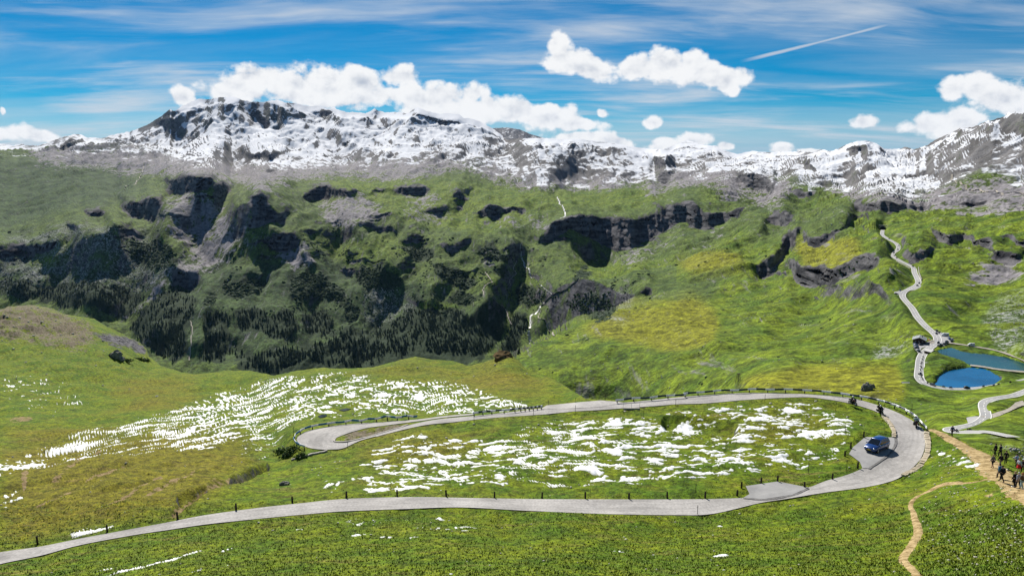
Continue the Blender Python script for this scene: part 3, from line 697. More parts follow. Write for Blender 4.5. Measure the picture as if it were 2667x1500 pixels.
HAIRPIN = [((1012, 1129), (1000, 1127), -42.4), ((942, 1147), (926, 1147), -42.7), ((895, 1167.5), (905, 1153), -42.9), ((864, 1171), (890, 1154), -43.0), ((833, 1171), (882, 1153), -43.1), ((802, 1166), (876, 1152), -43.2), ((779, 1155), (870, 1150), -43.3), ((773, 1144), (870, 1147), -43.4), ((780, 1135), (873, 1144), -43.5), ((794, 1126), (878, 1140), -43.6), ((818, 1119), (890, 1135), -43.7), ((856, 1112), (911, 1127), -43.8), ((895, 1107), (932, 1121), -43.9), ((942, 1103), (957, 1115), -44.0), ((988, 1101), (1000, 1109), -43.9), ((1050, 1096), (1054, 1102), -43.8), ((1097, 1092), (1100, 1096), -43.7), ((1150, 1085), (1152, 1088.5), -43.6), ((1232, 1077.5), (1234, 1080.5), -43.4)]
LAYBY_CAR = [(2246, 1222), (2239, 1206), (2211, 1185), (2221, 1168), (2253, 1141), (2333, 1142), (2331, 1160), (2312, 1187), (2262, 1222)]
LAYBY_LOW = [(1935, 1300), (1952, 1290), (1942, 1269), (2026, 1257), (2106, 1273), (2062, 1292), (1990, 1303)]
TURNOUT = [(1407, 1068), (1424, 1058), (1494, 1051), (1564, 1045), (1604, 1048), (1625, 1051), (1564, 1062), (1494, 1066)]

near_pts = [(-250, 1500, -34), (-250, 1600, -31), (0, 1500, -34.2), (0, 1600, -31), (500, 1500, -31), (500, 1420, -35), (1333, 1500, -27.6), (1333, 1420, -34.5), (1000, 1420, -34), (1700, 1420, -34.8), (2000, 1380, -36.3), (2000, 1500, -27.5), (2667, 1500, -24.3), (2350, 1500, -26.5), (500, 1600, -26), (1333, 1600, -22.5), (2000, 1600, -22), (2667, 1600, -19.5), (1333, 1700, -17.5), (2667, 1700, -15), (0, 1700, -27), (2920, 1500, -21),
    (2920, 1350, -24), (2920, 1600, -17), (1100, 1200, -40.5), (1500, 1200, -39.5), (1900, 1180, -39.3), (2100, 1120, -39.5), (1500, 1120, -40.9), (1250, 1150, -41), (1240, 1120, -41.2), (1200, 1110, -41.5), (1160, 1130, -41.4), (1180, 1085, -42.3), (1236, 1076, -42.2), (1700, 1250, -38.9), (1300, 1260, -38.9), (1000, 1250, -39.7), (2150, 1200, -39.0), (1850, 1090, -40.0), (2000, 1250, -38.7),
    (300, 1250, -41), (0, 1300, -42), (0, 1380, -38.5), (0, 1200, -47), (300, 1150, -50), (500, 1260, -40), (600, 1200, -44.5), (750, 1250, -40.6), (600, 1100, -52), (0, 1100, -58), (0, 1000, -68), (400, 1030, -66), (800, 1050, -53), (800, 980, -62), (1080, 935, -60), (1250, 956, -59), (1310, 930, -55), (1400, 1000, -52), (1480, 1030, -46), (1000, 1050, -50), (1300, 1020, -49), (1200, 1000, -54), (900, 1080, -48), (720, 1160, -47.5), (700, 1130, -49), (1100, 1070, -49),
    (600, 968, -84), (480, 977, -82), (300, 930, -85), (0, 940, -84), (80, 800, -85), (250, 834, -94), (350, 888, -102), (388, 945, -99), (0, 812, -80), (150, 880, -88), (716, 985, -66), (-250, 805, -80), (-250, 940, -83), (-250, 1100, -60), (-250, 1300, -43), (200, 1060, -62),
    (2500, 1180, -36.5), (2600, 1240, -32), (2530, 1160, -37.5), (2640, 1207, -35), (2667, 1216, -34.6), (2500, 1350, -30.5), (2350, 1300, -35.6), (2350, 1420, -30.5), (2440, 1122, -38.6), (2450, 1200, -37), (2667, 1330, -27.6), (2667, 1270, -30.6), (2440, 1260, -35), (2920, 1300, -28)]
npl = [(x, y, float(at_z(x, y, z))) for x, y, z in near_pts]
for (a, b, z) in ROAD_NEAR + HAIRPIN[:-3]:
    for (x, y) in (a, b):
        npl.append((x, y, float(at_z(x, y, z))))
    # the verge beyond the edge keeps near the road's level
for (x, y) in LAYBY_CAR[:5]:
    npl.append((x, y, float(at_z(x, y, -38.65))))
for (x, y) in LAYBY_LOW[1:5]:
    npl.append((x, y, float(at_z(x, y, -38.4))))
L_near = rbf(npl, 14.0)
keep_n = np.zeros((RH, RW))
fill(keep_n, [a for a, b, z in ROAD_NEAR] + [b for a, b, z in ROAD_NEAR][::-1])
fill(keep_n, [a for a, b, z in HAIRPIN] + [b for a, b, z in HAIRPIN][::-1])
for p_ in (LAYBY_CAR, LAYBY_LOW, TURNOUT, [(822, 1092), (828, 1078), (856, 1076), (858, 1090)], [(878, 1076), (884, 1062), (920, 1062), (914, 1075)]):
    fill(keep_n, p_)
keep_n = np.clip(blur(keep_n, 5, 4, 2) * 1.9, 0, 1)


def near_D(x, y):
    return np.exp(samp(L_near, x, y))


def near_pos(x, y):
    return at_d(x, y, near_D(x, y))


# ------------------------------------------------------------------ ground materials
def ground_material(name, far):
    m = bpy.data.materials.new(name)
    m.use_nodes = True
    g = G(m.node_tree)
    g.n.clear()
    P = g.n.new('ShaderNodeNewGeometry')
    pos = P.outputs['Position']
    nsp = g.n.new('ShaderNodeSeparateXYZ')
    g.l.new(P.outputs['Normal'], nsp.inputs[0])
    nz = nsp.outputs[2]
    if far:
        sc = dict(a=1 / 260, b=1 / 55, c=1 / 12, d=1 / 3.5)
    else:
        sc = dict(a=1 / 22, b=1 / 5.0, c=1 / 0.9, d=1 / 0.22)
    na = g.noise(pos, sc['a'], 5, 0.6)
    nb = g.noise(pos, sc['b'], 5, 0.6)
    nc = g.noise(pos, sc['c'], 4, 0.65)
    nd = g.noise(pos, sc['d'], 3, 0.7)
    if far:
        g1, g2, g3 = (0.145, 0.195, 0.010), (0.066, 0.118, 0.009), (0.205, 0.205, 0.012)
    else:
        g1, g2, g3 = (0.145, 0.182, 0.005), (0.066, 0.124, 0.004), (0.165, 0.142, 0.009)
    grass = g.mix(g.ss(nb, 0.34, 0.66), g1, g2)
    if far:
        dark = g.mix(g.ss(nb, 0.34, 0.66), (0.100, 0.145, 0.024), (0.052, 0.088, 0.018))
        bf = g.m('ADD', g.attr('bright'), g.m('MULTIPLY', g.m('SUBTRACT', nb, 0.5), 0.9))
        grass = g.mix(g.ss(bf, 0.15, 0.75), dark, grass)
        grass = g.mix(g.ss(g.attr('bright'), -0.05, -0.6, 0.0, 0.75), grass, g.mix(g.ss(nb, 0.34, 0.66), (0.046, 0.084, 0.026), (0.024, 0.048, 0.019)))  # below zero the grass darkens; in the far-left valley this paints cloud shadow
    dryf = g.m('ADD', g.attr('dry'), g.m('MULTIPLY', g.m('SUBTRACT', na, 0.5), 1.5 if not far else 0.7), clamp=True)
    grass = g.mix(g.m('MULTIPLY', g.ss(dryf, 0.1, 0.9), 0.85), grass, g3)
    if not far:
        tr = g.noise(g.mapping(pos, (1 / 7.0, 1 / 1.3, 1 / 2.0), (0, 0, R(-62))), 1.0, 6, 0.66, 0.5)
        grass = g.mix(g.m('MULTIPLY', g.ss(tr, 0.52, 0.72), 0.7), grass, (0.165, 0.125, 0.038))
        grass = g.mix(g.m('MULTIPLY', g.ss(tr, 0.46, 0.30), 0.55), grass, (0.040, 0.075, 0.008))
    tuft = g.ss(nc, 0.28, 0.72, 0.42, 1.5)
    grass = g.mix(1.0, grass, g.node('ShaderNodeCombineColor', Red=tuft, Green=tuft, Blue=tuft), 'MULTIPLY')
    fine = g.ss(nd, 0.32, 0.68, 0.58, 1.4)
    grass = g.mix(1.0, grass, g.node('ShaderNodeCombineColor', Red=fine, Green=fine, Blue=fine), 'MULTIPLY')
    # stone
    strat = g.noise(g.mapping(pos, (1, 1, 5.0)), sc['b'] * 0.9, 6, 0.65)
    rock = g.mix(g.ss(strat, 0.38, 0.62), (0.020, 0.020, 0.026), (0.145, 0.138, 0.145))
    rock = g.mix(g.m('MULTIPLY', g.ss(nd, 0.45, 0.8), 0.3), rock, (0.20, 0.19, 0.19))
    scree = g.mix(g.ss(nc, 0.3, 0.7), (0.135, 0.126, 0.132), (0.300, 0.282, 0.292))
    if not far:
        scree = g.mix(g.ss(nc, 0.3, 0.7), (0.075, 0.062, 0.034), (0.215, 0.180, 0.125))
    soil = g.mix(g.ss(nc, 0.3, 0.7), (0.15, 0.105, 0.045), (0.30, 0.22, 0.11))
    jit = g.m('ADD', g.m('MULTIPLY', g.m('SUBTRACT', nc, 0.5), 2.0), g.m('MULTIPLY', g.m('SUBTRACT', nb, 0.5), 2.2))
    run = g.noise(g.mapping(pos, (1 / 13, 1 / 120, 1 / 60) if far else (1 / 1.2, 1 / 4, 1 / 3)), 1.0, 5, 0.65, 0.4)
    jit = g.m('ADD', jit, g.m('MULTIPLY', g.m('SUBTRACT', run, 0.5), 1.6))
    def fac(attr, lo=0.35, hi=0.62, k=1.0):
        a = g.attr(attr)
        return g.ss(g.m('ADD', a, g.m('MULTIPLY', g.m('MULTIPLY', jit, k), g.ss(a, 0.0, 0.25))), lo, hi)
    col = g.mix(fac('scree'), grass, scree)
    if far:
        # stony runnels down the slopes
        runf = g.m('MULTIPLY', g.ss(run, 0.56, 0.70), g.ss(nz, 0.985, 0.86))
        col = g.mix(g.m('MULTIPLY', runf, 0.75), col, scree)
        # boulder specks on grass
        bo = g.attr('boulder')
        vor = g.node('ShaderNodeTexVoronoi', Vector=pos, Scale=1 / 8.0)
        speck = g.m('MULTIPLY', g.m('MULTIPLY', g.ss(bo, 0.1, 0.6), g.ss(nb, 0.38, 0.6)), g.ss(g.m('ADD', nd, g.m('MULTIPLY', nc, 0.6)), 0.78, 0.92))
        col = g.mix(speck, col, (0.34, 0.34, 0.34))
        scr = g.m('ADD', g.attr('scrub'), g.m('MULTIPLY', jit, g.ss(g.attr('scrub'), 0.02, 0.3)))
        col = g.mix(g.ss(scr, 0.38, 0.52), col, g.mix(g.ss(nd, 0.3, 0.7), (0.010, 0.024, 0.010), (0.028, 0.050, 0.016)))
    else:
        soilf = fac('dirt', 0.35, 0.55, 0.8)
        col = g.mix(soilf, col, soil)
    rockf = g.m('ADD', g.attr('rock'), g.m('MULTIPLY', jit, 0.5))
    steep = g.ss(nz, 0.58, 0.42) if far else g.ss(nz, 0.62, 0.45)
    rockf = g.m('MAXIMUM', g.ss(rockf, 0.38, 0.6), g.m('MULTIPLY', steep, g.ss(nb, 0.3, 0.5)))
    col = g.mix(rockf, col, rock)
    bump_h = g.m('ADD', g.m('MULTIPLY', nc, 1.0), g.m('MULTIPLY', nd, 0.35))
    if far:
        # summer snow: whole on the heights, torn where rock and turf come through
        st = g.noise(g.mapping(pos, (1.0, 1.0, 1.3), (0, 0, R(25))), 1 / 170.0, 7, 0.56, 0.4)
        st2 = g.noise(g.mapping(pos, (1.0, 0.8, 0.9), (0, 0, R(-20))), 1 / 30.0, 4, 0.6, 0.2)
        s = g.m('ADD', g.attr('snow'), g.m('MULTIPLY', g.m('SUBTRACT', st, 0.5), 1.35))
        s = g.m('ADD', s, g.m('MULTIPLY', g.m('SUBTRACT', st2, 0.5), 1.0))
        s = g.m('ADD', s, g.m('MULTIPLY', g.m('SUBTRACT', nz, 0.88), 2.2))
        s = g.m('MULTIPLY', s, g.ss(g.attr('snow'), 0.0, 0.15))
        brown = g.mix(g.ss(nb, 0.3, 0.7), (0.080, 0.075, 0.072), (0.195, 0.188, 0.188))
        col = g.mix(g.m('MULTIPLY', g.ss(g.attr('snow'), 0.22, 0.45), g.m('SUBTRACT', 1.0, rockf)), col, brown)
        snf = g.ss(s, 0.38, 0.62)
        col = g.mix(snf, col, (0.66, 0.68, 0.72))
        bump_h = g.m('MULTIPLY', bump_h, g.m('SUBTRACT', 1.0, g.m('MULTIPLY', snf, 0.8)))
    b = g.n.new('ShaderNodeBsdfPrincipled')
    g.put(b.inputs['Base Color'], col)
    b.inputs['Roughness'].default_value = 0.9
    b.inputs['Specular IOR Level'].default_value = 0.12
    bp = g.n.new('ShaderNodeBump')
    bp.inputs['Strength'].default_value = 0.75 if far else 0.8
    bp.inputs['Distance'].default_value = 5.0 if far else 0.28
    g.l.new(bump_h, bp.inputs['Height'])
    g.l.new(bp.outputs[0], b.inputs['Normal'])
    o = g.n.new('ShaderNodeOutputMaterial')
    g.l.new(b.outputs[0], o.inputs[0])
    return m


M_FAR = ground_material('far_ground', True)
M_NEAR = ground_material('near_ground', False)


# ------------------------------------------------------------------ far land
def build_far():
    xs = np.arange(-318, 3000, 2.5)
    nr = 420
    x = np.tile(xs, (nr, 1))
    top = SKYLINE(xs) + 0.0
    jag = fbm(xs / 9.0, xs * 0 + 3.3, 4, 5) * 3.2 * np.interp(xs, [0, 500, 1300, 1800, 2400, 2700], [1, 1.0, 0.6, 0.5, 0.8, 0.8])
    top = top + jag
    bot = np.maximum(NEAR_EDGE(xs) + 90, 990)
    bot = np.maximum(bot, np.interp(xs, [1500, 2200], [900, 1190]))
    ker = np.hanning(81)
    bot = np.convolve(np.pad(bot, 40, mode='edge'), ker / ker.sum(), 'valid')
    tops = np.convolve(np.pad(top, 40, mode='edge'), ker / ker.sum(), 'valid')
    v = np.linspace(0, 1, nr)[:, None]
    y = tops[None] * (1 - v) + bot[None] * v + (top - tops)[None] * np.exp(-v * 22) * (1 - v)
    Lg = far_log(x, y)
    # the ground hidden by the meadow stays beyond it
    nl = np.log(1.25) + samp(L_near, x, np.maximum(y, NEAR_EDGE(x)))
    Lg = np.where(y > NEAR_EDGE(x) - 2, np.maximum(Lg, nl), Lg)
    D = np.exp(Lg)
    P = at_d(x, y, D)
    X, Y, Z = P[..., 0].copy(), P[..., 1].copy(), P[..., 2].copy()
    kp = 1 - samp(keep, x, y)
    cl = samp(cliff_hard, x + 3 * fbm(x / 12, y / 12, 3, 3), y + 2 * fbm(x / 12, y / 12, 3, 4))
    sk = sstep(y - top[None], 2, 40)
    far_w = sstep(D, 700, 2200)
    wx, wy = fbm(X / 420, Y / 420, 3, 41) * 130, fbm(X / 420, Y / 420, 3, 43) * 130
    rw = sstep(x, 1500, 1950)
    rel = 26 * far_w * ridged((X + wx) / 520, (Y + wy) / 620, 4, 11)
    gl = ridged((X + wx * 0.6) / 120, (Y + wy) / 460, 4, 13)
    gr = ridged((X + wx - Y * 0.5) / 420, (Y + wy * 0.5 + 0.45 * X) / 125, 4, 14)
    rel = rel + (18 * gl * (1 - rw) * (0.3 + 0.7 * far_w) + (11 * np.clip((D - 380) / 600, 0.08, 1) + 9 * far_w) * gr * rw)
    rel = rel + 7.5 * fbm((X + wx * .3) / 60, Y / 150, 3, 15) * (0.35 + 0.65 * far_w)
    rel = rel + 2.4 * ridged(X / 26 + gl, Y / 150, 2, 18) * (0.3 + 0.7 * far_w) * (1 - sstep(Z, -110, 0))
    rel = rel + 1.7 * fbm(X / 17, Y / 22, 4, 19) * (1 - sstep(D, 700, 1500)) + 2.2 * fbm(X / 19, Y / 110, 3, 20) * far_w
    high = sstep(Z, -110, 120) * sk * sstep(D, 1500, 2600)
    rel = rel + high * (62 * ridged((X + wx * 2) / 480, (Y + wy * 2) / 560, 4, 23, 0.5) + 13 * ridged((X + wx) / 120, (Y + wy) / 280, 3, 27, 0.55))
    rel = rel * kp * (0.12 + 0.88 * sk) * (1 - 0.55 * np.clip(samp(polymask(CLIFFS, 15), x, y) * 1.4, 0, 1))
    Z = Z + rel
    # buttresses and gullies on the faces
    Y2 = Y + cl * kp * (16 * ridged(X / 34, Z / 110, 4, 51) + 7 * fbm(X / 12, Z / 16, 3, 53)) * np.clip(D / 2600, 0.25, 1.2)
    Y2 = Y2 + cl * kp * sstep(1900 - D, 0, 500) * (5.5 * ridged(X / 11, Z / 30, 3, 55) + 2.5 * fbm(X / 5, Z / 7, 3, 57))
    k_ = Y2 / Y
    Pn = np.stack([X * k_, Y2, Z * k_], -1)
    # lake beds lie under the water
    for lk in (LAKE_UP, LAKE_LOW):
        k = in_poly(x, y, lk)
        ds = seg_dist(x, y, lk + lk[:1])
        Pn[..., 2] = np.where(k, LAKE_Z - 0.25 - np.minimum(ds * 0.35, 4), Pn[..., 2])
    wxp, wyp = 7 * fbm(X / 90, Y / 130 + Z / 60, 3, 61), 5 * fbm(X / 90, Y / 130 + Z / 60, 3, 62)
    near_s = np.clip(D / 2200, 0.25, 1) * 1.8
    sx, sy = x + wxp * near_s, y + wyp * near_s
    sn = np.zeros((RH, RW))
    for p_, v_ in SNOW:
        fill(sn, p_, v_)
    sn = blur(sn, 28, 18, 2)
    rk = np.maximum(blur(cliff, 4, 3, 1), polymask(ROCKY, 6) * 0.42)
    sc = np.zeros((RH, RW))
    for p_ in SCREE:
        fill(sc, p_, 0.72)
    for p_ in TALUS:
        stroke(sc, p_, 4, 0.62)
    hill = [(1230, 440), (1400, 400), (1700, 405), (1712, 450), (1640, 486), (1500, 500), (1400, 496), (1300, 474)]
    fill(sc, hill, 0.85)
    for p_ in BENCH_SCREE:
        fill(sc, p_, 0.86)
    sc = blur(sc, 18, 13, 2)
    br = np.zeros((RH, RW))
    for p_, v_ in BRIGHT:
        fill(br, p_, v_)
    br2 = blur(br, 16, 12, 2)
    br2 = br2 - 0.75 * polymask([[(-330, 425), (120, 430), (300, 445), (400, 490), (300, 540), (200, 552), (0, 605), (-330, 640)], [(0, 640), (200, 620), (330, 640), (460, 700), (380, 800), (0, 790)], [(430, 700), (900, 700), (1300, 830), (1250, 960), (430, 960)]], 26) * (br2 < 0.3)  # first area: cloud shadow painted into the grass; the others are darker green
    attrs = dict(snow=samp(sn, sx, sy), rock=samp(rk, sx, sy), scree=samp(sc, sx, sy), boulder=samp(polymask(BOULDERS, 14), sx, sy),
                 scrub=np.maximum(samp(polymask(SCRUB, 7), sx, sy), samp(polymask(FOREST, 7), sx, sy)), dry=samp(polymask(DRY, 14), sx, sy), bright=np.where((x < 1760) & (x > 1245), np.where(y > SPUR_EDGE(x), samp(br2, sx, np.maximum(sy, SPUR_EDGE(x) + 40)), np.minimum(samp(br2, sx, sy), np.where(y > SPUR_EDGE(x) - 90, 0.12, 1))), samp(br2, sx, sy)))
    N = grid_normals(Pn)
    nc = len(xs)
    Q = grid_quads(nr, nc)
    cx, cy = x[:-1, :-1].ravel(), y[:-1, :-1].ravel()
    snowline = lerp_line([(-330, 404), (0, 408), (300, 420), (520, 455), (640, 450), (800, 455), (1040, 440), (1200, 432), (1300, 472), (1400, 492), (1550, 496), (1680, 482), (1870, 476), (2000, 486), (2200, 515), (2380, 548), (2560, 505), (2700, 530), (3040, 520)])
    is_m = cy < snowline(cx) + 6 * fbm(cx / 40, cy / 40, 2, 9)
    is_s = (~is_m) & (((cy > SPUR_EDGE(cx)) & (cx > 1245)) | ((cx > 1900) & (cy > np.interp(cx, [1900, 1960, 2060, 2200, 3040], [790, 735, 620, 545, 520]))))
    out = {}
    for nm, k in (('snowy_mountain_range', is_m), ('green_pass_hillside', is_s), ('valley_slope', ~(is_m | is_s))):
        q = Q[k]
        u, inv = np.unique(q, return_inverse=True)
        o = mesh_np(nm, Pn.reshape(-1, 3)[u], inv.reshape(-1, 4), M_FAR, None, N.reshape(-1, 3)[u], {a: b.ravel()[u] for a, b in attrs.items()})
        out[nm] = tag(o, kind='structure')
    tag(out['snowy_mountain_range'], 'snow-covered mountain range with dark rock bands along the skyline')
    tag(out['green_pass_hillside'], 'sunlit green hillside below the pass road and around the lakes')
    tag(out['valley_slope'], 'green valley side with dark cliffs, scree and forest at its foot')
    return dict(x=x, y=y, P=Pn, attrs=attrs)


FAR = build_far()


def far_at(x, y):
    """a point of the finished far surface under picture point x, y"""
    xs, ys = FAR['x'][0], FAR['y']
    c = int(np.clip(round((x - xs[0]) / 2.5), 0, len(xs) - 1))
    r = int(np.clip(np.searchsorted(ys[:, c], y), 0, ys.shape[0] - 1))
    return Vector(FAR['P'][r, c])


def build_blue_peak():
    xs = np.linspace(1200, 1480, 120)
    top = np.interp(xs, [1200, 1260, 1288, 1323, 1354, 1382, 1414, 1450, 1480], [352, 340, 334, 332.5, 338, 350, 359, 366, 372]) + 1.2 * fbm(xs / 8, xs * 0, 3, 4)
    v = np.linspace(0, 1, 24)[:, None]
    x = np.tile(xs, (24, 1))
    y = top[None] + v * 70
    P = at_d(x, y, 11500 - 2600 * v + 220 * ridged(x / 30, y / 40, 3, 6))
    n = P.size // 3
    o = mesh_np('distant_mountain', P.reshape(-1, 3), grid_quads(24, 120), M_FAR, attrs=dict(snow=np.full(n, 0.16), rock=np.full(n, 0.95), scree=np.zeros(n), boulder=np.zeros(n), scrub=np.zeros(n), dry=np.zeros(n), bright=np.zeros(n)))
    tag(o, 'distant bare rock summit showing behind the snowy ridge', kind='structure')


build_blue_peak()


# ------------------------------------------------------------------ near land
DRY_N = [[(0, 1130), (350, 1120), (640, 1120), (700, 1200), (560, 1290), (300, 1380), (0, 1420)], [(900, 1120), (1150, 1100), (1300, 1180), (1100, 1220), (920, 1260)], [(780, 960), (1340, 930), (1500, 1040), (1350, 1060), (1000, 1000)], [(1780, 1080), (2080, 1050), (2250, 1090), (2000, 1160), (1800, 1130)], [(300, 980), (560, 1000), (500, 1080), (250, 1060)], [(2100, 1300), (2340, 1280), (2360, 1330), (2150, 1340)]]
DIRT_N = [([(140, 1262), (220, 1200), (262, 1180)], 4), ([(100, 1330), (180, 1290), (330, 1215)], 4), ([(450, 1340), (520, 1290), (560, 1270), (640, 1240)], 6), ([(370, 1310), (440, 1270), (510, 1240)], 4), ([(60, 1260), (70, 1240), (62, 1290)], 5), ([(280, 1330), (420, 1250)], 4), ([(30, 1100), (80, 1095)], 5)]
HILLTOP = [(-330, 790), (100, 790), (170, 825), (240, 850), (250, 890), (200, 930), (100, 900), (0, 895), (-330, 880)]
HILLROCK = [(235, 880), (290, 872), (340, 878), (375, 900), (384, 930), (350, 915), (290, 900)]


def build_near():
    xs = np.arange(-318, 3010, 2.3)
    nr = 285
    x = np.tile(xs, (nr, 1))
    top = NEAR_EDGE(xs) + 1.2 * fbm(xs / 14, xs * 0 + 9, 3, 8)
    bot = np.full_like(xs, 1690.0)
    v = np.linspace(0, 1, nr)[:, None]
    v = v * (0.72 + 0.28 * v)
    ker = np.hanning(81)
    tops = np.convolve(np.pad(top, 40, mode='edge'), ker / ker.sum(), 'valid')
    y = tops[None] * (1 - v) + bot[None] * v + (top - tops)[None] * np.exp(-v * 14) * (1 - v)
    P = near_pos(x, y)
    X, Y, Z = P[..., 0].copy(), P[..., 1].copy(), P[..., 2].copy()
    kp = 1 - samp(keep_n, x, y)
    D = Y
    sk = sstep(y - top[None], 0, 26)
    wx = fbm(X / 14, Y / 14, 3, 71) * 5
    rel = 0.75 * fbm((X + wx) / 15, (Y - wx) / 13, 4, 73) + 0.30 * fbm(X / 3.2, Y / 3.0, 4, 75) + 0.10 * fbm(X / 0.9, Y / 0.9, 3, 76)
    rel = rel + sstep(D, 120, 300) * (2.6 * ridged((X + wx) / 36, (Y + wx) / 30, 4, 78) + 0.8 * fbm(X / 9, Y / 8, 3, 79))
    rel = rel + samp(polymask([HILLTOP], 20), x, y) * (2.6 * ridged((X + wx) / 11, (Y - wx) / 60, 4, 85) + 1.2 * ridged(X / 4, Y / 18, 3, 86))
    lf = samp(polymask([[(-330, 1100), (300, 1110), (640, 1110), (720, 1200), (560, 1290), (300, 1370), (-330, 1430)]], 30), x, y)
    ca, sa = math.cos(R(62)), math.sin(R(62))
    U_, V_ = (X + wx) * ca + Y * sa, -(X + wx) * sa + Y * ca
    rel = rel + lf * (0.9 * ridged(U_ / 30, V_ / 7.5, 4, 88) + 0.25 * ridged(U_ / 9, V_ / 2.2, 3, 89))
    fore = sstep(y, 1345, 1400)
    rel = rel * (1 - 0.55 * fore)
    rel = rel * kp * (0.15 + 0.85 * sk)
    # little ravine and peat cuts in the left meadow
    for pts, w, dep in (([(455, 1338), (520, 1292), (600, 1262)], 8, 0.5), ([(610, 1258), (690, 1215)], 9, 1.5), ([(470, 1310), (530, 1285)], 8, 0.9), ([(1740, 1100), (1850, 1110), (1905, 1118)], 14, 1.2)):
        rel = rel - dep * np.clip(1.4 - seg_dist(x, y, pts) / w, 0, 1)
    hb = polymask([HILLROCK], 6)
    Z = Z + rel
    Y2 = Y - samp(hb, x, y) * 10 * ridged(X / 14, Z / 9, 3, 81)
    Pn = np.stack([X * Y2 / Y, Y2, Z], -1)
    # behind its edge the meadow falls away
    back = []
    for k in (1, 2, 3, 4, 5, 6):
        q = Pn[0].copy()
        run = (0.02 * k + 0.012 * k * k) * q[:, 1]
        sc = (q[:, 1] + run) / q[:, 1]
        q2 = np.stack([q[:, 0] * sc, q[:, 1] + run, q[:, 2] - run * (0.35 + 0.09 * k) * 0.9 - 0.26 * run], 1)
        back.append(q2)
    Pf = np.concatenate([np.stack(back[::-1], 0), Pn], 0)
    xf = np.concatenate([np.tile(xs, (6, 1)), x], 0)
    yf = np.concatenate([np.tile(top, (6, 1)), y], 0)
    dirt = np.zeros((RH, RW))
    for p_, w_ in DIRT_N:
        stroke(dirt, p_, w_, 0.6)
    dirt = blur(dirt, 4, 3, 1)
    hill_sc = polymask([HILLTOP], 14) * 0.66
    isl = polymask([[(869, 1149), (895, 1153), (926, 1147), (973, 1135), (1020, 1121), (1066, 1107), (1050, 1102), (1004, 1108), (957, 1115), (911, 1127), (880, 1140)]], 3) * 0.7
    hill_sc = np.maximum(hill_sc, isl)
    sx, sy = xf + 6 * fbm(Pf[..., 0] / 7, Pf[..., 1] / 9, 3, 83), yf + 4 * fbm(Pf[..., 0] / 7, Pf[..., 1] / 9, 3, 84)
    attrs = dict(dry=samp(polymask(DRY_N[1:], 30), sx, sy) * 0.62 + samp(polymask(DRY_N[:1], 40), sx, sy) * 0.95 - 0.25 * sstep(yf, 1330, 1380), dirt=samp(dirt, sx, sy), rock=samp(polymask([HILLROCK, [(2245, 1015), (2275, 1003), (2278, 1015), (2255, 1030)]], 5), sx, sy), scree=samp(hill_sc, sx, sy))
    N = grid_normals(Pf)
    o = mesh_np('meadow', Pf.reshape(-1, 3), grid_quads(nr + 6, len(xs)), M_NEAR, None, N.reshape(-1, 3), {k: b.ravel() for k, b in attrs.items()})
    tag(o, 'grassy alpine meadow round the hairpin road in the foreground', kind='structure')
    return dict(x=x, y=y, P=Pn, N=N[6:], top=top)


NEAR = build_near()


def near_at(x, y):
    xs, ys = NEAR['x'][0], NEAR['y']
    fc = np.clip((x - xs[0]) / 2.3, 0, len(xs) - 1.001)
    c = int(fc)
    col = ys[:, c]
    r = int(np.clip(np.searchsorted(col, y) - 1, 0, len(col) - 2))
    t = np.clip((y - col[r]) / (col[r + 1] - col[r]), 0, 1)
    u = fc - c
    P = NEAR['P']
    a = P[r, c] * (1 - t) + P[r + 1, c] * t
    b = P[r, c + 1] * (1 - t) + P[r + 1, c + 1] * t
    return Vector(a * (1 - u) + b * u)


# ------------------------------------------------------------------ simple materials
def mat(name, col, rough=0.6, spec=0.3, metal=0.0, vary=0.0, scale=3.0, bump=0.0, coat=0.0, col2=None):
    m = bpy.data.materials.new(name)
    m.use_nodes = True
    g = G(m.node_tree)
    b = g.n['Principled BSDF']
    b.inputs['Roughness'].default_value = rough
    b.inputs['Specular IOR Level'].default_value = spec
    b.inputs['Metallic'].default_value = metal
    b.inputs['Coat Weight'].default_value = coat
    if vary or bump or col2:
        tc = g.n.new('ShaderNodeTexCoord').outputs['Object']
        n = g.noise(tc, scale, 5, 0.6)
        c2 = col2 or tuple(min(1, c * (1 + vary)) for c in col)
        c1 = tuple(c * (1 - vary) for c in col) if not col2 else col
        g.put(b.inputs['Base Color'], g.mix(g.ss(n, 0.3, 0.7), c1, c2))
        if bump:
            bp = g.n.new('ShaderNodeBump')
            bp.inputs['Strength'].default_value = bump
            bp.inputs['Distance'].default_value = 0.3 / scale
            g.l.new(n, bp.inputs['Height'])
            g.l.new(bp.outputs[0], b.inputs['Normal'])
    else:
        b.inputs['Base Color'].default_value = (*col, 1)
    return m


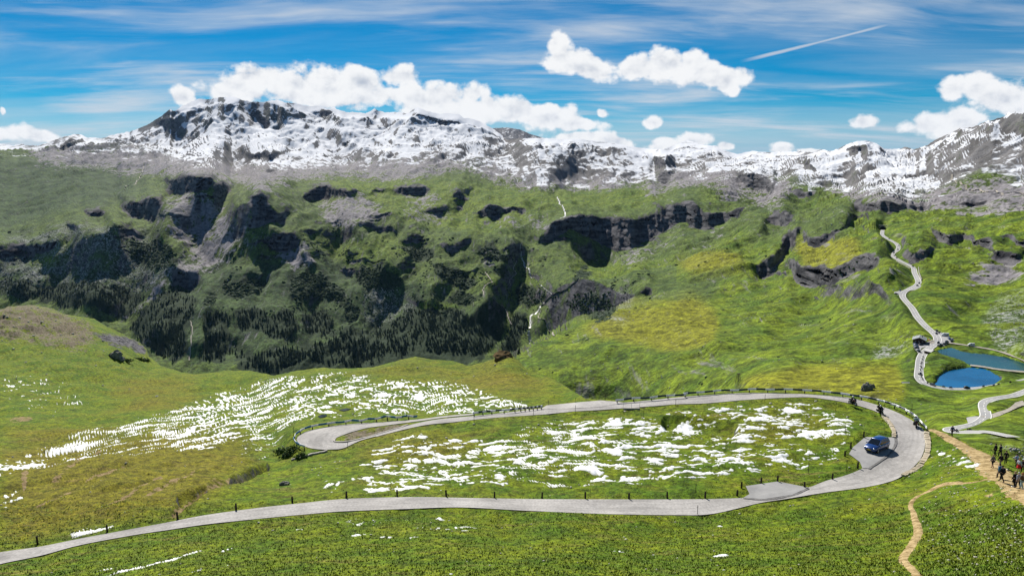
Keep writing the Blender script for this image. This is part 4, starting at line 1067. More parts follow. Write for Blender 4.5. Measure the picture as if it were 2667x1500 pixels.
def road_material(name, c1, c2, setts):
    m = bpy.data.materials.new(name)
    m.use_nodes = True
    g = G(m.node_tree)
    b = g.n['Principled BSDF']
    b.inputs['Roughness'].default_value = 0.85
    b.inputs['Specular IOR Level'].default_value = 0.15
    pos = g.n.new('ShaderNodeNewGeometry').outputs['Position']
    n1 = g.noise(pos, 0.22 if setts else 0.05, 4, 0.6)
    n2 = g.noise(pos, 2.4 if setts else 0.5, 4, 0.7)
    f = g.m('ADD', g.m('MULTIPLY', n1, 0.6), g.m('MULTIPLY', n2, 0.4))
    col = g.mix(g.ss(f, 0.36, 0.64), c1, c2)
    if setts:
        # granite setts laid in fans
        u, v = g.attr('along'), g.attr('across')
        vv = g.m('PINGPONG', v, 0.7)
        w = g.m('ADD', u, g.m('MULTIPLY', g.m('MULTIPLY', vv, vv), 0.9))
        row = g.m('SINE', g.m('MULTIPLY', w, 2 * math.pi / 0.42))
        row = g.m('MULTIPLY', g.ss(row, -0.9, 0.2, 0.92, 1.03), g.ss(n2, 0.2, 0.8, 0.88, 1.1))
        col = g.mix(1.0, col, g.node('ShaderNodeCombineColor', Red=row, Green=row, Blue=row), 'MULTIPLY')
        # mended stretches and stains
        pt = g.noise(g.comb(g.m('MULTIPLY', u, 0.10), g.m('MULTIPLY', v, 0.45), 0.0), 1.0, 3, 0.5)
        col = g.mix(g.m('MULTIPLY', g.ss(pt, 0.56, 0.60), 0.35), col, tuple(c * 0.62 for c in c1))
        ed = g.noise(pos, 1.1, 4, 0.7)
        col = g.mix(g.m('MULTIPLY', g.ss(ed, 0.60, 0.72), 0.3), col, tuple(c * 1.25 for c in c2))
        # tyre-worn tracks
        tr = g.m('ABSOLUTE', g.m('SUBTRACT', g.m('PINGPONG', g.m('ADD', v, 0.2), 1.3), 0.8))
        col = g.mix(g.m('MULTIPLY', g.ss(tr, 0.35, 0.05), 0.22), col, tuple(c * 0.7 for c in c1))
    g.put(b.inputs['Base Color'], col)
    return m


M_SETTS = road_material('granite_setts', (0.310, 0.296, 0.280), (0.420, 0.402, 0.380), True)
M_ASPH = road_material('pale_asphalt', (0.300, 0.300, 0.300), (0.390, 0.385, 0.375), False)
M_LAYBY = road_material('worn_asphalt', (0.235, 0.232, 0.230), (0.345, 0.340, 0.330), False)
M_LINE = mat('white_road_paint', (0.78, 0.77, 0.72), 0.7)
M_GRAVEL = mat('pale_gravel', (0.36, 0.33, 0.28), 0.95, 0.1, vary=0.25, scale=0.4)
M_SOIL = mat('ochre_soil', (0.21, 0.145, 0.062), 0.95, 0.05, scale=1.6, bump=0.9, col2=(0.50, 0.38, 0.20))
M_SNOW = mat('snow', (0.80, 0.82, 0.86), 0.75, 0.25, vary=0.05, scale=1.2, bump=0.25)
M_STONE = mat('pale_kerb_stone', (0.40, 0.33, 0.22), 0.9, 0.1, scale=2.0, col2=(0.55, 0.49, 0.38), bump=0.4)
M_ROCK = mat('grey_rock', (0.10, 0.10, 0.09), 0.95, 0.1, scale=0.8, bump=0.8, col2=(0.26, 0.25, 0.22))


def strip(name, left, right, pos, mat_, lift, nu, nv=7, setts=False, parent=None):
    """a road surface between two picture lines, laid on the ground"""
    a, b = spline(left, nu), spline(right, nu)
    t = np.linspace(0, 1, nv)[None, :]
    x = a[:, 0:1] * (1 - t) + b[:, 0:1] * t
    y = a[:, 1:2] * (1 - t) + b[:, 1:2] * t
    P = pos(x, y)
    P[..., 2] += lift
    mid = P[:, nv // 2]
    s = np.r_[0, np.cumsum(np.linalg.norm(np.diff(mid, axis=0), axis=1))]
    wd = np.linalg.norm(P[:, -1] - P[:, 0], axis=1)
    at = dict(along=np.repeat(s[:, None], nv, 1).ravel(), across=(wd[:, None] * (t - 0.5)).ravel())
    o = mesh_np(name, P.reshape(-1, 3), grid_quads(nu, nv), mat_, parent, None, at)
    return o


def fix_up(o):
    """turn faces so that they look up"""
    me = o.data
    n = np.zeros(len(me.polygons) * 3, np.float32)
    me.polygons.foreach_get('normal', n)
    if n[2::3].mean() < 0:
        me.flip_normals()
    return o


def patch(name, poly, pos, mat_, lift, parent=None, res=2.0):
    """a paved area inside a picture polygon"""
    bm = bmesh.new()
    pts = []
    n = len(poly)
    for i in range(n):
        a, b = poly[i], poly[(i + 1) % n]
        k = max(1, int(math.hypot(b[0] - a[0], b[1] - a[1]) / 6))
        pts += [(a[0] + (b[0] - a[0]) * j / k, a[1] + (b[1] - a[1]) * j / k) for j in range(k)]
    P = pos(np.array([p[0] for p in pts]), np.array([p[1] for p in pts]))
    vs = [bm.verts.new((q[0], q[1], q[2] + lift)) for q in P]
    f = bm.faces.new(vs)
    bmesh.ops.triangulate(bm, faces=[f])
    for _ in range(2):
        bmesh.ops.subdivide_edges(bm, edges=bm.edges[:], cuts=1, use_grid_fill=True)
        bmesh.ops.triangulate(bm, faces=bm.faces[:])
    co = np.array([v.co for v in bm.verts])
    ff = math.cos(PITCH) * co[:, 1] - math.sin(PITCH) * co[:, 2]
    px = PCX + FPX * co[:, 0] / ff
    py = PCY - FPX * (math.sin(PITCH) * co[:, 1] + math.cos(PITCH) * co[:, 2]) / ff
    for v, q in zip(bm.verts, pos(px, py)):
        v.co = (q[0], q[1], q[2] + lift)
    me = bpy.data.meshes.new(name)
    bm.to_mesh(me)
    bm.free()
    me.materials.append(mat_)
    o = bpy.data.objects.new(name, me)
    COL.objects.link(o)
    o.parent = parent
    return fix_up(o)


def ribbon_world(name, path, width, mat_, lift, nu, parent=None, nv=5, jitter=0.0, pos=None, seed=0):
    """a strip of true width along a picture line with heights (x, y, z) or laid on pos(x, y)"""
    c = spline(path, nu)
    if c.shape[1] == 3:
        D = at_z(c[:, 0], c[:, 1], c[:, 2])
        C = at_d(c[:, 0], c[:, 1], D)
    else:
        C = pos(c[:, 0], c[:, 1])
    T = np.gradient(C[:, :2], axis=0)
    T /= np.linalg.norm(T, axis=1, keepdims=True)
    Nn = np.stack([T[:, 1], -T[:, 0]], 1)
    w = np.broadcast_to(np.asarray(width, float), (nu,)) if np.ndim(width) == 0 else np.interp(np.linspace(0, 1, nu), np.linspace(0, 1, len(width)), width)
    t = np.linspace(-0.5, 0.5, nv)
    k = np.arange(nu)
    rows = []
    for i, tt in enumerate(t):
        ww = w * tt
        if jitter and i in (0, nv - 1):
            ww = ww * (1 + jitter * fbm(k / 7.0, k * 0 + i * 3.7, 3, seed + 5))
        p = np.c_[C[:, :2] + Nn * ww[:, None], C[:, 2] + lift]
        rows.append(p)
    P = np.stack(rows, 1)
    s = np.r_[0, np.cumsum(np.linalg.norm(np.diff(C, axis=0), axis=1))]
    o = mesh_np(name, P.reshape(-1, 3), grid_quads(nu, nv), mat_, parent, None, dict(along=np.repeat(s[:, None], nv, 1).ravel(), across=np.tile(t * 1.0, nu)))
    fix_up(o)
    return o, C, Nn, s


# ------------------------------------------------------------------ near road
rd = strip('hairpin_road', [a for a, b, z in ROAD_NEAR], [b for a, b, z in ROAD_NEAR], near_pos, M_SETTS, 0.07, 620, 9)
fix_up(rd)
tag(rd, 'pale sett-paved mountain road curving round the meadow', kind='structure')
rh = strip('hairpin_bend', [a for a, b, z in HAIRPIN], [b for a, b, z in HAIRPIN], near_pos, M_SETTS, 0.085, 260, 13)
fix_up(rh)
tag(rh, 'tight paved hairpin turn at the left end of the loop', kind='structure')
for nm, pl, lb in (('car_layby', LAYBY_CAR, 'grey asphalt layby where the blue car stands'), ('empty_layby', LAYBY_LOW, 'empty grey asphalt layby beside the near road'), ('turnout', TURNOUT, 'paved turnout widening the far limb of the loop')):
    o = patch(nm, pl, near_pos, M_LAYBY if nm != 'turnout' else M_SETTS, 0.10)
    tag(o, lb, kind='structure')
seam = [(2333, 1141), (2331, 1160), (2312, 1187), (2262, 1222)]
o, *_ = ribbon_world('gutter', seam, 0.35, mat('dark_gutter', (0.15, 0.145, 0.14), 0.9, vary=0.3, scale=3), 0.115, 60, pos=near_pos, jitter=0.4)
tag(o, 'dark worn gutter between the road and the car layby', kind='structure')
o, *_ = ribbon_world('gutter', [(1935, 1299), (1990, 1303), (2062, 1292), (2106, 1273)], 0.3, bpy.data.materials['dark_gutter'], 0.115, 60, pos=near_pos, jitter=0.4)
tag(o, 'dark worn gutter between the road and the empty layby', kind='structure')

# ------------------------------------------------------------------ far roads
def far_road(name, path, width, label, nu, lines=True, dash=(4.5, 9.0), lift=0.35, dash_from=0):
    o, C, Nn, s = ribbon_world(name, path, width, M_ASPH, lift, nu)
    tag(o, label, kind='structure')
    if not lines:
        return o, C, s
    for sd_ in (-1, 1):
        P = []
        for off in (width / 2 - 0.55, width / 2 - 0.15):
            P.append(np.c_[C[:, :2] + Nn * off * sd_, C[:, 2] + lift + 0.05])
        e = mesh_np('edge_line', np.stack(P, 1).reshape(-1, 3), grid_quads(nu, 2), M_LINE, o)
        fix_up(e)
    at = dash_from
    while at < s[-1] - dash[0]:
        ss_ = np.linspace(at, at + dash[0], 4)
        c = np.stack([np.interp(ss_, s, C[:, k]) for k in range(3)], 1)
        nn = np.stack([np.interp(ss_, s, Nn[:, k]) for k in range(2)], 1)
        if ray_visible(c[0]):
            P = np.stack([np.c_[c[:, :2] + nn * w_, c[:, 2] + lift + 0.05] for w_ in (-0.17, 0.17)], 1)
            fix_up(mesh_np('centre_dash', P.reshape(-1, 3), grid_quads(4, 2), M_LINE, o))
        at += dash[1]
    return o, C, s


def ray_visible(p):
    x, y, z = p
    f = math.cos(PITCH) * y - math.sin(PITCH) * z
    px = PCX + FPX * x / f
    return -30 < px < 2700


_, PASS_C, PASS_S = far_road('pass_road', ROAD_PASS, 6.6, 'pale asphalt pass road winding down from the tunnel past the lakes', 700)
_, LOW_C, LOW_S = far_road('valley_road', ROAD_LOW, 5.4, 'narrower asphalt road bending below the footpath with white edge lines', 260)
o, *_ = ribbon_world('gravel_track', TRACK, [4.5, 4.5, 5.5, 7], M_GRAVEL, 0.3, 80, jitter=0.3)
tag(o, 'pale gravel track leaving the lower road bend', kind='structure')
o, *_ = ribbon_world('lake_track', LAKE_TRACK, 4.2, M_GRAVEL, 0.3, 120, jitter=0.12)
tag(o, 'pale gravel track running along the far shore of the upper lake', kind='structure')
o, *_ = ribbon_world('causeway', CAUSEWAY, 4.6, M_GRAVEL, 0.25, 80, jitter=0.15)
tag(o, 'narrow stone causeway dividing the two lakes', kind='structure')
for nm, pl, z, lb in (('hut_car_park', PARK_HUT, 0, 'asphalt car park in front of the dark chalet'), ('lake_car_park', PARK_LAKE, 0, 'asphalt car park along the road bend above the upper lake'), ('upper_car_park', PARK_UP, 0, 'small car park beside the S bend of the pass road'), ('upper_layby', PARK_TRI, 0, 'triangular pale layby outside the S bend'), ('lower_layby', PARK_LOW, 0, 'grey layby inside the lower road bend')):
    o = patch(nm, pl, far_pos, M_ASPH, 0.30)
    tag(o, lb, kind='structure')


# ------------------------------------------------------------------ water
def water_material():
    m = bpy.data.materials.new('lake_water')
    m.use_nodes = True
    g = G(m.node_tree)
    b = g.n['Principled BSDF']
    pos = g.n.new('ShaderNodeNewGeometry').outputs['Position']
    n = g.noise(pos, 0.02, 4, 0.6)
    g.put(b.inputs['Base Color'], g.mix(g.ss(n, 0.35, 0.65), (0.005, 0.085, 0.200), (0.008, 0.125, 0.290)))
    b.inputs['Roughness'].default_value = 0.12
    b.inputs['IOR'].default_value = 1.33
    bp = g.n.new('ShaderNodeBump')
    bp.inputs['Strength'].default_value = 0.35
    bp.inputs['Distance'].default_value = 0.25
    g.l.new(g.noise(g.mapping(pos, (1, 0.35, 1)), 0.7, 4, 0.6), bp.inputs['Height'])
    g.l.new(bp.outputs[0], b.inputs['Normal'])
    return m


M_WATER = water_material()
M_WATER2 = M_WATER.copy()
for n_ in M_WATER2.node_tree.nodes:
    if n_.bl_idname == 'ShaderNodeMix':
        n_.inputs[6].default_value = (0.010, 0.055, 0.060, 1)
        n_.inputs[7].default_value = (0.018, 0.090, 0.095, 1)
plane_z = lambda x, y: at_d(x, y, at_z(x, y, LAKE_Z))
for nm, pl, lb in (('upper_lake', LAKE_UP, 'dark blue-green lake beyond the causeway'), ('lower_lake', LAKE_LOW, 'bright blue lake beside the road bend')):
    big = np.array(pl)
    c = big.mean(0)
    pl2 = [tuple(c + (np.array(p) - c) * np.array([1.02, 1.03])) for p in pl]
    o = patch(nm, pl2, plane_z, M_WATER2 if nm == 'upper_lake' else M_WATER, 0.0)
    tag(o, lb, kind='structure')
POND = mat('dark_pond_water', (0.02, 0.035, 0.06), 0.08, 0.5)
for pl, lb in (([(828, 1086), (838, 1081), (850, 1081), (852, 1085), (845, 1089), (833, 1090)], 'small dark round pool in the snowy meadow'), ([(882, 1070), (900, 1065), (915, 1066), (908, 1070), (895, 1073)], 'narrow dark pool behind the hairpin guard rail')):
    o = patch('meadow_pool', pl, near_pos, POND, 0.10)
    tag(o, lb, kind='structure')

M_STREAM = mat('foaming_water', (0.50, 0.50, 0.47), 0.5, 0.4, vary=0.25, scale=0.08)
M_TRAIL = mat('pale_gravel_bed', (0.34, 0.31, 0.26), 0.9, 0.1, vary=0.2, scale=0.05)
STREAMS = [('mountain_stream', crop(*C5, [(1740, 440), (1690, 465), (1610, 500), (1540, 535), (1480, 580), (1440, 630), (1410, 660), (1380, 690), (1382, 740), (1365, 780)]), [3, 4, 5, 6, 7], M_STREAM, 'white stream running through the gorge into the forest'),
    ('waterfall', crop(*C5, [(1362, 790), (1370, 830), (1385, 890)]), [6, 10, 7], M_STREAM, 'white waterfall dropping beside the dark forest'),
    ('trail', crop(*C5, [(1240, 260), (1272, 290), (1250, 340), (1270, 385), (1222, 420), (1232, 455)]), 4, M_TRAIL, 'pale zigzag gully left of the gorge stream'),
    ('side_stream', crop(*C5, [(1300, 150), (1312, 240), (1332, 290), (1335, 330), (1368, 360), (1385, 410)]), 4, M_STREAM, 'thin white stream below the great cliff'),
    ('side_stream', crop(*C5, [(1040, 370), (1090, 440), (1075, 470), (1028, 510), (1030, 565)]), 3.2, M_TRAIL, 'pale gully winding between dark pine scrub'),
    ('side_stream', crop(*C5, [(1100, 590), (1180, 645), (1205, 700), (1212, 730), (1235, 785)]), 3.6, M_TRAIL, 'pale gully dropping through the forest edge'),
    ('side_stream', crop(*C5, [(1350, 500), (1375, 540), (1405, 585)]), 4.5, M_TRAIL, 'short pale chute above the gorge stream'),
    ('trail', crop(*C5, [(1450, 640), (1435, 685), (1490, 720), (1505, 770), (1530, 800), (1550, 828)]), 3.2, M_TRAIL, 'pale footpath climbing right of the waterfall'),
    ('side_stream', crop(*C5, [(1440, 455), (1500, 490), (1540, 530)]), 3.4, M_STREAM, 'thin stream joining the gorge from the left'),
    ('side_stream', crop(*C4, [(1425, 740), (1437, 800), (1430, 860), (1425, 950), (1415, 1050)]), 2.2, M_TRAIL, 'thread of water between two forest stands'),
    ('side_stream', crop(*C1, [(1075, 690), (1060, 740), (1040, 780), (1010, 830), (930, 880)]), 4.5, M_TRAIL, 'pale brook draining the high left valley'),
    ('side_stream', crop(*C2, [(1580, 930), (1600, 990), (1640, 1040), (1600, 1075)]), 5, M_STREAM, 'thin waterfall on the green ledge above the great cliff'),
    ('trail', crop(*C2, [(1200, 820), (1350, 850), (1480, 880), (1560, 885)]), 3.5, M_TRAIL, 'faint track across the high green ledge'),
    ('trail', crop(*C3, [(2030, 810), (2040, 860), (2150, 905), (2330, 935), (2576, 950)]), 5, M_TRAIL, 'far road climbing under the right snowy peak')]


def far_surf(x, y):
    return np.array([far_at(a, b) for a, b in zip(np.ravel(x), np.ravel(y))])


for nm, pts, w, m_, lb in STREAMS:
    o, *_ = ribbon_world(nm, pts, w, m_, 1.6, 60, pos=far_surf, jitter=0.5, nv=3, seed=int(pts[0][0]))
    tag(o, lb, kind='structure')

# ------------------------------------------------------------------ footpaths in the right foreground
near_surf = lambda x, y: np.array([near_at(a, b) for a, b in zip(np.ravel(x), np.ravel(y))])
PATH_MAIN = [(2425, 1119), (2450, 1130), (2480, 1145), (2515, 1166), (2550, 1188), (2585, 1212), (2620, 1240), (2660, 1268), (2720, 1310), (2800, 1370)]
PATH_LOW = [(2588, 1234), (2545, 1249), (2480, 1256), (2440, 1266), (2400, 1287), (2372, 1312), (2380, 1345), (2392, 1385), (2375, 1420), (2352, 1452), (2372, 1480), (2392, 1510), (2390, 1560)]


def make_bvh(sl):
    from mathutils.bvhtree import BVHTree
    P = NEAR['P'][sl]
    q = grid_quads(P.shape[0], P.shape[1])
    return BVHTree.FromPolygons(P.reshape(-1, 3).tolist(), q.tolist())


_BVH = make_bvh((slice(None), slice(1080, None)))


def near_ray(x, y):
    h = _BVH.ray_cast(Vector((x, y, 50)), Vector((0, 0, -1)))
    return None if h[0] is None else h[0].z


def ragged_path(name, path, wid, label, seed, mat_=None, lift=0.10):
    nu = 260
    o, C, Nn, s = ribbon_world(name, path, wid, mat_ or M_SOIL, 0, nu, pos=near_surf, jitter=0.75, nv=9, seed=seed)
    # lay every vertex on the ground
    me = o.data
    co = np.zeros(len(me.vertices) * 3, np.float32)
    me.vertices.foreach_get('co', co)
    co = co.reshape(-1, 3)
    for i in range(len(co)):
        h = near_ray(co[i, 0], co[i, 1])
        if h is not None:
            co[i, 2] = h
    edge = np.tile(np.array([-1.2, -0.3, 0.3, 0.6, 1, 0.6, 0.3, -0.3, -1.2]) * lift, nu)
    co[:, 2] += edge + 0.05 * fbm(co[:, 0] / 0.5, co[:, 1] / 0.5, 3, 5)
    me.vertices.foreach_set('co', co.ravel())
    me.update()
    tag(o, label, kind='structure')
    return o


ragged_path('footpath', PATH_MAIN, [2.0, 2.6, 3.2, 4.0, 5.2, 6.4, 6.6, 6.0, 5, 5], 'broad ochre dirt footpath where the hikers walk', 3)
ragged_path('side_path', PATH_LOW, [1.3, 1.1, 1.6, 1.9, 1.5, 0.8, 0.7, 1.1, 1.2, 1.1, 0.8, 0.9, 0.9], 'eroded ochre side path running down the foreground grass', 8)

# ------------------------------------------------------------------ snow lying on the meadow
def slush_material():
    m = bpy.data.materials.new('melting_snow')
    m.use_nodes = True
    g = G(m.node_tree)
    b = g.n['Principled BSDF']
    pos = g.n.new('ShaderNodeNewGeometry').outputs['Position']
    n = g.noise(pos, 3.0, 5, 0.65)
    t = g.m('ADD', g.attr('thick'), g.m('MULTIPLY', g.m('SUBTRACT', n, 0.5), 0.22))
    c = g.mix(g.ss(t, -0.03, 0.09), (0.33, 0.35, 0.24), (0.78, 0.80, 0.83))
    c = g.mix(g.m('MULTIPLY', g.ss(g.noise(pos, 0.5, 4, 0.6), 0.5, 0.75), 0.25), c, (0.52, 0.52, 0.50))
    g.put(b.inputs['Base Color'], c)
    b.inputs['Roughness'].default_value = 0.7
    bp = g.n.new('ShaderNodeBump')
    bp.inputs['Strength'].default_value = 0.5
    bp.inputs['Distance'].default_value = 0.08
    g.l.new(n, bp.inputs['Height'])
    g.l.new(bp.outputs[0], b.inputs['Normal'])
    return m


M_SLUSH = slush_material()


def build_meadow_snow():
    x, y, P = NEAR['x'], NEAR['y'], NEAR['P']
    X, Y = P[..., 0], P[..., 1]
    den = np.zeros((RH, RW))
    for pl, v in (([(930, 1290), (960, 1170), (1060, 1130), (1400, 1092), (1800, 1062), (2100, 1045), (2230, 1075), (2235, 1130), (2180, 1200), (2080, 1230), (1950, 1240), (1700, 1265), (1400, 1270), (1180, 1275), (1000, 1290)], 0.50),
                  ([(1060, 1180), (1300, 1120), (1600, 1090), (1900, 1120), (1950, 1200), (1700, 1240), (1300, 1230), (1050, 1270)], 0.60), ([(1900, 1060), (2120, 1050), (2180, 1100), (2100, 1210), (1990, 1230), (1900, 1150)], 0.58),
                  ([(-200, 1290), (100, 1170), (250, 1110), (500, 1050), (720, 985), (900, 965), (1000, 985), (1200, 995), (1330, 1035), (1425, 1058), (1300, 1085), (1100, 1084), (900, 1090), (770, 1105), (740, 1150), (560, 1190), (300, 1205)], 0.50),
                  ([(300, 1160), (520, 1060), (740, 985), (900, 1000), (1000, 1040), (860, 1090), (760, 1090), (560, 1150), (400, 1180)], 0.60), ([(950, 1010), (1200, 1000), (1330, 1040), (1400, 1060), (1250, 1078), (1000, 1075)], 0.58),
                  ([(0, 970), (150, 985), (260, 1040), (200, 1090), (0, 1080)], 0.40), ([(0, 1300), (60, 1280), (80, 1320), (0, 1345)], 0.45), ([(100, 1400), (230, 1365), (330, 1370), (200, 1405)], 0.50), ([(560, 1200), (700, 1150), (760, 1170), (640, 1230)], 0.44),
                  ([(720, 1290), (860, 1260), (930, 1280), (860, 1300)], 0.45), ([(1050, 960), (1150, 940), (1150, 965)], 0.42), ([(780, 1180), (960, 1190), (930, 1270), (800, 1260)], 0.44),
                  ([(2420, 1160), (2480, 1175), (2570, 1205), (2560, 1225), (2490, 1215), (2430, 1180)], 0.58), ([(2430, 1240), (2580, 1225), (2580, 1250), (2450, 1250)], 0.40), ([(2253, 1136), (2330, 1136), (2326, 1143), (2260, 1144)], 0.95),
                  ([(2590, 1235), (2670, 1262), (2667, 1300), (2620, 1275)], 0.47),
                  ([(760, 1340), (1260, 1335), (1280, 1400), (760, 1400)], 0.42), ([(900, 1380), (1120, 1370), (1100, 1410), (900, 1405)], 0.45), ([(200, 1440), (620, 1400), (620, 1500), (250, 1500)], 0.37), ([(930, 1480), (1200, 1480), (1200, 1500), (930, 1510)], 0.42), ([(1480, 1420), (1720, 1410), (1720, 1460), (1480, 1460)], 0.40), ([(1800, 1340), (1950, 1330), (1900, 1500), (1780, 1500)], 0.34),
                  ([(600, 1180), (690, 1165), (740, 1185), (620, 1205)], 0.4), ([(-330, 960), (0, 960), (0, 1100), (-330, 1150)], 0.42), ([(2667, 1240), (2950, 1350), (2950, 1500), (2700, 1400)], 0.40)):
        fill(den, pl, v)
    den = blur(den, 9, 6, 2)
    bare = np.zeros((RH, RW))
    for pl in ([(1180, 1120), (1290, 1090), (1400, 1110), (1330, 1140), (1200, 1150)], [(1800, 1120), (1910, 1100), (1930, 1130), (1850, 1150)], [(1090, 1110), (1180, 1100), (1250, 1130), (1120, 1160)], [(2020, 1140), (2190, 1150), (2140, 1180), (2020, 1170)]):
        fill(bare, pl, 0.20)
    d = samp(den, x, y) - samp(blur(bare, 10, 6, 1), x, y)
    w1, w2 = fbm(X / 7, Y / 7, 3, 91) * 2.2, fbm(X / 7, Y / 7, 3, 92) * 2.2
    left = 1 - sstep(x, 700, 1050)
    # drifts lie across the slope; on the left they trail downhill
    a = R(62)
    U, V = (X + w1) * math.cos(a) + (Y + w2) * math.sin(a), -(X + w1) * math.sin(a) + (Y + w2) * math.cos(a)
    nl = 0.25 * fbm(U / 22, V / 6, 4, 93, 0.6) + 0.75 * fbm(U / 8.5, V / 1.3, 5, 94, 0.62)
    nr = 0.36 * fbm((X + w1) / 6.5, (Y + w2) / 4.2, 4, 95, 0.6) + 0.64 * fbm((X + 0.9 * w1 + 0.5 * Y) / 3.3, (Y + 0.8 * w2 - 0.12 * X) / 1.15, 5, 96, 0.62)
    n = nl * left + nr * (1 - left)
    fine = fbm(X / 0.55, Y / 0.5, 3, 97)
    d = np.where(d < 0.8, np.minimum(d, 0.525), d)
    s = d + 0.72 * n + 0.11 * fine
    thr = 0.562
    inside = samp(keep_n, x, y)
    s = s - 0.8 * sstep(inside, 0.35, 0.7) * (d < 0.8)
    s = np.where(d < 0.12, -1, s)
    up = np.clip((s - thr) * 1.1, -0.25, 0.14)
    S = P.copy()
    S[..., 2] += up
    Q = grid_quads(*x.shape)
    k = (s.ravel()[Q] > thr).any(1)
    q = Q[k]
    u, inv = np.unique(q, return_inverse=True)
    o = mesh_np('snow_patches', S.reshape(-1, 3)[u], inv.reshape(-1, 4), M_SLUSH, None, None, dict(thick=(s - thr).ravel()[u]))
    tag(o, 'thin torn patches of melting snow on the meadow', kind='stuff')
    return s, thr


SNOW_S, SNOW_T = build_meadow_snow()


# ------------------------------------------------------------------ the air
def build_haze():
    bm = bmesh.new()
    bmesh.ops.create_cube(bm, size=1.0)
    for v in bm.verts:
        v.co = (v.co.x * 22000, 6800 + v.co.y * 14400, 110 + v.co.z * 1500)
    me = bpy.data.meshes.new('haze')
    bm.to_mesh(me)
    bm.free()
    m = bpy.data.materials.new('mountain_air')
    m.use_nodes = True
    g = G(m.node_tree)
    g.n.clear()
    v = g.n.new('ShaderNodeVolumePrincipled')
    v.inputs['Color'].default_value = (0.38, 0.62, 1.0, 1)
    v.inputs['Density'].default_value = HAZE
    v.inputs['Anisotropy'].default_value = 0.2
    o = g.n.new('ShaderNodeOutputMaterial')
    g.l.new(v.outputs[0], o.inputs['Volume'])
    me.materials.append(m)
    ob = bpy.data.objects.new('haze', me)
    COL.objects.link(ob)
    tag(ob, 'thin blue air over the valley', kind='stuff')


HAZE = 0.5e-5
build_haze()


# ------------------------------------------------------------------ forest, scrub, stones
RND = np.random.RandomState(21)


def conifer_proto(seed, tiers=5, sides=7):
    r = np.random.RandomState(seed)
    V, F = [], []
    def ring(z, rad, n, jit):
        i0 = len(V)
        for k in range(n):
            a = 2 * math.pi * k / n + r.rand() * 0.5
            q = rad * (1 + jit * (r.rand() - 0.5))
            V.append((q * math.cos(a), q * math.sin(a), z - 0.05 * r.rand()))
        return i0
    a = ring(0.0, 0.022, 5, 0)
    b = ring(0.22, 0.016, 5, 0)
    for k in range(5):
        F.append((a + k, a + (k + 1) % 5, b + (k + 1) % 5, b + k))
    nt = len(F)
    for t in range(tiers):
        z0 = 0.08 + 0.80 * t / tiers
        z1 = z0 + 0.34 * (1 - 0.35 * t / tiers)
        rad = 0.19 * (1 - t / tiers) ** 0.85 + 0.028
        i = ring(z0, rad, sides, 0.7)
        V.append((0.01 * r.randn(), 0.01 * r.randn(), min(z1, 1.0)))
        top = len(V) - 1
        for k in range(sides):
            F.append((i + k, i + (k + 1) % sides, top, top))
    return np.array(V), np.array(F), nt


M_CONIFER = mat('conifer_needles', (0.010, 0.024, 0.012), 0.9, 0.1, scale=0.25, col2=(0.026, 0.050, 0.020))
M_BARK = mat('conifer_bark', (0.06, 0.045, 0.035), 0.95)
M_SCRUB = mat('dwarf_pine_green', (0.014, 0.034, 0.012), 0.95, 0.1, scale=0.08, col2=(0.036, 0.062, 0.020))
PROTOS = [conifer_proto(k) for k in range(5)]


def quad_mesh(name, V, F, mat_, kind_tris=True):
    """faces given as quads; a repeated last index marks a triangle"""
    me = bpy.data.meshes.new(name)
    tri = F[:, 2] == F[:, 3]
    T, Qd = F[tri][:, :3], F[~tri]
    nv = np.r_[np.full(len(T), 3), np.full(len(Qd), 4)]
    loops = np.r_[T.ravel(), Qd.ravel()].astype(np.int32)
    me.vertices.add(len(V))
    me.vertices.foreach_set('co', np.asarray(V, np.float32).ravel())
    me.loops.add(len(loops))
    me.loops.foreach_set('vertex_index', loops)
    me.polygons.add(len(nv))
    me.polygons.foreach_set('loop_start', np.r_[0, np.cumsum(nv)[:-1]].astype(np.int32))
    me.update(calc_edges=True)
    for m_ in (mat_ if isinstance(mat_, (list, tuple)) else [mat_]):
        me.materials.append(m_)
    return me


def scatter_points(weight, n):
    w = np.clip(weight, 0, None).ravel()
    idx = RND.choice(len(w), size=n, replace=False, p=w / w.sum())
    return idx


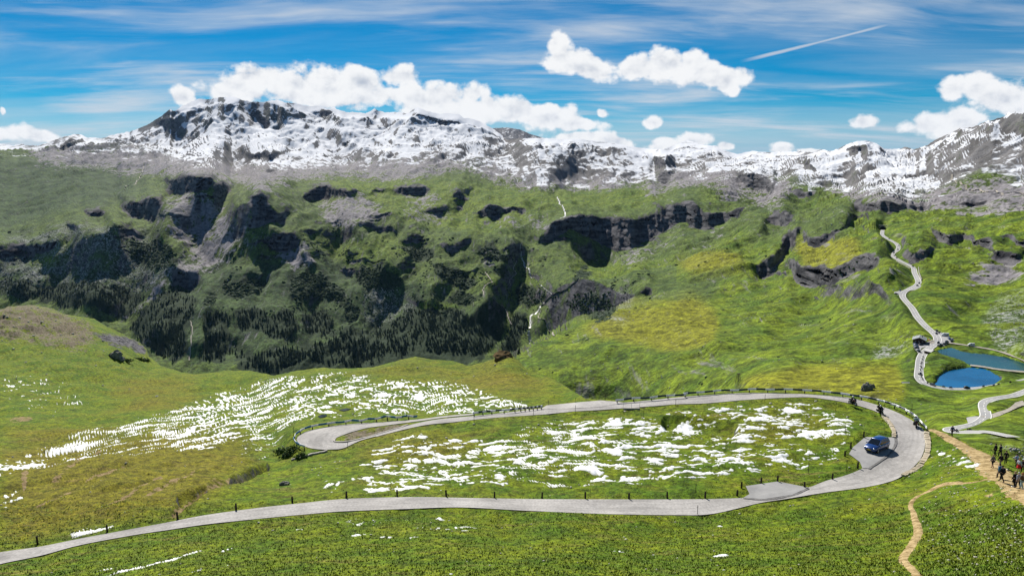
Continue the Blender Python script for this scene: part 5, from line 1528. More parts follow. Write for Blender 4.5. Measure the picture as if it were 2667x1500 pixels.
def build_forest():
    x, y, P = FAR['x'], FAR['y'], FAR['P'].reshape(-1, 3)
    fm = samp(polymask(FOREST, 5), x + 6 * fbm(x / 20, y / 20, 3, 101), y + 5 * fbm(x / 20, y / 20, 3, 102))
    vis = (y < NEAR_EDGE(x) + 8) & (x > -60) & (x < 2700)
    clump = sstep(fbm(P[:, 0].reshape(x.shape) / 45, P[:, 1].reshape(x.shape) / 70, 3, 103), -0.28, 0.15)
    w = sstep(fm, 0.35, 0.7) * vis * (0.10 + clump)
    edge = sstep(samp(polymask(FOREST, 22), x, y), 0.15, 0.5) * (1 - sstep(fm, 0.3, 0.6)) * vis * 0.06
    idx = scatter_points(w + edge, 4200)
    pos = P[idx]
    hgt = RND.uniform(5.5, 14.0, len(idx)) * np.clip(0.75 + 0.25 * (y.ravel()[idx] - 740) / 160, 0.6, 1.05)
    show = hgt / pos[:, 1]
    order = np.argsort(-show)
    # the largest stand as trees of their own
    names = 0
    protos = []
    for V, F, nt in PROTOS:
        me = quad_mesh('conifer_tree', V, F, [M_CONIFER, M_BARK])
        bz = np.array([np.mean([V[i][2] for i in p.vertices]) for p in me.polygons])
        for p in me.polygons:
            if len(p.vertices) == 4:
                p.material_index = 1
        protos.append(me)
    own = order[:280]
    for k, i in enumerate(own):
        o = bpy.data.objects.new('conifer_tree', protos[k % 5])
        p = pos[i]
        h = hgt[i] * 1.06
        o.location = (p[0], p[1], p[2] - 0.6)
        o.scale = (h * RND.uniform(0.85, 1.2), h * RND.uniform(0.85, 1.2), h)
        o.rotation_euler = (0, 0, RND.uniform(0, 6.28))
        COL.objects.link(o)
        tag(o, 'slender dark conifer in the forest at the foot of the valley', 'tree', 'conifers at the foot of the valley')
    Vs, Fs, off = [], [], 0
    for k, i in enumerate(order[280:]):
        V, F, nt = PROTOS[k % 5]
        a = RND.uniform(0, 6.28)
        c, s_ = math.cos(a), math.sin(a)
        wd = hgt[i] * RND.uniform(0.85, 1.2)
        q = np.c_[(V[:, 0] * c - V[:, 1] * s_) * wd, (V[:, 0] * s_ + V[:, 1] * c) * wd, V[:, 2] * hgt[i] - 0.6] + pos[i]
        Vs.append(q)
        Fs.append(F + off)
        off += len(V)
    me = quad_mesh('forest', np.vstack(Vs), np.vstack(Fs), M_CONIFER)
    o = bpy.data.objects.new('forest', me)
    COL.objects.link(o)
    tag(o, 'dark conifer forest filling the foot of the valley', kind='stuff')


def blob_proto(seed, squash=0.55):
    r = np.random.RandomState(seed)
    bm = bmesh.new()
    bmesh.ops.create_icosphere(bm, subdivisions=1, radius=1.0)
    for v in bm.verts:
        v.co *= 1 + 0.55 * (r.rand() - 0.5)
        v.co.z = v.co.z * squash + 0.15
    V = np.array([v.co[:] for v in bm.verts])
    F = np.array([[v.index for v in f.verts] for f in bm.faces])
    bm.free()
    return V, np.c_[F, F[:, 2]]


def scatter_mesh(name, pos, size, protos, mat_, label, sink=0.2, smooth=False):
    Vs, Fs, off = [], [], 0
    for k, p in enumerate(pos):
        V, F = protos[k % len(protos)]
        a = RND.uniform(0, 6.28)
        c, s_ = math.cos(a), math.sin(a)
        sz = size[k] * RND.uniform(0.8, 1.25, 3)
        q = V * sz
        q = np.c_[q[:, 0] * c - q[:, 1] * s_, q[:, 0] * s_ + q[:, 1] * c, q[:, 2] - sink * size[k]] + p
        Vs.append(q)
        Fs.append(F + off)
        off += len(V)
    me = quad_mesh(name, np.vstack(Vs), np.vstack(Fs), mat_)
    if smooth:
        me.polygons.foreach_set('use_smooth', np.ones(len(me.polygons), bool))
    o = bpy.data.objects.new(name, me)
    COL.objects.link(o)
    return tag(o, label, kind='stuff')


def build_scrub():
    x, y, P = FAR['x'], FAR['y'], FAR['P'].reshape(-1, 3)
    sm = samp(polymask(SCRUB, 6), x + 7 * fbm(x / 16, y / 16, 3, 111), y + 5 * fbm(x / 16, y / 16, 3, 112))
    lone = samp(polymask([[(560, 660), (900, 620), (1330, 640), (1460, 700), (1420, 830), (1000, 880), (600, 830)], [(1440, 700), (1700, 690), (1700, 800), (1480, 800)], [(0, 640), (460, 640), (460, 780), (0, 760)], [(300, 600), (460, 640), (470, 720), (380, 760), (280, 700)]], 30), x, y)
    lone = lone + 0.10 * samp(polymask([[(1500, 700), (2300, 620), (2667, 620), (2667, 860), (2380, 960), (1950, 1010), (1400, 1000), (1500, 860)]], 20), x, y) * (samp(keep, x, y) < 0.05)
    cl = sstep(fbm(P[:, 0].reshape(x.shape) / 60, P[:, 1].reshape(x.shape) / 80, 4, 113), 0.10, 0.35)
    vis = (y < NEAR_EDGE(x) + 4) & (x > -60) & (x < 2700)
    idx = scatter_points((sstep(sm, 0.4, 0.7) + 0.42 * lone * cl) * vis, 3600)
    protos = [blob_proto(k) for k in range(6)]
    scatter_mesh('dwarf_pine_scrub', P[idx], RND.uniform(2.2, 5.5, len(idx)) * np.clip(P[idx][:, 1] / 2200, 0.3, 1.1), protos, M_SCRUB, 'dark patches of dwarf pine on the valley side')
    bo = samp(polymask(BOULDERS, 12), x, y) + 0.05 * samp(polymask(SCREE, 14), x, y)
    bo = bo + 0.10 * sstep(fbm(P[:, 0].reshape(x.shape) / 70, P[:, 1].reshape(x.shape) / 90, 3, 121), 0.0, 0.3) * (y > 470)
    idx = scatter_points(bo * vis * (FAR['attrs']['rock'] < 0.4) * (samp(keep, x, y) < 0.1), 2600)
    sz = RND.uniform(0.6, 1.7, len(idx)) * np.clip(P[idx][:, 1] / 1300, 0.35, 1.5)
    scatter_mesh('boulders', P[idx], sz, [blob_proto(k + 20, 0.8) for k in range(5)], mat('pale_boulder', (0.22, 0.21, 0.20), 0.9, 0.1, scale=0.3, col2=(0.42, 0.41, 0.39)), 'pale boulders strewn over the grassy slopes', 0.1)


build_forest()
build_scrub()


# ------------------------------------------------------------------ grass tufts and small stones of the foreground
def build_grass():
    x, y, P, N = NEAR['x'], NEAR['y'], NEAR['P'], NEAR['N']
    vis = (x > -40) & (x < 2710) & (y < 1530)
    road = samp(keep_n, x, y)
    w = vis * (road < 0.12) * (sstep(y, 1300, 1345) * 1.0 + 0.10 * sstep(y, 1040, 1120))
    verge = vis * (road < 0.25) * (road > 0.01) * (y > 1030) * 1.1
    pd = np.minimum(seg_dist(x, y, PATH_MAIN), seg_dist(x, y, PATH_LOW))
    w = (w + verge) * sstep(pd, 8, 22)
    n = 46000
    idx = RND.choice(w.size, size=n, replace=True, p=(w / w.sum()).ravel())
    c = P.reshape(-1, 3)[idx] + np.c_[RND.uniform(-0.1, 0.1, (n, 2)), np.zeros(n)]
    k = 4
    B = np.repeat(c, k, 0) + np.c_[RND.normal(0, 0.07, (n * k, 2)), np.full(n * k, -0.03)]
    a = RND.uniform(0, 6.28, n * k)
    wd = RND.uniform(0.018, 0.05, n * k)
    h = RND.uniform(0.07, 0.20, n * k) * (0.7 + 0.6 * np.repeat(RND.rand(n), k))
    t = np.c_[np.cos(a), np.sin(a), 0 * a] * wd[:, None]
    lean = np.c_[RND.normal(0, 0.4, (n * k, 2)) * h[:, None], h]
    V = np.stack([B - t, B + t, B + lean], 1).reshape(-1, 3)
    F = np.arange(len(V)).reshape(-1, 3)
    nn = np.repeat(np.repeat(N.reshape(-1, 3)[idx], k, 0), 3, 0) + RND.normal(0, 0.22, (len(V), 3))
    nn /= np.linalg.norm(nn, axis=1, keepdims=True)
    me_mat = bpy.data.materials.new('grass_blades')
    me_mat.use_nodes = True
    g = G(me_mat.node_tree)
    b = g.n['Principled BSDF']
    pos = g.n.new('ShaderNodeNewGeometry').outputs['Position']
    big = g.noise(pos, 1 / 4.0, 4, 0.6)
    fine = g.node('ShaderNodeTexWhiteNoise', 0, dict(noise_dimensions='3D'), Vector=g.vm('SNAP', pos, (0.25, 0.25, 5.0)))
    col = g.mix(g.ss(big, 0.35, 0.65), (0.125, 0.205, 0.012), (0.075, 0.150, 0.009))
    col = g.mix(g.m('MULTIPLY', fine, 0.55), col, (0.20, 0.22, 0.022))
    g.put(b.inputs['Base Color'], col)
    b.inputs['Roughness'].default_value = 0.7
    b.inputs['Specular IOR Level'].default_value = 0.2
    o = mesh_np('grass', V, F, me_mat, None, nn)
    tag(o, 'short bright green alpine grass of the foreground slope', kind='stuff')


def build_stones():
    x, y, P = NEAR['x'], NEAR['y'], NEAR['P']
    m = samp(polymask([[(2400, 1150), (2560, 1190), (2700, 1300), (2700, 1480), (2420, 1480), (2410, 1300)], [(0, 800), (380, 890), (380, 940), (0, 900)], [(780, 1160), (870, 1155), (870, 1170), (800, 1180)]], 20), x, y)
    pd = np.minimum(seg_dist(x, y, PATH_MAIN), seg_dist(x, y, PATH_LOW))
    w = (m + 0.10) * (samp(keep_n, x, y) < 0.1) * sstep(pd, 4, 10) * (x > -30) * (x < 2700) * (y < 1510) * (y > NEAR['top'][None] + 6)
    idx = RND.choice(w.size, size=620, replace=False, p=(w / w.sum()).ravel())
    p = P.reshape(-1, 3)[idx]
    scatter_mesh('stones', p, RND.uniform(0.05, 0.15, len(idx)) * np.clip(p[:, 1] / 80, 0.8, 6), [blob_proto(k + 40, 0.7) for k in range(5)], mat('cream_stone', (0.40, 0.38, 0.31), 0.9, 0.1, scale=0.8, col2=(0.60, 0.58, 0.48)), 'small pale stones scattered over the grass', 0.0)


build_grass()
build_stones()


# ------------------------------------------------------------------ object building kit
class MB:
    def __init__(s):
        s.v, s.f = [], []

    def add(s, V, F, M=None):
        o = len(s.v)
        for p in V:
            q = Vector(p)
            s.v.append(M @ q if M is not None else q)
        s.f += [tuple(i + o for i in f) for f in F]
        return s

    def box(s, c, d, rz=0.0, taper=1.0, M=None):
        x, y, z = d[0] / 2, d[1] / 2, d[2] / 2
        t = taper
        V = [(-x, -y, -z), (x, -y, -z), (x, y, -z), (-x, y, -z), (-x * t, -y * t, z), (x * t, -y * t, z), (x * t, y * t, z), (-x * t, y * t, z)]
        F = [(0, 3, 2, 1), (4, 5, 6, 7), (0, 1, 5, 4), (1, 2, 6, 5), (2, 3, 7, 6), (3, 0, 4, 7)]
        T = Matrix.Translation(c) @ Matrix.Rotation(rz, 4, 'Z')
        return s.add(V, F, T if M is None else M @ T)

    def tube(s, p, q, r, r2=None, n=8, cap=True):
        p, q = Vector(p), Vector(q)
        r2 = r if r2 is None else r2
        d = (q - p)
        if d.length < 1e-6:
            return s
        Rm = d.to_track_quat('Z', 'Y').to_matrix()
        V = []
        for c, rr in ((p, r), (q, r2)):
            for k in range(n):
                a = 2 * math.pi * k / n
                V.append(c + Rm @ Vector((rr * math.cos(a), rr * math.sin(a), 0)))
        F = [(k, (k + 1) % n, n + (k + 1) % n, n + k) for k in range(n)]
        if cap:
            F += [tuple(range(n))[::-1], tuple(range(n, 2 * n))]
        return s.add(V, F)

    def path(s, pts, r, n=6):
        for a, b in zip(pts[:-1], pts[1:]):
            s.tube(a, b, r, n=n)
        return s

    def ring(s, c, axis, R0, r, n=18, m=8):
        """a torus: tyre"""
        Q = Vector(axis).to_track_quat('Z', 'Y').to_matrix()
        V, F = [], []
        for i in range(n):
            a = 2 * math.pi * i / n
            for j in range(m):
                b = 2 * math.pi * j / m
                rr = R0 + r * math.cos(b)
                V.append(Vector(c) + Q @ Vector((rr * math.cos(a), rr * math.sin(a), r * 1.15 * math.sin(b))))
        for i in range(n):
            for j in range(m):
                F.append((i * m + j, ((i + 1) % n) * m + j, ((i + 1) % n) * m + (j + 1) % m, i * m + (j + 1) % m))
        return s.add(V, F)

    def ball(s, c, r, nu=10, nv=7):
        r = (r, r, r) if not isinstance(r, (tuple, list)) else r
        V = [(c[0], c[1], c[2] + r[2])]
        for i in range(1, nv):
            t = math.pi * i / nv
            for j in range(nu):
                a = 2 * math.pi * j / nu
                V.append((c[0] + r[0] * math.sin(t) * math.cos(a), c[1] + r[1] * math.sin(t) * math.sin(a), c[2] + r[2] * math.cos(t)))
        V.append((c[0], c[1], c[2] - r[2]))
        F = [(0, 1 + j, 1 + (j + 1) % nu) for j in range(nu)]
        for i in range(nv - 2):
            for j in range(nu):
                a, b = 1 + i * nu, 1 + (i + 1) * nu
                F.append((a + j, b + j, b + (j + 1) % nu, a + (j + 1) % nu))
        b = 1 + (nv - 2) * nu
        F += [(len(V) - 1, b + (j + 1) % nu, b + j) for j in range(nu)]
        return s.add(V, F)

    def loft(s, sections, closed=True, caps=True):
        """sections: lists of points, all of one length"""
        n = len(sections[0])
        V = [p for sec in sections for p in sec]
        F = []
        for i in range(len(sections) - 1):
            for j in range(n if closed else n - 1):
                F.append((i * n + j, i * n + (j + 1) % n, (i + 1) * n + (j + 1) % n, (i + 1) * n + j))
        if caps:
            F += [tuple(range(n))[::-1], tuple(range((len(sections) - 1) * n, len(sections) * n))]
        return s.add(V, F)

    def mesh(s, name, mat_, smooth=False, bevel=0.0):
        me = bpy.data.meshes.new(name)
        me.from_pydata([tuple(p) for p in s.v], [], s.f)
        bm = bmesh.new()
        bm.from_mesh(me)
        if bevel:
            bmesh.ops.bevel(bm, geom=bm.edges[:] , offset=bevel, segments=1, affect='EDGES', clamp_overlap=True)
        bmesh.ops.recalc_face_normals(bm, faces=bm.faces[:])
        bm.to_mesh(me)
        bm.free()
        if smooth:
            me.polygons.foreach_set('use_smooth', np.ones(len(me.polygons), bool))
        if mat_:
            me.materials.append(mat_)
        return me

    def build(s, name, mat_, parent=None, smooth=False, bevel=0.0):
        o = bpy.data.objects.new(name, s.mesh(name, mat_, smooth, bevel))
        COL.objects.link(o)
        if parent:
            o.parent = parent
        return o


def empty(name, loc, rz=0.0, label=None, cat=None, group=None):
    o = bpy.data.objects.new(name, None)
    COL.objects.link(o)
    o.location = loc
    o.rotation_euler = (0, 0, rz)
    o.empty_display_size = 0.2
    return tag(o, label, cat, group)


def copy_tree(o, parent=None):
    c = o.copy()
    COL.objects.link(c)
    c.parent = parent
    for ch in list(o.children):
        copy_tree(ch, c)
    return c


M_DARK = mat('dark_weathered_wood', (0.035, 0.026, 0.020), 0.9, 0.1, scale=6, col2=(0.075, 0.058, 0.045))
M_STEEL = mat('galvanised_steel', (0.42, 0.43, 0.44), 0.45, 0.5, 0.6)
M_WHITE = mat('white_paint', (0.74, 0.75, 0.75), 0.45, 0.4)
M_NAVY = mat('dark_blue_paint', (0.010, 0.035, 0.065), 0.5, 0.4)
M_BLUE_LIT = mat('lit_blue_paint', (0.015, 0.14, 0.27), 0.45, 0.4)  # rail blue brightened, sunlight on the panel tops put into the colour
M_BLACK = mat('black', (0.012, 0.012, 0.013), 0.6, 0.3)
M_RUBBER = mat('tyre_rubber', (0.018, 0.018, 0.018), 0.85, 0.2)
M_GLASS = mat('dark_car_glass', (0.012, 0.016, 0.022), 0.06, 0.6)
M_CHROME = mat('bright_metal', (0.6, 0.6, 0.62), 0.2, 0.5, 0.9)
M_SKIN = mat('skin', (0.50, 0.30, 0.21), 0.6, 0.3)


# ------------------------------------------------------------------ guard rails
def guard_rail(base, label, dark, rail_h=0.66, post_gap=3.2, post_mat=None, group='roadside guard rails'):
    n = 400
    c = spline(base, n)
    C = near_surf(c[:, 0], c[:, 1])
    s = np.r_[0, np.cumsum(np.linalg.norm(np.diff(C, axis=0), axis=1))]
    zs = np.convolve(np.pad(C[:, 2], 20, mode='edge'), np.ones(41) / 41, 'valid')
    at = lambda q: Vector((np.interp(q, s, C[:, 0]), np.interp(q, s, C[:, 1]), np.interp(q, s, zs)))
    root = empty('guard_rail', at(s[-1] / 2), 0, label, 'guard rail', group)
    o = root.location
    q = 0.4
    while q < s[-1]:
        p = at(q) - o
        MB().tube(p - Vector((0, 0, 0.35)), p + Vector((0, 0, rail_h - 0.05)), 0.095, 0.085, 8).build('post', post_mat or M_DARK, root)
        q += post_gap
    # W-beam panels, light and dark in turn
    prof = [(0.00, 0.17), (0.06, 0.12), (0.06, 0.06), (0.0, 0.015), (0.0, -0.015), (0.06, -0.06), (0.06, -0.12), (0.0, -0.17), (-0.025, -0.17), (-0.025, 0.17)]
    seg, k, q = post_gap / 2, 0, 0.0
    while q < s[-1] - 0.2:
        e = min(q + seg, s[-1])
        secs = []
        for t in np.linspace(q, e, 5):
            p = at(t) - o
            d = at(min(t + 0.3, s[-1])) - at(max(t - 0.3, 0))
            nrm = Vector((d.y, -d.x, 0)).normalized()
            if nrm.dot(Vector((-p.x - o.x, -p.y - o.y, 0))) < 0:
                nrm = -nrm
            secs.append([p + nrm * (0.10 + a) + Vector((0, 0, rail_h + b)) for a, b in prof])
        MB().loft(secs).build('rail_panel', dark if k % 2 else M_WHITE, root, smooth=False)
        q = e
        k += 1
    return root


CR1 = (1767, 1000, 2.862)
CR9 = (900, 1000, 2.862)
CRH = (740, 1020, 6.44)
guard_rail(crop(*CR9, [(2010, 146), (2145, 134), (2275, 124), (2400, 113), (2527, 103)]) + crop(*CR1, [(45, 96), (172, 86), (305, 74), (437, 69), (572, 64), (708, 64), (847, 66), (988, 72), (1128, 85), (1268, 104), (1397, 124), (1518, 152), (1622, 185), (1706, 224), (1770, 268), (1815, 315), (1855, 358)]), 'long guard rail of white and dark panels round the outside of the far bend', M_NAVY)
guard_rail(crop(*CR9, [(945, 242), (1110, 226), (1270, 211), (1425, 195), (1475, 188)]), 'short middle guard rail on the far side of the road', M_NAVY)
guard_rail(crop(*CRH, [(360, 975), (250, 940), (185, 888), (170, 840), (190, 782), (270, 715), (340, 680), (460, 640), (715, 590), (980, 560), (1240, 538), (1500, 515), (1750, 495), (1990, 480), (2230, 465)]), 'curved guard rail of white and lit-toned blue panels round the tight hairpin', M_BLUE_LIT)

# ------------------------------------------------------------------ roadside posts and snow stakes
POSTS = [(0, 1000, 280, 1190), (0, 1000, 800, 1102), (0, 1000, 1325, 1005), (0, 1000, 1760, 940), (0, 1000, 2180, 880)] + [(900, 1000, a, b) for a, b in ((5, 848), (385, 835), (750, 838), (1110, 848), (1465, 850), (1787, 852), (2112, 858), (2398, 852))]
POSTS += [(1767, 1000, a, b) for a, b in ((198, 852), (437, 835), (470, 770), (617, 742), (738, 728), (940, 772), (1148, 712), (1335, 628), (1240, 535), (1283, 483), (1380, 402))]
where = ['first stubby post from the left picture edge', 'second stubby post along the near road from the left', 'third stubby post along the near road from the left', 'fourth stubby post along the near road from the left', 'fifth stubby post along the near road from the left', 'sixth stubby post along the near road from the left',
         'seventh stubby post, above the straight near road', 'eighth stubby post, above the straight near road', 'ninth stubby post, above the straight near road', 'tenth stubby post, above the straight near road', 'eleventh stubby post, above the straight near road', 'twelfth stubby post, above the straight near road', 'thirteenth stubby post, above the straight near road', 'fourteenth stubby post, before the empty layby',
         'stubby post at the near corner of the empty layby', 'stubby post at the upper left corner of the empty layby', 'stubby post behind the middle of the empty layby', 'stubby post behind the right part of the empty layby', 'thick stubby post at the right end of the empty layby', 'stubby post on the bank between the two laybys', 'stubby post at the tip below the car layby', 'lower of two posts left of the blue car', 'upper of two posts left of the blue car', 'stubby post at the snow bank behind the blue car']
for k, (ox, oy, a, b) in enumerate(POSTS):
    p = near_at(ox + a / 2.862, oy + b / 2.862)
    r = random.Random(k)
    h = 0.70 + 0.12 * r.random()
    root = empty('marker_post', p, r.random(), 'weathered dark ' + where[k], 'post', 'stubby posts along the near road')
    root.rotation_euler = (r.uniform(-.05, .05), r.uniform(-.05, .05), r.random())
    MB().box((0, 0, h / 2 - 0.2), (0.20, 0.19, h + 0.4), taper=0.88).build('shaft', M_DARK, root, bevel=0.025)
    MB().box((0, 0, h + 0.03), (0.16, 0.15, 0.06), taper=0.7).build('cap', M_DARK, root, bevel=0.015)

STAKES = [(CR1, 643, 145, 1.5, 'thin snow stake at the top of the meadow inside the bend'), (CR1, 1172, 192, 1.5, 'thin snow stake left of the parked motorcycles in the bend'), (CR1, 1240, 392, 1.3, 'thin snow stake on the meadow left of the car layby'), (CR1, 967, 662, 1.5, 'tall snow stake on the meadow above the empty layby'),
          (CR1, 1252, 640, 1.3, 'thin snow stake on the dark bank below the car layby'), (CR1, 141, 972, 1.1, 'thin snow stake at the lower edge of the near road'), (CR1, 127, 830, 1.2, 'thin snow stake above the near road left of the empty layby'), (CR1, 1735, 232, 2.0, 'dark signpost behind the far bend guard rail'),
          (CR9, 1400, 232, 1.3, 'thin snow stake beside the far limb, near the middle rail'), (CR9, 1712, 210, 1.3, 'thin snow stake on the meadow edge below the turnout'), (CR9, 957, 290, 1.3, 'thin snow stake where the two limbs join'), (CR9, 2222, 240, 1.8, 'snow stake right of the culvert railing'),
          (CR9, 2460, 160, 1.1, 'thin snow stake on the far limb verge'), (CR9, 1935, 125, 1.3, 'thick dark stake at the turnout corner'), (CR9, 1512, 160, 1.0, 'dark stake at the end of the middle rail'), (CR9, 1712, 140, 0.9, 'thin stake behind the turnout'), (CRH, 1065, 935, 1.0, 'thin snow stake at the lower rim of the hairpin'), (CRH, 160, 740, 1.5, 'dark stake outside the hairpin rail')]
for cr, a, b, h, lb in STAKES:
    (x, y), = crop(*cr, [(a, b)])
    p = near_at(x, y)
    root = empty('snow_stake', p, 0, lb, 'stake', 'snow stakes beside the road')
    MB().tube((0, 0, -0.3), (0.02, 0, h), 0.035, 0.03, 6).build('rod', M_DARK, root)
    MB().tube((0.015, 0, h * 0.72), (0.019, 0, h * 0.9), 0.042, 0.04, 6).build('band', M_BLACK, root)

# ------------------------------------------------------------------ kerb stones round the right bend
def kerb(path, n, label, size):
    c = spline(path, n)
    C = near_surf(c[:, 0], c[:, 1])
    root = empty('stone_kerb', C[n // 2], 0, label, 'kerb', 'stone kerbs of the right bend')
    r = random.Random(n)
    for i in range(n):
        d = Vector(C[min(i + 1, n - 1)] - C[max(i - 1, 0)])
        L = d.length / 2 * 0.9 if 0 < i < n - 1 else d.length * 0.9
        rz = math.atan2(d.y, d.x)
        o = MB().box((0, 0, 0), (L, size * r.uniform(0.85, 1.15), 0.42), taper=0.9).build('stone', M_STONE, root, bevel=0.04)
        o.location = Vector(C[i]) - root.location + Vector((0, 0, 0.02 + r.uniform(0, 0.06)))
        o.rotation_euler = (r.uniform(-.06, .06), r.uniform(-.06, .06), rz + r.uniform(-.06, .06))
    return root


kerb(crop(*CR1, [(1850, 372), (1862, 450), (1852, 520), (1815, 592), (1745, 645), (1680, 680)]), 30, 'row of pale yellow stones along the outer edge of the right bend', 0.75)
kerb(crop(*CR1, [(1530, 240), (1565, 280), (1592, 325), (1606, 370), (1606, 398)]), 17, 'row of pale yellow stones along the inner edge of the right bend', 0.6)

# low wall round the planted island of the hairpin
def low_wall(path, n, w, h, label, m_, name='low_wall', cat='wall'):
    c = spline(path, n)
    C = near_surf(c[:, 0], c[:, 1])
    T = np.gradient(C, axis=0)
    secs = []
    for i in range(n):
        t = Vector(T[i]).normalized()
        nn = Vector((t.y, -t.x, 0)).normalized() * w / 2
        p = Vector(C[i])
        secs.append([p - nn - Vector((0, 0, .3)), p + nn - Vector((0, 0, .3)), p + nn + Vector((0, 0, h)), p - nn + Vector((0, 0, h))])
    o = MB().loft(secs).build(name, m_)
    return tag(o, label, cat)


M_CONC = mat('pale_concrete', (0.36, 0.34, 0.30), 0.9, 0.1, vary=0.2, scale=2)
low_wall(crop(*CRH, [(860, 800), (835, 832), (870, 850), (1000, 852), (1200, 818), (1500, 738), (1800, 648), (2080, 562)]), 60, 0.3, 0.22, 'low pale kerb wall round the gravel island of the hairpin', M_CONC)
low_wall(crop(*CRH, [(120, 1140), (230, 1100), (420, 1060), (640, 1010), (720, 992)]), 30, 0.35, 0.25, 'low pale retaining wall under the hairpin bend', M_CONC)

# culvert under the far limb with its hand rail
def culvert():
    p = near_at(1646, 1068)
    root = empty('culvert', p, 0, 'small stone culvert mouth with a thin hand rail below the far limb', 'culvert')
    MB().box((0, 0.7, 0.05), (2.8, 0.5, 0.5)).build('head_wall', M_CONC, root, bevel=0.03)
    MB().box((-1.2, 0.2, -0.35), (0.4, 1.0, 0.7)).build('side_wall', M_CONC, root)
    MB().box((1.2, 0.2, -0.35), (0.4, 1.0, 0.7)).build('side_wall', M_CONC, root)
    MB().box((0, 0.42, -0.3), (2.0, 0.08, 0.7)).build('opening', M_BLACK, root)
    r = MB()
    r.path([(-1.4, 0.7, 1.1), (0, 0.7, 1.12), (1.4, 0.7, 1.1)], 0.025)
    r.path([(-1.4, 0.7, 0.7), (1.4, 0.7, 0.7)], 0.02)
    for x in (-1.4, 0, 1.4):
        r.tube((x, 0.7, 0.2), (x, 0.7, 1.12), 0.025, n=6)
    r.build('hand_rail', M_STEEL, root)


culvert()


# ------------------------------------------------------------------ rocks
def rock(name, p, size, label, seed, m_=None, snow=False):
    r = np.random.RandomState(seed)
    bm = bmesh.new()
    bmesh.ops.create_icosphere(bm, subdivisions=3, radius=1.0)
    co = np.array([v.co for v in bm.verts])
    n = 0.5 * fbm(co[:, 0] * 1.3 + seed, co[:, 1] * 1.3 + co[:, 2] * 1.7, 4, seed) + 0.25 * np.abs(perlin(co[:, 0] * 3 + co[:, 2] * 2, co[:, 1] * 3 + seed, seed))
    for v, k in zip(bm.verts, n):
        v.co *= 1 + k
        v.co.x = round(v.co.x * 3.2) / 3.2 * 0.45 + v.co.x * 0.55
        v.co.z = round(v.co.z * 2.6) / 2.6 * 0.45 + v.co.z * 0.55
        v.co.x *= size[0]
        v.co.y *= size[1]
        v.co.z = v.co.z * size[2] + size[2] * 0.25
    me = bpy.data.meshes.new(name)
    bm.to_mesh(me)
    bm.free()
    me.materials.append(m_ or M_ROCK)
    o = bpy.data.objects.new(name, me)
    COL.objects.link(o)
    o.location = p
    o.rotation_euler = (0, 0, r.rand() * 6)
    return tag(o, label, 'rock')


rock('rock_outcrop', far_at(2256, 1022), (3.4, 2.6, 3.6), 'jagged dark rock outcrop behind the far bend guard rail', 3)
rock('rock_outcrop', far_at(2270, 1012), (2.2, 2.2, 2.0), 'smaller pale rock leaning on the jagged outcrop', 5)
rock('rock_outcrop', near_at(303, 941), (2.4, 2.0, 2.6), 'grey rock outcrop on the crest of the left meadow', 7)
rock('rock_outcrop', near_at(316, 946), (1.5, 1.4, 1.2), 'low grey rock beside the crest outcrop', 9)
rock('boulder', near_at(741, 1262), (0.62, 0.5, 0.42), 'dark boulder in the grass left of the near road', 11)
rock('boulder', near_at(1310, 940), (3.2, 2.5, 1.6), 'dark earthy knob at the tip of the middle ridge', 13, mat('dark_earth', (0.06, 0.04, 0.018), 0.95, 0.05, scale=0.6, bump=0.8, col2=(0.13, 0.09, 0.04)))


# ------------------------------------------------------------------ leafy shrubs by the hairpin
def shrub(p, size, seed, label, n=420, leaf=0.13):
    r = np.random.RandomState(seed)
    root = empty('shrub', p, 0, label, 'shrub', 'dark shrubs')
    st = MB()
    for k in range(6):
        a = r.rand() * 6.28
        st.tube((0, 0, -0.2), (math.cos(a) * size * 0.6, math.sin(a) * size * 0.6, size * (0.4 + 0.4 * r.rand())), 0.03, 0.012, 5)
    st.build('stem', M_BARK, root)
    d = r.normal(size=(n, 3))
    d /= np.linalg.norm(d, axis=1, keepdims=True)
    d[:, 2] = np.abs(d[:, 2])
    lump = 1 + 0.35 * np.sin(d[:, 0] * 5 + seed) * np.cos(d[:, 1] * 4 + d[:, 2] * 3)
    c = d * (r.rand(n, 1) ** 0.4) * size * lump[:, None] * np.array([1.25, 1.0, 0.8])
    V, F = [], []
    for k in range(n):
        u = r.normal(size=3)
        u /= np.linalg.norm(u)
        w = np.cross(u, d[k] + 0.3 * r.normal(size=3))
        w /= max(np.linalg.norm(w), 1e-6)
        L = leaf * (0.7 + 0.8 * r.rand())
        i = len(V)
        V += [c[k] - u * L, c[k] + w * L * 0.6, c[k] + u * L, c[k] - w * L * 0.6]
        F.append((i, i + 1, i + 2, i + 3))
    o = MB().add(V, F).build('foliage', bpy.data.materials.get('shrub_leaf') or mat('shrub_leaf', (0.020, 0.052, 0.010), 0.8, 0.15, scale=2.0, col2=(0.055, 0.105, 0.018)), root)
    return root


for k, (x, y, sz, lb) in enumerate(((762, 1178, 1.3, 'dark leafy shrub directly below the hairpin rail'), (745, 1190, 1.1, 'dark leafy shrub on the slope left of the hairpin'), (785, 1188, 1.0, 'dark leafy shrub below the end of the hairpin rail'), (732, 1180, 0.9, 'outermost dark shrub left of the hairpin'))):
    shrub(near_at(x, y), sz, k + 3, lb)
for k, (x, y, sz, lb) in enumerate(((330, 946, 2.0, 'dark bush beside the grey crest rock on the left'), (360, 943, 2.2, 'dark bush on the crest, middle of the row'), (378, 948, 2.0, 'dark bush at the right end of the crest row'))):
    shrub(near_at(x, y), sz, k + 13, lb, 420, 0.3)


# ------------------------------------------------------------------ cars
def car_sections(L, W, H, hood=0.30, kind='mpv'):
    """half profile stations along the car: (x, z sill, z shoulder, half width)"""
    return L, W, H


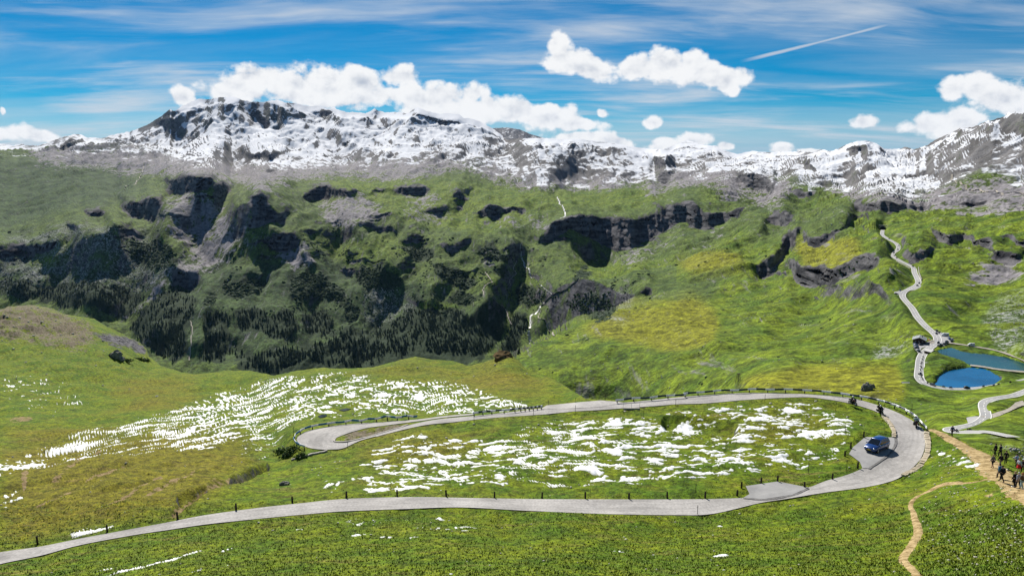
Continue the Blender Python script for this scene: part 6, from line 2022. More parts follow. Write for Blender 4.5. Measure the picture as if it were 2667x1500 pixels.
def car_body(L, W, H, stations):
    """lower body as a loft of rounded sections from tail to nose; x forward"""
    secs = []
    for x, zb, zt, hw in stations:
        pts = [(-hw * 0.90, zb), (-hw, zb + 0.12), (-hw * 1.0, (zb + zt) / 2 + 0.04), (-hw * 0.95, zt - 0.05), (-hw * 0.86, zt), (0, zt + 0.035), (hw * 0.86, zt), (hw * 0.95, zt - 0.05), (hw * 1.0, (zb + zt) / 2 + 0.04), (hw, zb + 0.12), (hw * 0.90, zb)]
        secs.append([(x, a, b) for a, b in pts])
    return MB().loft(secs)


def wheel(parent, x, y, r, side, detail=True, wd=0.2):
    t = MB()
    n = 20 if detail else 10
    V, F = [], []
    prof = [(r * 0.62, -wd / 2), (r * 0.92, -wd / 2), (r, -wd * 0.35), (r, wd * 0.35), (r * 0.92, wd / 2), (r * 0.62, wd / 2)]
    for i in range(n):
        a = 2 * math.pi * i / n
        for q, w_ in prof:
            V.append((q * math.cos(a), w_, q * math.sin(a)))
    m_ = len(prof)
    for i in range(n):
        for j in range(m_):
            F.append((i * m_ + j, ((i + 1) % n) * m_ + j, ((i + 1) % n) * m_ + (j + 1) % m_, i * m_ + (j + 1) % m_))
    t.add(V, F)
    w = empty('wheel', (x, y, r))
    w.parent = parent
    t.build('tyre', M_RUBBER, w, smooth=False)
    rim = MB()
    rim.tube((0, side * wd * 0.18, 0), (0, side * wd * 0.40, 0), r * 0.64, r * 0.62, n)
    if detail:
        for k in range(5):
            a = 2 * math.pi * k / 5
            rim.tube((0, side * wd * 0.44, 0), (r * 0.58 * math.cos(a), side * wd * 0.44, r * 0.58 * math.sin(a)), 0.035, 0.028, 5)
    rim.build('rim', M_STEEL if detail else M_STEEL, w)
    return w


def glass_quad(name, pts, parent, m_=None, off=0.0):
    c = sum((Vector(p) for p in pts), Vector()) / len(pts)
    n = (Vector(pts[1]) - Vector(pts[0])).cross(Vector(pts[2]) - Vector(pts[0])).normalized()
    mb = MB()
    P = [Vector(p) + n * off for p in pts]
    Q = [p - n * 0.02 for p in P]
    k = len(P)
    mb.add(P + Q, [tuple(range(k)), tuple(range(k, 2 * k))[::-1]] + [(i, k + i, k + (i + 1) % k, (i + 1) % k) for i in range(k)])
    return mb.build(name, m_ or M_GLASS, parent)


def hatch_car(name, loc, rz, paint, label, detail, group=None, L=4.36, W=1.79, H=1.56):
    root = empty(name, loc, rz, label, 'car', group)
    hw = W / 2
    st = [(-L / 2, 0.42, 0.86, hw * 0.80), (-L / 2 + 0.10, 0.30, 0.94, hw * 0.92), (-L / 2 + 0.5, 0.24, 0.97, hw), (-0.7, 0.22, 0.96, hw), (0.5, 0.22, 0.95, hw), (1.05, 0.22, 0.93, hw * 0.99), (1.55, 0.24, 0.86, hw * 0.97), (1.92, 0.28, 0.76, hw * 0.90), (L / 2 - 0.08, 0.32, 0.66, hw * 0.78), (L / 2, 0.38, 0.58, hw * 0.66)]
    car_body(L, W, H, st).build('body', paint, root, smooth=True)
    # glass house
    b0, b1 = -L / 2 + 0.16, 1.12            # belt at tail and at screen
    r0, r1 = -L / 2 + 0.50, 0.28            # roof at tail and front
    zb, zr = 0.94, H - 0.05
    yb, yr = hw * 0.93, hw * 0.74
    secs = []
    for x_b, x_r in ((b0, r0), (b1, r1)):
        secs.append([(x_b, -yb, zb), (x_b, yb, zb), (x_r, yr, zr), (x_r, -yr, zr)])
    MB().loft(secs).build('cabin', paint, root)
    rs = []
    for x, z, y in ((r0 - 0.06, zr - 0.02, yr * 0.96), (r0 + 0.25, zr + 0.045, yr), ((r0 + r1) / 2, zr + 0.06, yr * 1.01), (r1 - 0.15, zr + 0.04, yr), (r1 + 0.05, zr - 0.01, yr * 0.97)):
        rs.append([(x, -y, z - 0.04), (x, -y * 0.9, z), (x, 0, z + 0.025), (x, y * 0.9, z), (x, y, z - 0.04)])
    MB().loft(rs, closed=True).build('roof', paint, root, smooth=True)
    lerp = lambda a, b, t: tuple(p + (q - p) * t for p, q in zip(a, b))
    e = 0.012
    FL, FR, TL, TR = (b1, yb, zb), (b1, -yb, zb), (r1, yr, zr), (r1, -yr, zr)
    ins = lambda A, B, C, D, u0, u1, v0, v1: [lerp(lerp(A, B, u0), lerp(D, C, u0), v0), lerp(lerp(A, B, u1), lerp(D, C, u1), v0), lerp(lerp(A, B, u1), lerp(D, C, u1), v1), lerp(lerp(A, B, u0), lerp(D, C, u0), v1)]
    glass_quad('windscreen', ins(FR, FL, TL, TR, 0.05, 0.95, 0.04, 0.95), root, off=e)
    BL, BR, UL, UR = (b0, yb, zb), (b0, -yb, zb), (r0, yr, zr), (r0, -yr, zr)
    glass_quad('rear_window', ins(BL, BR, UR, UL, 0.08, 0.92, 0.10, 0.9), root, off=e)
    for sgn in (1, -1):
        A, B, C, D = ((b0, yb * sgn, zb), (b1, yb * sgn, zb), (r1, yr * sgn, zr), (r0, yr * sgn, zr))
        for u0, u1 in ((0.07, 0.26), (0.30, 0.58), (0.62, 0.93)):
            q = ins(A, B, C, D, u0, u1, 0.08, 0.90)
            if sgn > 0:
                q = q[::-1]
            glass_quad('side_window', q, root, off=e)
    for sx in (1.33, -1.34):
        for sy in (1, -1):
            wheel(root, sx, sy * (hw - 0.10), 0.315, sy, detail)
    if not detail:
        return root
    for sgn in (1, -1):
        MB().ball((1.93, sgn * 0.60, 0.66), (0.20, 0.16, 0.10), 10, 6).build('headlight', M_CHROME, root, smooth=True)
        MB().box((-L / 2 + 0.06, sgn * 0.66, 0.82), (0.10, 0.18, 0.26)).build('tail_light', mat('tail_red', (0.35, 0.01, 0.01), 0.3), root, bevel=0.02)
        m_ = MB().ball((0.95, sgn * (hw + 0.10), 0.99), (0.09, 0.12, 0.08), 8, 6).build('mirror', paint, root, smooth=True)
        MB().tube((0.95, sgn * hw * 0.9, 0.96), (0.95, sgn * (hw + 0.02), 0.98), 0.03).build('mirror_arm', M_BLACK, m_)
        d = MB()
        for x in (-0.35, 0.75, -1.25):
            d.box((x, sgn * (hw + 0.003), 0.62), (0.012, 0.01, 0.55))
        d.build('door_seam', M_BLACK, root)
        for x in (0.55, -0.55):
            MB().box((x - 0.15, sgn * (hw * 0.99 + 0.012), 0.80), (0.18, 0.025, 0.035)).build('door_handle', paint, root)
        MB().box((0, sgn * (hw * 0.985), 0.27), (2.2, 0.05, 0.10)).build('sill_trim', M_BLACK, root)
    MB().box((2.13, 0, 0.56), (0.10, 0.78, 0.13)).build('grille', M_BLACK, root, bevel=0.02)
    MB().ball((2.185, 0, 0.60), (0.03, 0.07, 0.07), 8, 6).build('badge', M_CHROME, root, smooth=True)
    MB().box((2.15, 0, 0.38), (0.08, 1.10, 0.12)).build('air_intake', M_BLACK, root, bevel=0.02)
    pl = MB().box((2.205, 0, 0.47), (0.02, 0.50, 0.11)).build('number_plate', mat('plate_yellow', (0.62, 0.47, 0.03), 0.5), root)
    w = MB()
    w.tube((1.10, 0.5, 0.965), (0.95, -0.1, 1.05), 0.012, n=5).tube((1.10, -0.15, 0.965), (0.95, -0.65, 1.05), 0.012, n=5)
    w.build('wiper', M_BLACK, root)
    return root


M_CARBLUE = mat('dark_blue_car_paint', (0.008, 0.045, 0.19), 0.28, 0.5, 0.2, coat=0.8)
p = near_at(2283, 1171)
hatch_car('parked_car', Vector((p.x, p.y, p.z + 0.11)), math.atan2(-0.62, -0.78), M_CARBLUE, 'dark blue compact car parked in the layby inside the bend', True)


# ------------------------------------------------------------------ motorcycles
def motorcycle(name, loc, rz, label, paint, lean=0.0, group='motorcycles on the near bend', panniers=True, steer=0.0):
    root = empty(name, loc, rz, label, 'motorcycle', group)
    root.rotation_euler = (lean, 0, rz)
    for x in (0.76, -0.72):
        w = empty('wheel', (x, 0, 0.315))
        w.parent = root
        MB().ring((0, 0, 0), (0, 1, 0), 0.25, 0.066, 16, 7).build('tyre', M_RUBBER, w)
        r = MB().ring((0, 0, 0), (0, 1, 0), 0.185, 0.02, 14, 5)
        for k in range(5):
            a = 2 * math.pi * k / 5
            r.tube((0, 0, 0), (0.185 * math.cos(a), 0, 0.185 * math.sin(a)), 0.022, n=5)
        r.build('rim', M_STEEL, w)
    MB().tube((0.76, 0.09, 0.32), (0.50, 0.09, 0.98), 0.03).tube((0.76, -0.09, 0.32), (0.50, -0.09, 0.98), 0.03).build('fork', M_STEEL, root)
    MB().path([(0.40, 0.40, 1.06), (0.46, 0.22, 1.08), (0.48, 0, 1.02), (0.46, -0.22, 1.08), (0.40, -0.40, 1.06)], 0.022).build('handlebar', M_BLACK, root)
    MB().box((0.05, 0, 0.48), (0.58, 0.36, 0.40)).tube((0.05, 0.25, 0.42), (0.05, -0.25, 0.42), 0.13, n=10).build('engine', M_BLACK, root, bevel=0.0)
    secs = [[(x, a * w_, z + b * h) for a, b in ((0, -1), (.8, -.7), (1, 0), (.7, .8), (0, 1), (-.7, .8), (-1, 0), (-.8, -.7))] for x, z, w_, h in ((-0.12, 0.80, 0.10, 0.07), (0.05, 0.86, 0.17, 0.12), (0.25, 0.90, 0.18, 0.13), (0.42, 0.90, 0.11, 0.09))]
    MB().loft(secs).build('fuel_tank', paint, root, smooth=True)
    secs = [[(x, a * w_, z + b * h) for a, b in ((0, -1), (.8, -.7), (1, 0), (.7, .8), (0, 1), (-.7, .8), (-1, 0), (-.8, -.7))] for x, z, w_, h in ((0.48, 0.84, 0.14, 0.16), (0.62, 0.90, 0.20, 0.20), (0.78, 0.88, 0.15, 0.14), (0.88, 0.84, 0.05, 0.05))]
    MB().loft(secs).build('fairing', paint, root, smooth=True)
    glass_quad('windshield', [(0.66, 0.18, 1.06), (0.66, -0.18, 1.06), (0.46, -0.13, 1.34), (0.46, 0.13, 1.34)], root)
    MB().ball((0.84, 0, 0.88), (0.06, 0.10, 0.07), 8, 6).build('headlight', M_CHROME, root, smooth=True)
    MB().loft([[(x, -w_, z - .05), (x, w_, z - .05), (x, w_ * .8, z + .05), (x, -w_ * .8, z + .05)] for x, z, w_ in ((-0.78, 0.90, 0.10), (-0.45, 0.84, 0.15), (-0.10, 0.80, 0.14))]).build('seat', M_BLACK, root)
    MB().box((-0.62, 0, 0.76), (0.5, 0.16, 0.10)).build('tail', paint, root)
    MB().tube((0.1, 0.16, 0.30), (-0.75, 0.20, 0.42), 0.05, 0.055, 8).build('exhaust', M_CHROME, root)
    MB().box((-0.35, 0, 0.36), (0.75, 0.08, 0.07)).build('swing_arm', M_STEEL, root)
    MB().box((0.76, 0, 0.66), (0.42, 0.12, 0.03)).build('mudguard', paint, root)
    for s_ in (1, -1):
        MB().tube((0.45, s_ * 0.3, 1.08), (0.48, s_ * 0.42, 1.24), 0.012, n=5).ball((0.48, s_ * 0.42, 1.26), (0.03, 0.07, 0.045), 8, 5).build('mirror', M_BLACK, root)
        if panniers:
            MB().box((-0.62, s_ * 0.32, 0.62), (0.48, 0.20, 0.34)).build('pannier', M_BLACK, root, bevel=0.04)
    if panniers:
        MB().box((-0.88, 0, 1.06), (0.36, 0.42, 0.28)).build('top_case', M_BLACK, root, bevel=0.05)
    MB().box((-0.92, 0, 0.80), (0.03, 0.14, 0.05)).build('tail_light', bpy.data.materials['tail_red'], root)
    return root


# ------------------------------------------------------------------ people
def skin_mesh(name, joints, edges, m_, parent, sub=1):
    """a continuous skinned surface grown on a skeleton; joints: name -> (co, radius)"""
    keys = list(joints)
    idx = {k: i for i, k in enumerate(keys)}
    me = bpy.data.meshes.new(name)
    me.from_pydata([joints[k][0] for k in keys], [(idx[a], idx[b]) for a, b in edges], [])
    o = bpy.data.objects.new(name, me)
    COL.objects.link(o)
    md = o.modifiers.new('Skin', 'SKIN')
    md.use_smooth_shade = True
    if not me.skin_vertices:
        raise RuntimeError('no skin layer')
    for i, k in enumerate(keys):
        r = joints[k][1]
        me.skin_vertices[0].data[i].radius = (r, r) if not isinstance(r, tuple) else r
        me.skin_vertices[0].data[i].use_root = (i == 0)
    o.modifiers.new('Subdivision', 'SUBSURF').render_levels = sub
    o.modifiers['Subdivision'].levels = sub
    dg = bpy.context.evaluated_depsgraph_get()
    dg.update()
    m2 = bpy.data.meshes.new_from_object(o.evaluated_get(dg))
    bpy.data.objects.remove(o)
    m2.name = name
    m2.materials.clear()
    m2.materials.append(m_)
    o2 = bpy.data.objects.new(name, m2)
    COL.objects.link(o2)
    o2.parent = parent
    return o2


def skeleton(pose):
    """joint places of a 1.75 m figure facing +y"""
    J = dict(pelvis=((0, 0, .95), .125), spine=((0, .0, 1.14), .115), chest=((0, .0, 1.34), .135), neck=((0, .005, 1.50), .052), head=((0, .02, 1.60), .085), crown=((0, .01, 1.69), .075))
    sw = pose.get('stride', 0.0)
    for s_, n in ((-1, 'L'), (1, 'R')):
        k = sw * s_
        J['hip' + n] = ((s_ * .095, 0, .90), .088)
        J['knee' + n] = ((s_ * .10, .03 + k * .26, .50 + abs(k) * .02), .062)
        J['ankle' + n] = ((s_ * .10, -.03 + k * .40 - (0.10 if k < 0 else 0) * abs(sw), .10 + (0.06 * abs(sw) if k < 0 else 0)), .042)
        J['toe' + n] = ((s_ * .11, .14 + k * .40 - (0.08 if k < 0 else 0) * abs(sw), .045), .036)
        a = -k * .7
        J['shoulder' + n] = ((s_ * .185, -.005, 1.42), .062)
        J['elbow' + n] = ((s_ * .25, -.03 + a * .14, 1.14), .045)
        J['wrist' + n] = ((s_ * .26, .06 + a * .30, .92), .030)
    J.update(pose.get('joints', {}))
    for s_, n in ((-1, 'L'), (1, 'R')):
        w, e = Vector(J['wrist' + n][0]), Vector(J['elbow' + n][0])
        d = (w - e).normalized()
        side = Vector((0, 1, 0)) if abs(d.y) < 0.7 else Vector((s_, 0, 0))
        J['palm' + n] = (tuple(w + d * .07), .030)
        curl = d.cross(side).normalized() * .012
        for i, (off, ln) in enumerate(((.030, .062), (.010, .075), (-.010, .070), (-.030, .055))):
            b = w + d * .105 + side * off
            J[f'f{i}{n}'] = (tuple(b), .009)
            J[f'g{i}{n}'] = (tuple(b + d * ln * .75 + curl * 2), .008)
        J['t0' + n] = (tuple(w + d * .05 + side * .042), .010)
        J['t1' + n] = (tuple(w + d * .095 + side * .062), .009)
    return J


LEGS = [('pelvis', 'hipL'), ('hipL', 'kneeL'), ('kneeL', 'ankleL'), ('pelvis', 'hipR'), ('hipR', 'kneeR'), ('kneeR', 'ankleR')]
FEET = [('ankleL', 'toeL'), ('ankleR', 'toeR')]
TORSO = [('pelvis', 'spine'), ('spine', 'chest'), ('chest', 'neck')]
ARMS = [('chest', 'shoulderL'), ('shoulderL', 'elbowL'), ('elbowL', 'wristL'), ('chest', 'shoulderR'), ('shoulderR', 'elbowR'), ('elbowR', 'wristR')]
HEADE = [('neck', 'head'), ('head', 'crown')]
HANDS = [e for n in 'LR' for e in [('wrist' + n, 'palm' + n), ('wrist' + n, 't0' + n), ('t0' + n, 't1' + n)] + [(f'palm{n}', f'f{i}{n}') for i in range(4)] + [(f'f{i}{n}', f'g{i}{n}') for i in range(4)]]


def person(loc, rz, label, top, legs, hair=(0.03, 0.02, 0.015), pose=None, short_sleeve=False, shorts=False, skirt=False, helmet=None, hat=None, scale=1.0, group='hikers on the footpath', shoes=(0.02, 0.018, 0.016)):
    pose = pose or {}
    J = skeleton(pose)
    root = empty('person', loc, rz, label, 'person', group)
    root.scale = (scale * (0.93 if group.startswith('hikers') else 1.0),) * 3
    skin_mesh('body', J, TORSO + LEGS + FEET + ARMS + HEADE + HANDS, M_SKIN, root, 1)
    def pm(c, nm):
        return mat(nm, c, 0.85, 0.15, vary=0.25, scale=9.0)
    def grow(names, add):
        return {k: (J[k][0], J[k][1] + add) for k in names}
    up = ['pelvis', 'spine', 'chest', 'neck', 'shoulderL', 'elbowL', 'shoulderR', 'elbowR'] + ([] if short_sleeve else ['wristL', 'wristR'])
    jk = grow(up, 0.024)
    jk['neck'] = (tuple(Vector(J['neck'][0]) - Vector((0, 0, .035))), 0.075)
    ae = [e for e in TORSO + ARMS if e[0] in jk and e[1] in jk]
    skin_mesh('jacket', jk, ae, pm(top, 'jacket_cloth'), root)
    lg = ['pelvis', 'hipL', 'kneeL', 'hipR', 'kneeR'] + ([] if shorts else ['ankleL', 'ankleR'])
    tr = grow(lg, 0.020)
    skin_mesh('trousers', tr, [e for e in LEGS if e[0] in tr and e[1] in tr], pm(legs, 'trouser_cloth'), root)
    if skirt:
        p0 = Vector(J['pelvis'][0])
        MB().loft([[(r_ * math.cos(a), r_ * 0.8 * math.sin(a), z) for a in np.linspace(0, 2 * math.pi, 14, endpoint=False)] for z, r_ in ((p0.z + .08, .17), (p0.z - .1, .22), (p0.z - .35, .28))], caps=False).build('skirt', pm(legs, 'skirt_cloth'), root, smooth=True)
    sh = grow(['ankleL', 'toeL', 'ankleR', 'toeR'], 0.016)
    for n in 'LR':
        skin_mesh('shoe', {k: sh[k] for k in ('ankle' + n, 'toe' + n)}, [('ankle' + n, 'toe' + n)], pm(shoes, 'shoe_leather'), root)
    hd, cr = Vector(J['head'][0]), Vector(J['crown'][0])
    c = (hd + cr) / 2 + Vector((0, 0, .01))
    if helmet:
        MB().ball(c, (.135, .155, .15), 12, 9).build('helmet', mat('helmet_shell', helmet, 0.25, 0.5), root, smooth=True)
        MB().ball(c + Vector((0, .07, -.005)), (.105, .095, .06), 10, 6).build('visor', M_GLASS, root, smooth=True)
    else:
        MB().ball(c + Vector((0, -.018, .022)), (.098, .108, .105), 12, 8).build('hair', pm(hair, 'hair'), root, smooth=True)
        MB().tube(c + Vector((0, .085, -.02)), c + Vector((0, .112, -.045)), .012, .016, 6).build('nose', M_SKIN, root)
        if hat:
            MB().ball(c + Vector((0, -.01, .06)), (.11, .12, .08), 12, 7).tube(c + Vector((0, 0, .045)), c + Vector((0, 0, .06)), .17, .16, 14).build('hat', pm(hat, 'hat_cloth'), root, smooth=True)
    return root


def backpack(owner, color, label):
    m_ = mat('backpack_cloth', color, 0.85, 0.1, vary=0.2, scale=8)
    p = owner.matrix_basis @ Vector((0, -.19, 1.26))
    root = empty('backpack', p, owner.rotation_euler.z, label, 'backpack', 'backpacks carried by the hikers')
    MB().box((0, -.03, 0), (.30, .17, .46), taper=.85).build('sack', m_, root, bevel=.05)
    MB().box((0, -.13, -.07), (.22, .06, .2), taper=.9).build('pocket', m_, root, bevel=.02)
    s_ = MB()
    for x in (-.1, .1):
        s_.path([(x, .06, .2), (x * 1.05, .22, .20), (x * 1.2, .34, .04), (x * 1.3, .30, -.14), (x * 1.1, .06, -.2)], .016, 5)
    s_.build('strap', m_, root)
    return root


RIDE = dict(joints=dict(pelvis=((0, 0, .95), .14), spine=((0, .07, 1.12), .125), chest=((0, .20, 1.30), .14), neck=((0, .28, 1.44), .055), head=((0, .32, 1.54), .085), crown=((0, .31, 1.63), .075),
    hipL=((-.11, .02, .92), .09), kneeL=((-.20, .42, .80), .065), ankleL=((-.19, .20, .42), .045), toeL=((-.20, .36, .36), .038), hipR=((.11, .02, .92), .09), kneeR=((.20, .42, .80), .065), ankleR=((.19, .20, .42), .045), toeR=((.20, .36, .36), .038),
    shoulderL=((-.19, .20, 1.38), .065), elbowL=((-.30, .40, 1.20), .048), wristL=((-.34, .62, 1.10), .032), shoulderR=((.19, .20, 1.38), .065), elbowR=((.30, .40, 1.20), .048), wristR=((.34, .62, 1.10), .032)))


def on_bike(bike, offx, offz, label, top, legs, helmet, group='motorcycle riders on the near bend'):
    """seat a rider on a motorcycle (rider faces local +y, the machine local +x)"""
    M = bike.matrix_basis @ Matrix.Translation((offx, 0, offz)) @ Matrix.Rotation(-math.pi / 2, 4, 'Z')
    r = person((0, 0, 0), 0, label, top, legs, pose=RIDE, helmet=helmet, group=group)
    r.matrix_basis = M
    return r


def near_road_at(x, y, lift=0.075):
    q = near_pos(np.array([x]), np.array([y]))[0]
    return Vector((q[0], q[1], q[2] + lift))


def near_dir(a, b):
    d = near_road_at(*b) - near_road_at(*a)
    return math.atan2(d.y, d.x)


SPORT_RED = mat('dark_red_paint', (0.10, 0.008, 0.010), 0.3, 0.5, coat=0.5)
b1 = motorcycle('motorcycle', near_road_at(2221, 1056), near_dir((2205, 1045), (2245, 1060)), 'dark red motorcycle leading into the far bend', SPORT_RED, lean=0.10, panniers=False)
on_bike(b1, -0.22, -0.11, 'rider in black with a white helmet on the dark red motorcycle', (0.02, 0.02, 0.022), (0.015, 0.015, 0.016), (0.75, 0.75, 0.73))
b2 = motorcycle('motorcycle', near_road_at(2295, 1081), near_dir((2278, 1062), (2310, 1085)), 'black touring motorcycle carrying two people into the bend', M_BLACK, lean=0.16)
on_bike(b2, -0.18, -0.11, 'front rider in black on the two-up touring motorcycle', (0.014, 0.014, 0.016), (0.012, 0.012, 0.013), (0.70, 0.70, 0.68))
on_bike(b2, -0.62, -0.02, 'passenger in black behind the rider on the two-up motorcycle', (0.012, 0.012, 0.014), (0.012, 0.012, 0.013), (0.015, 0.015, 0.016))
b3 = motorcycle('motorcycle', near_road_at(2384, 1112), near_dir((2384, 1118), (2376, 1100)), 'black touring motorcycle seen from behind beside the guard rail end', M_BLACK)
on_bike(b3, -0.22, -0.11, 'rider in black and pale green seen from behind in the bend', (0.30, 0.42, 0.36), (0.014, 0.014, 0.015), (0.02, 0.02, 0.022))


def hiker(x, y, face, *a, **k):
    p = near_at(x, y)
    z = near_ray(p.x, p.y)
    return person(Vector((p.x, p.y, (z if z is not None else p.z) + 0.07)), face, *a, **k)


# facing: 0 looks away from the viewer (+y)
UP = R(28)
h1 = hiker(2585, 1214, R(15), 'hiker in a grey top and dark shorts, leftmost of the group on the path', (0.13, 0.12, 0.13), (0.02, 0.02, 0.022), (0.30, 0.22, 0.12), dict(stride=.5), shorts=True)
h2 = hiker(2591, 1189, R(30), 'black-clad walker at the head of the group on the path', (0.012, 0.012, 0.014), (0.015, 0.015, 0.018), pose=dict(stride=.4))
h3 = hiker(2604, 1191, R(25), 'second black-clad walker at the head of the group', (0.016, 0.014, 0.014), (0.02, 0.02, 0.024), pose=dict(stride=-.4))
h4 = hiker(2605, 1212, R(10), 'walker in a dark jacket and beige trousers mid-group', (0.022, 0.018, 0.016), (0.30, 0.25, 0.17), pose=dict(stride=.6))
h5 = hiker(2619, 1206, R(-30), 'walker in black turned sideways at mid-group', (0.014, 0.013, 0.014), (0.015, 0.015, 0.016), pose=dict(stride=.5))
h6 = hiker(2602, 1244, R(20), 'hiker in a bright blue jacket behind the black-jacketed hiker', (0.02, 0.17, 0.34), (0.015, 0.016, 0.02), (0.02, 0.02, 0.022), dict(stride=-.5))
h7 = hiker(2608, 1255, R(18), 'large hiker in a black jacket and trousers walking away on the path', (0.010, 0.012, 0.020), (0.012, 0.012, 0.015), pose=dict(stride=.7), scale=1.05)
h8 = hiker(2646, 1214, R(200), 'person in a lilac shirt with dark trousers near the path edge', (0.34, 0.36, 0.52), (0.015, 0.015, 0.018), pose=dict(stride=.2), short_sleeve=True)
h9 = hiker(2653, 1225, R(-60), 'person in a white and blue top with a bright red skirt', (0.55, 0.56, 0.62), (0.62, 0.02, 0.03), (0.28, 0.18, 0.09), dict(stride=.2), shorts=True, skirt=True)
h10 = hiker(2664, 1226, R(100), 'person in black with a pale hat beside the red skirt', (0.015, 0.014, 0.015), (0.014, 0.014, 0.016), pose=dict(stride=.3), hat=(0.55, 0.6, 0.6))
h11 = hiker(2641, 1271, R(15), 'person in a long black coat in the nearest group', (0.010, 0.010, 0.012), (0.011, 0.011, 0.013), (0.32, 0.2, 0.13), dict(stride=.3), skirt=True)
h12 = hiker(2650, 1275, R(15), 'person in a pale lilac jacket in the nearest group', (0.38, 0.37, 0.46), (0.02, 0.02, 0.03), (0.42, 0.40, 0.38), dict(stride=-.4))
h13 = hiker(2659, 1280, R(20), 'person in a brown top and pale jeans in the nearest group', (0.12, 0.085, 0.06), (0.30, 0.42, 0.46), (0.30, 0.10, 0.06), dict(stride=.5))
h14 = hiker(2479, 1138, R(5), 'lone hiker in a dark blue jacket at the far end of the path', (0.012, 0.035, 0.09), (0.014, 0.014, 0.018), (0.25, 0.2, 0.15), dict(stride=.5))
backpack(h7, (0.010, 0.012, 0.022), 'black backpack on the large hiker in black')
backpack(h13, (0.10, 0.08, 0.05), 'brown backpack on the person in pale jeans')
backpack(h4, (0.02, 0.02, 0.02), 'dark backpack on the walker in beige trousers')


# ------------------------------------------------------------------ far traffic
PAINTS = {k: mat(k + '_car_paint', c, 0.35, 0.5, coat=0.4) for k, c in dict(black=(0.012, 0.012, 0.014), grey=(0.10, 0.105, 0.11), silver=(0.42, 0.43, 0.44), white=(0.72, 0.72, 0.71), blue=(0.03, 0.08, 0.20), red=(0.22, 0.02, 0.02)).items()}
FAR_PROTO = {}


def far_point(x, y):
    q = far_pos(np.array([float(x)]), np.array([float(y)]))[0]
    return Vector(q)


def far_car(x, y, rz, color, label, group, lift=0.34, z=None):
    p = far_point(x, y) + Vector((0, 0, lift))
    if color not in FAR_PROTO:
        o = hatch_car('car', p, rz, PAINTS[color], label, False, group)
        FAR_PROTO[color] = o
    else:
        o = copy_tree(FAR_PROTO[color])
        o.location = p
        o.rotation_euler = (0, 0, rz)
        tag(o, label, 'car', group)
    return o


def road_dir(C, p):
    d = np.linalg.norm(C[:, :2] - np.array(p[:2]), axis=1)
    i = int(np.clip(np.argmin(d), 1, len(C) - 2))
    t = C[i + 1] - C[i - 1]
    return math.atan2(t[1], t[0]), i


CUP = (2287, 580, 7.245)
moving = [(CLK, 700, 315, 'black', 'black car on the road bend above the lake car park'), (CLK, 738, 495, 'black', 'black car on the bend between the two car parks'), (CLK, 500, 655, 'black', 'black car on the road beside the small lakeside hut'), (CLK, 383, 1120, 'black', 'black car on the straight left of the lower lake'),
          (CLK, 630, 1335, 'grey', 'grey car at the corner where the road turns along the lower lake'), (CLK, 1305, 1392, 'black', 'black car on the lake-shore road, below the middle of the lower lake'), (CUP, 657, 835, 'black', 'dark car where the pass road leaves the dark crag'), (CUP, 773, 1152, 'black', 'dark car on the outer side of the S bend'), (CUP, 737, 1197, 'black', 'dark car just below the outer S bend'),
          (CUP, 392, 442, 'grey', 'grey car on the right curve below the tunnel'), (CUP, 372, 518, 'black', 'dark car in the first curve below the tunnel'), (CUP, 297, 580, 'black', 'dark car entering the left curve below the tunnel'), (CUP, 306, 632, 'grey', 'small grey car in the left curve below the tunnel'), (CUP, 350, 676, 'black', 'dark car leaving the left curve below the tunnel'), (CUP, 207, 315, 'black', 'dark car on the short straight under the tunnel mouth')]
for cr, a, b, c, lb in moving:
    (x, y), = crop(*cr, [(a, b)])
    p = far_point(x, y)
    rz, i = road_dir(PASS_C, p)
    far_car(x, y, rz, c, lb, 'cars driving on the pass road', lift=0.37)
CHP = (2360, 860, 18.11)
rng = random.Random(4)
for k, (a, b, c) in enumerate(((440, 700, 'blue'), (455, 745, 'silver'), (470, 795, 'blue'), (485, 845, 'silver'), (490, 890, 'black'))):
    (x, y), = crop(*CHP, [(a, b)])
    far_car(x, y, R(8), c, ['first', 'second', 'third', 'fourth', 'fifth'][k] + f' car from the chalet in the parked row, {c}', 'cars parked before the chalet')
for k, (a, b, c, lb) in enumerate(((560, 985, 'white', 'white car at the lower tip of the chalet car park'), (625, 1050, 'black', 'black car at the lowest corner of the chalet car park'), (690, 720, 'black', 'dark low car in the middle of the chalet car park'), (880, 655, 'black', 'dark car right of the chalet door'))):
    (x, y), = crop(*CHP, [(a, b)])
    far_car(x, y, R(20 + 40 * (k % 2)), c, lb, 'cars parked before the chalet')
row = [(1430, 65, 'black'), (1560, 150, 'black'), (1660, 205, 'white'), (1960, 340, 'black'), (2000, 395, 'silver'), (2040, 450, 'blue'), (2150, 470, 'silver'), (2130, 545, 'black'), (1920, 580, 'black'), (1900, 640, 'black'), (1800, 690, 'grey'), (1650, 740, 'black'), (1550, 775, 'grey')]
words_ = ['uppermost', 'second', 'third', 'fourth', 'fifth', 'sixth', 'seventh', 'eighth', 'ninth', 'tenth', 'eleventh', 'twelfth', 'last']
for k, (a, b, c) in enumerate(row):
    (x, y), = crop(*CHP, [(a, b)])
    far_car(x, y, R(75 if k < 8 else 40), c, f'{words_[k]} parked car down the row of the lake car park, {c}', 'cars parked at the lake car park')
for k, (a, b, c) in enumerate(((135, 1285, 'grey'), (285, 1295, 'silver'), (415, 1290, 'blue'))):
    (x, y), = crop(*CUP, [(a, b)])
    far_car(x, y, R(70), c, ['left', 'middle', 'right'][k] + f' {c} car parked in the small car park at the S bend', 'cars parked at the S bend')
(x, y), = crop(*CUP, [(345, 1358)])
far_car(x, y, R(-20), 'black', 'black car leaving the small car park at the S bend', 'cars parked at the S bend')


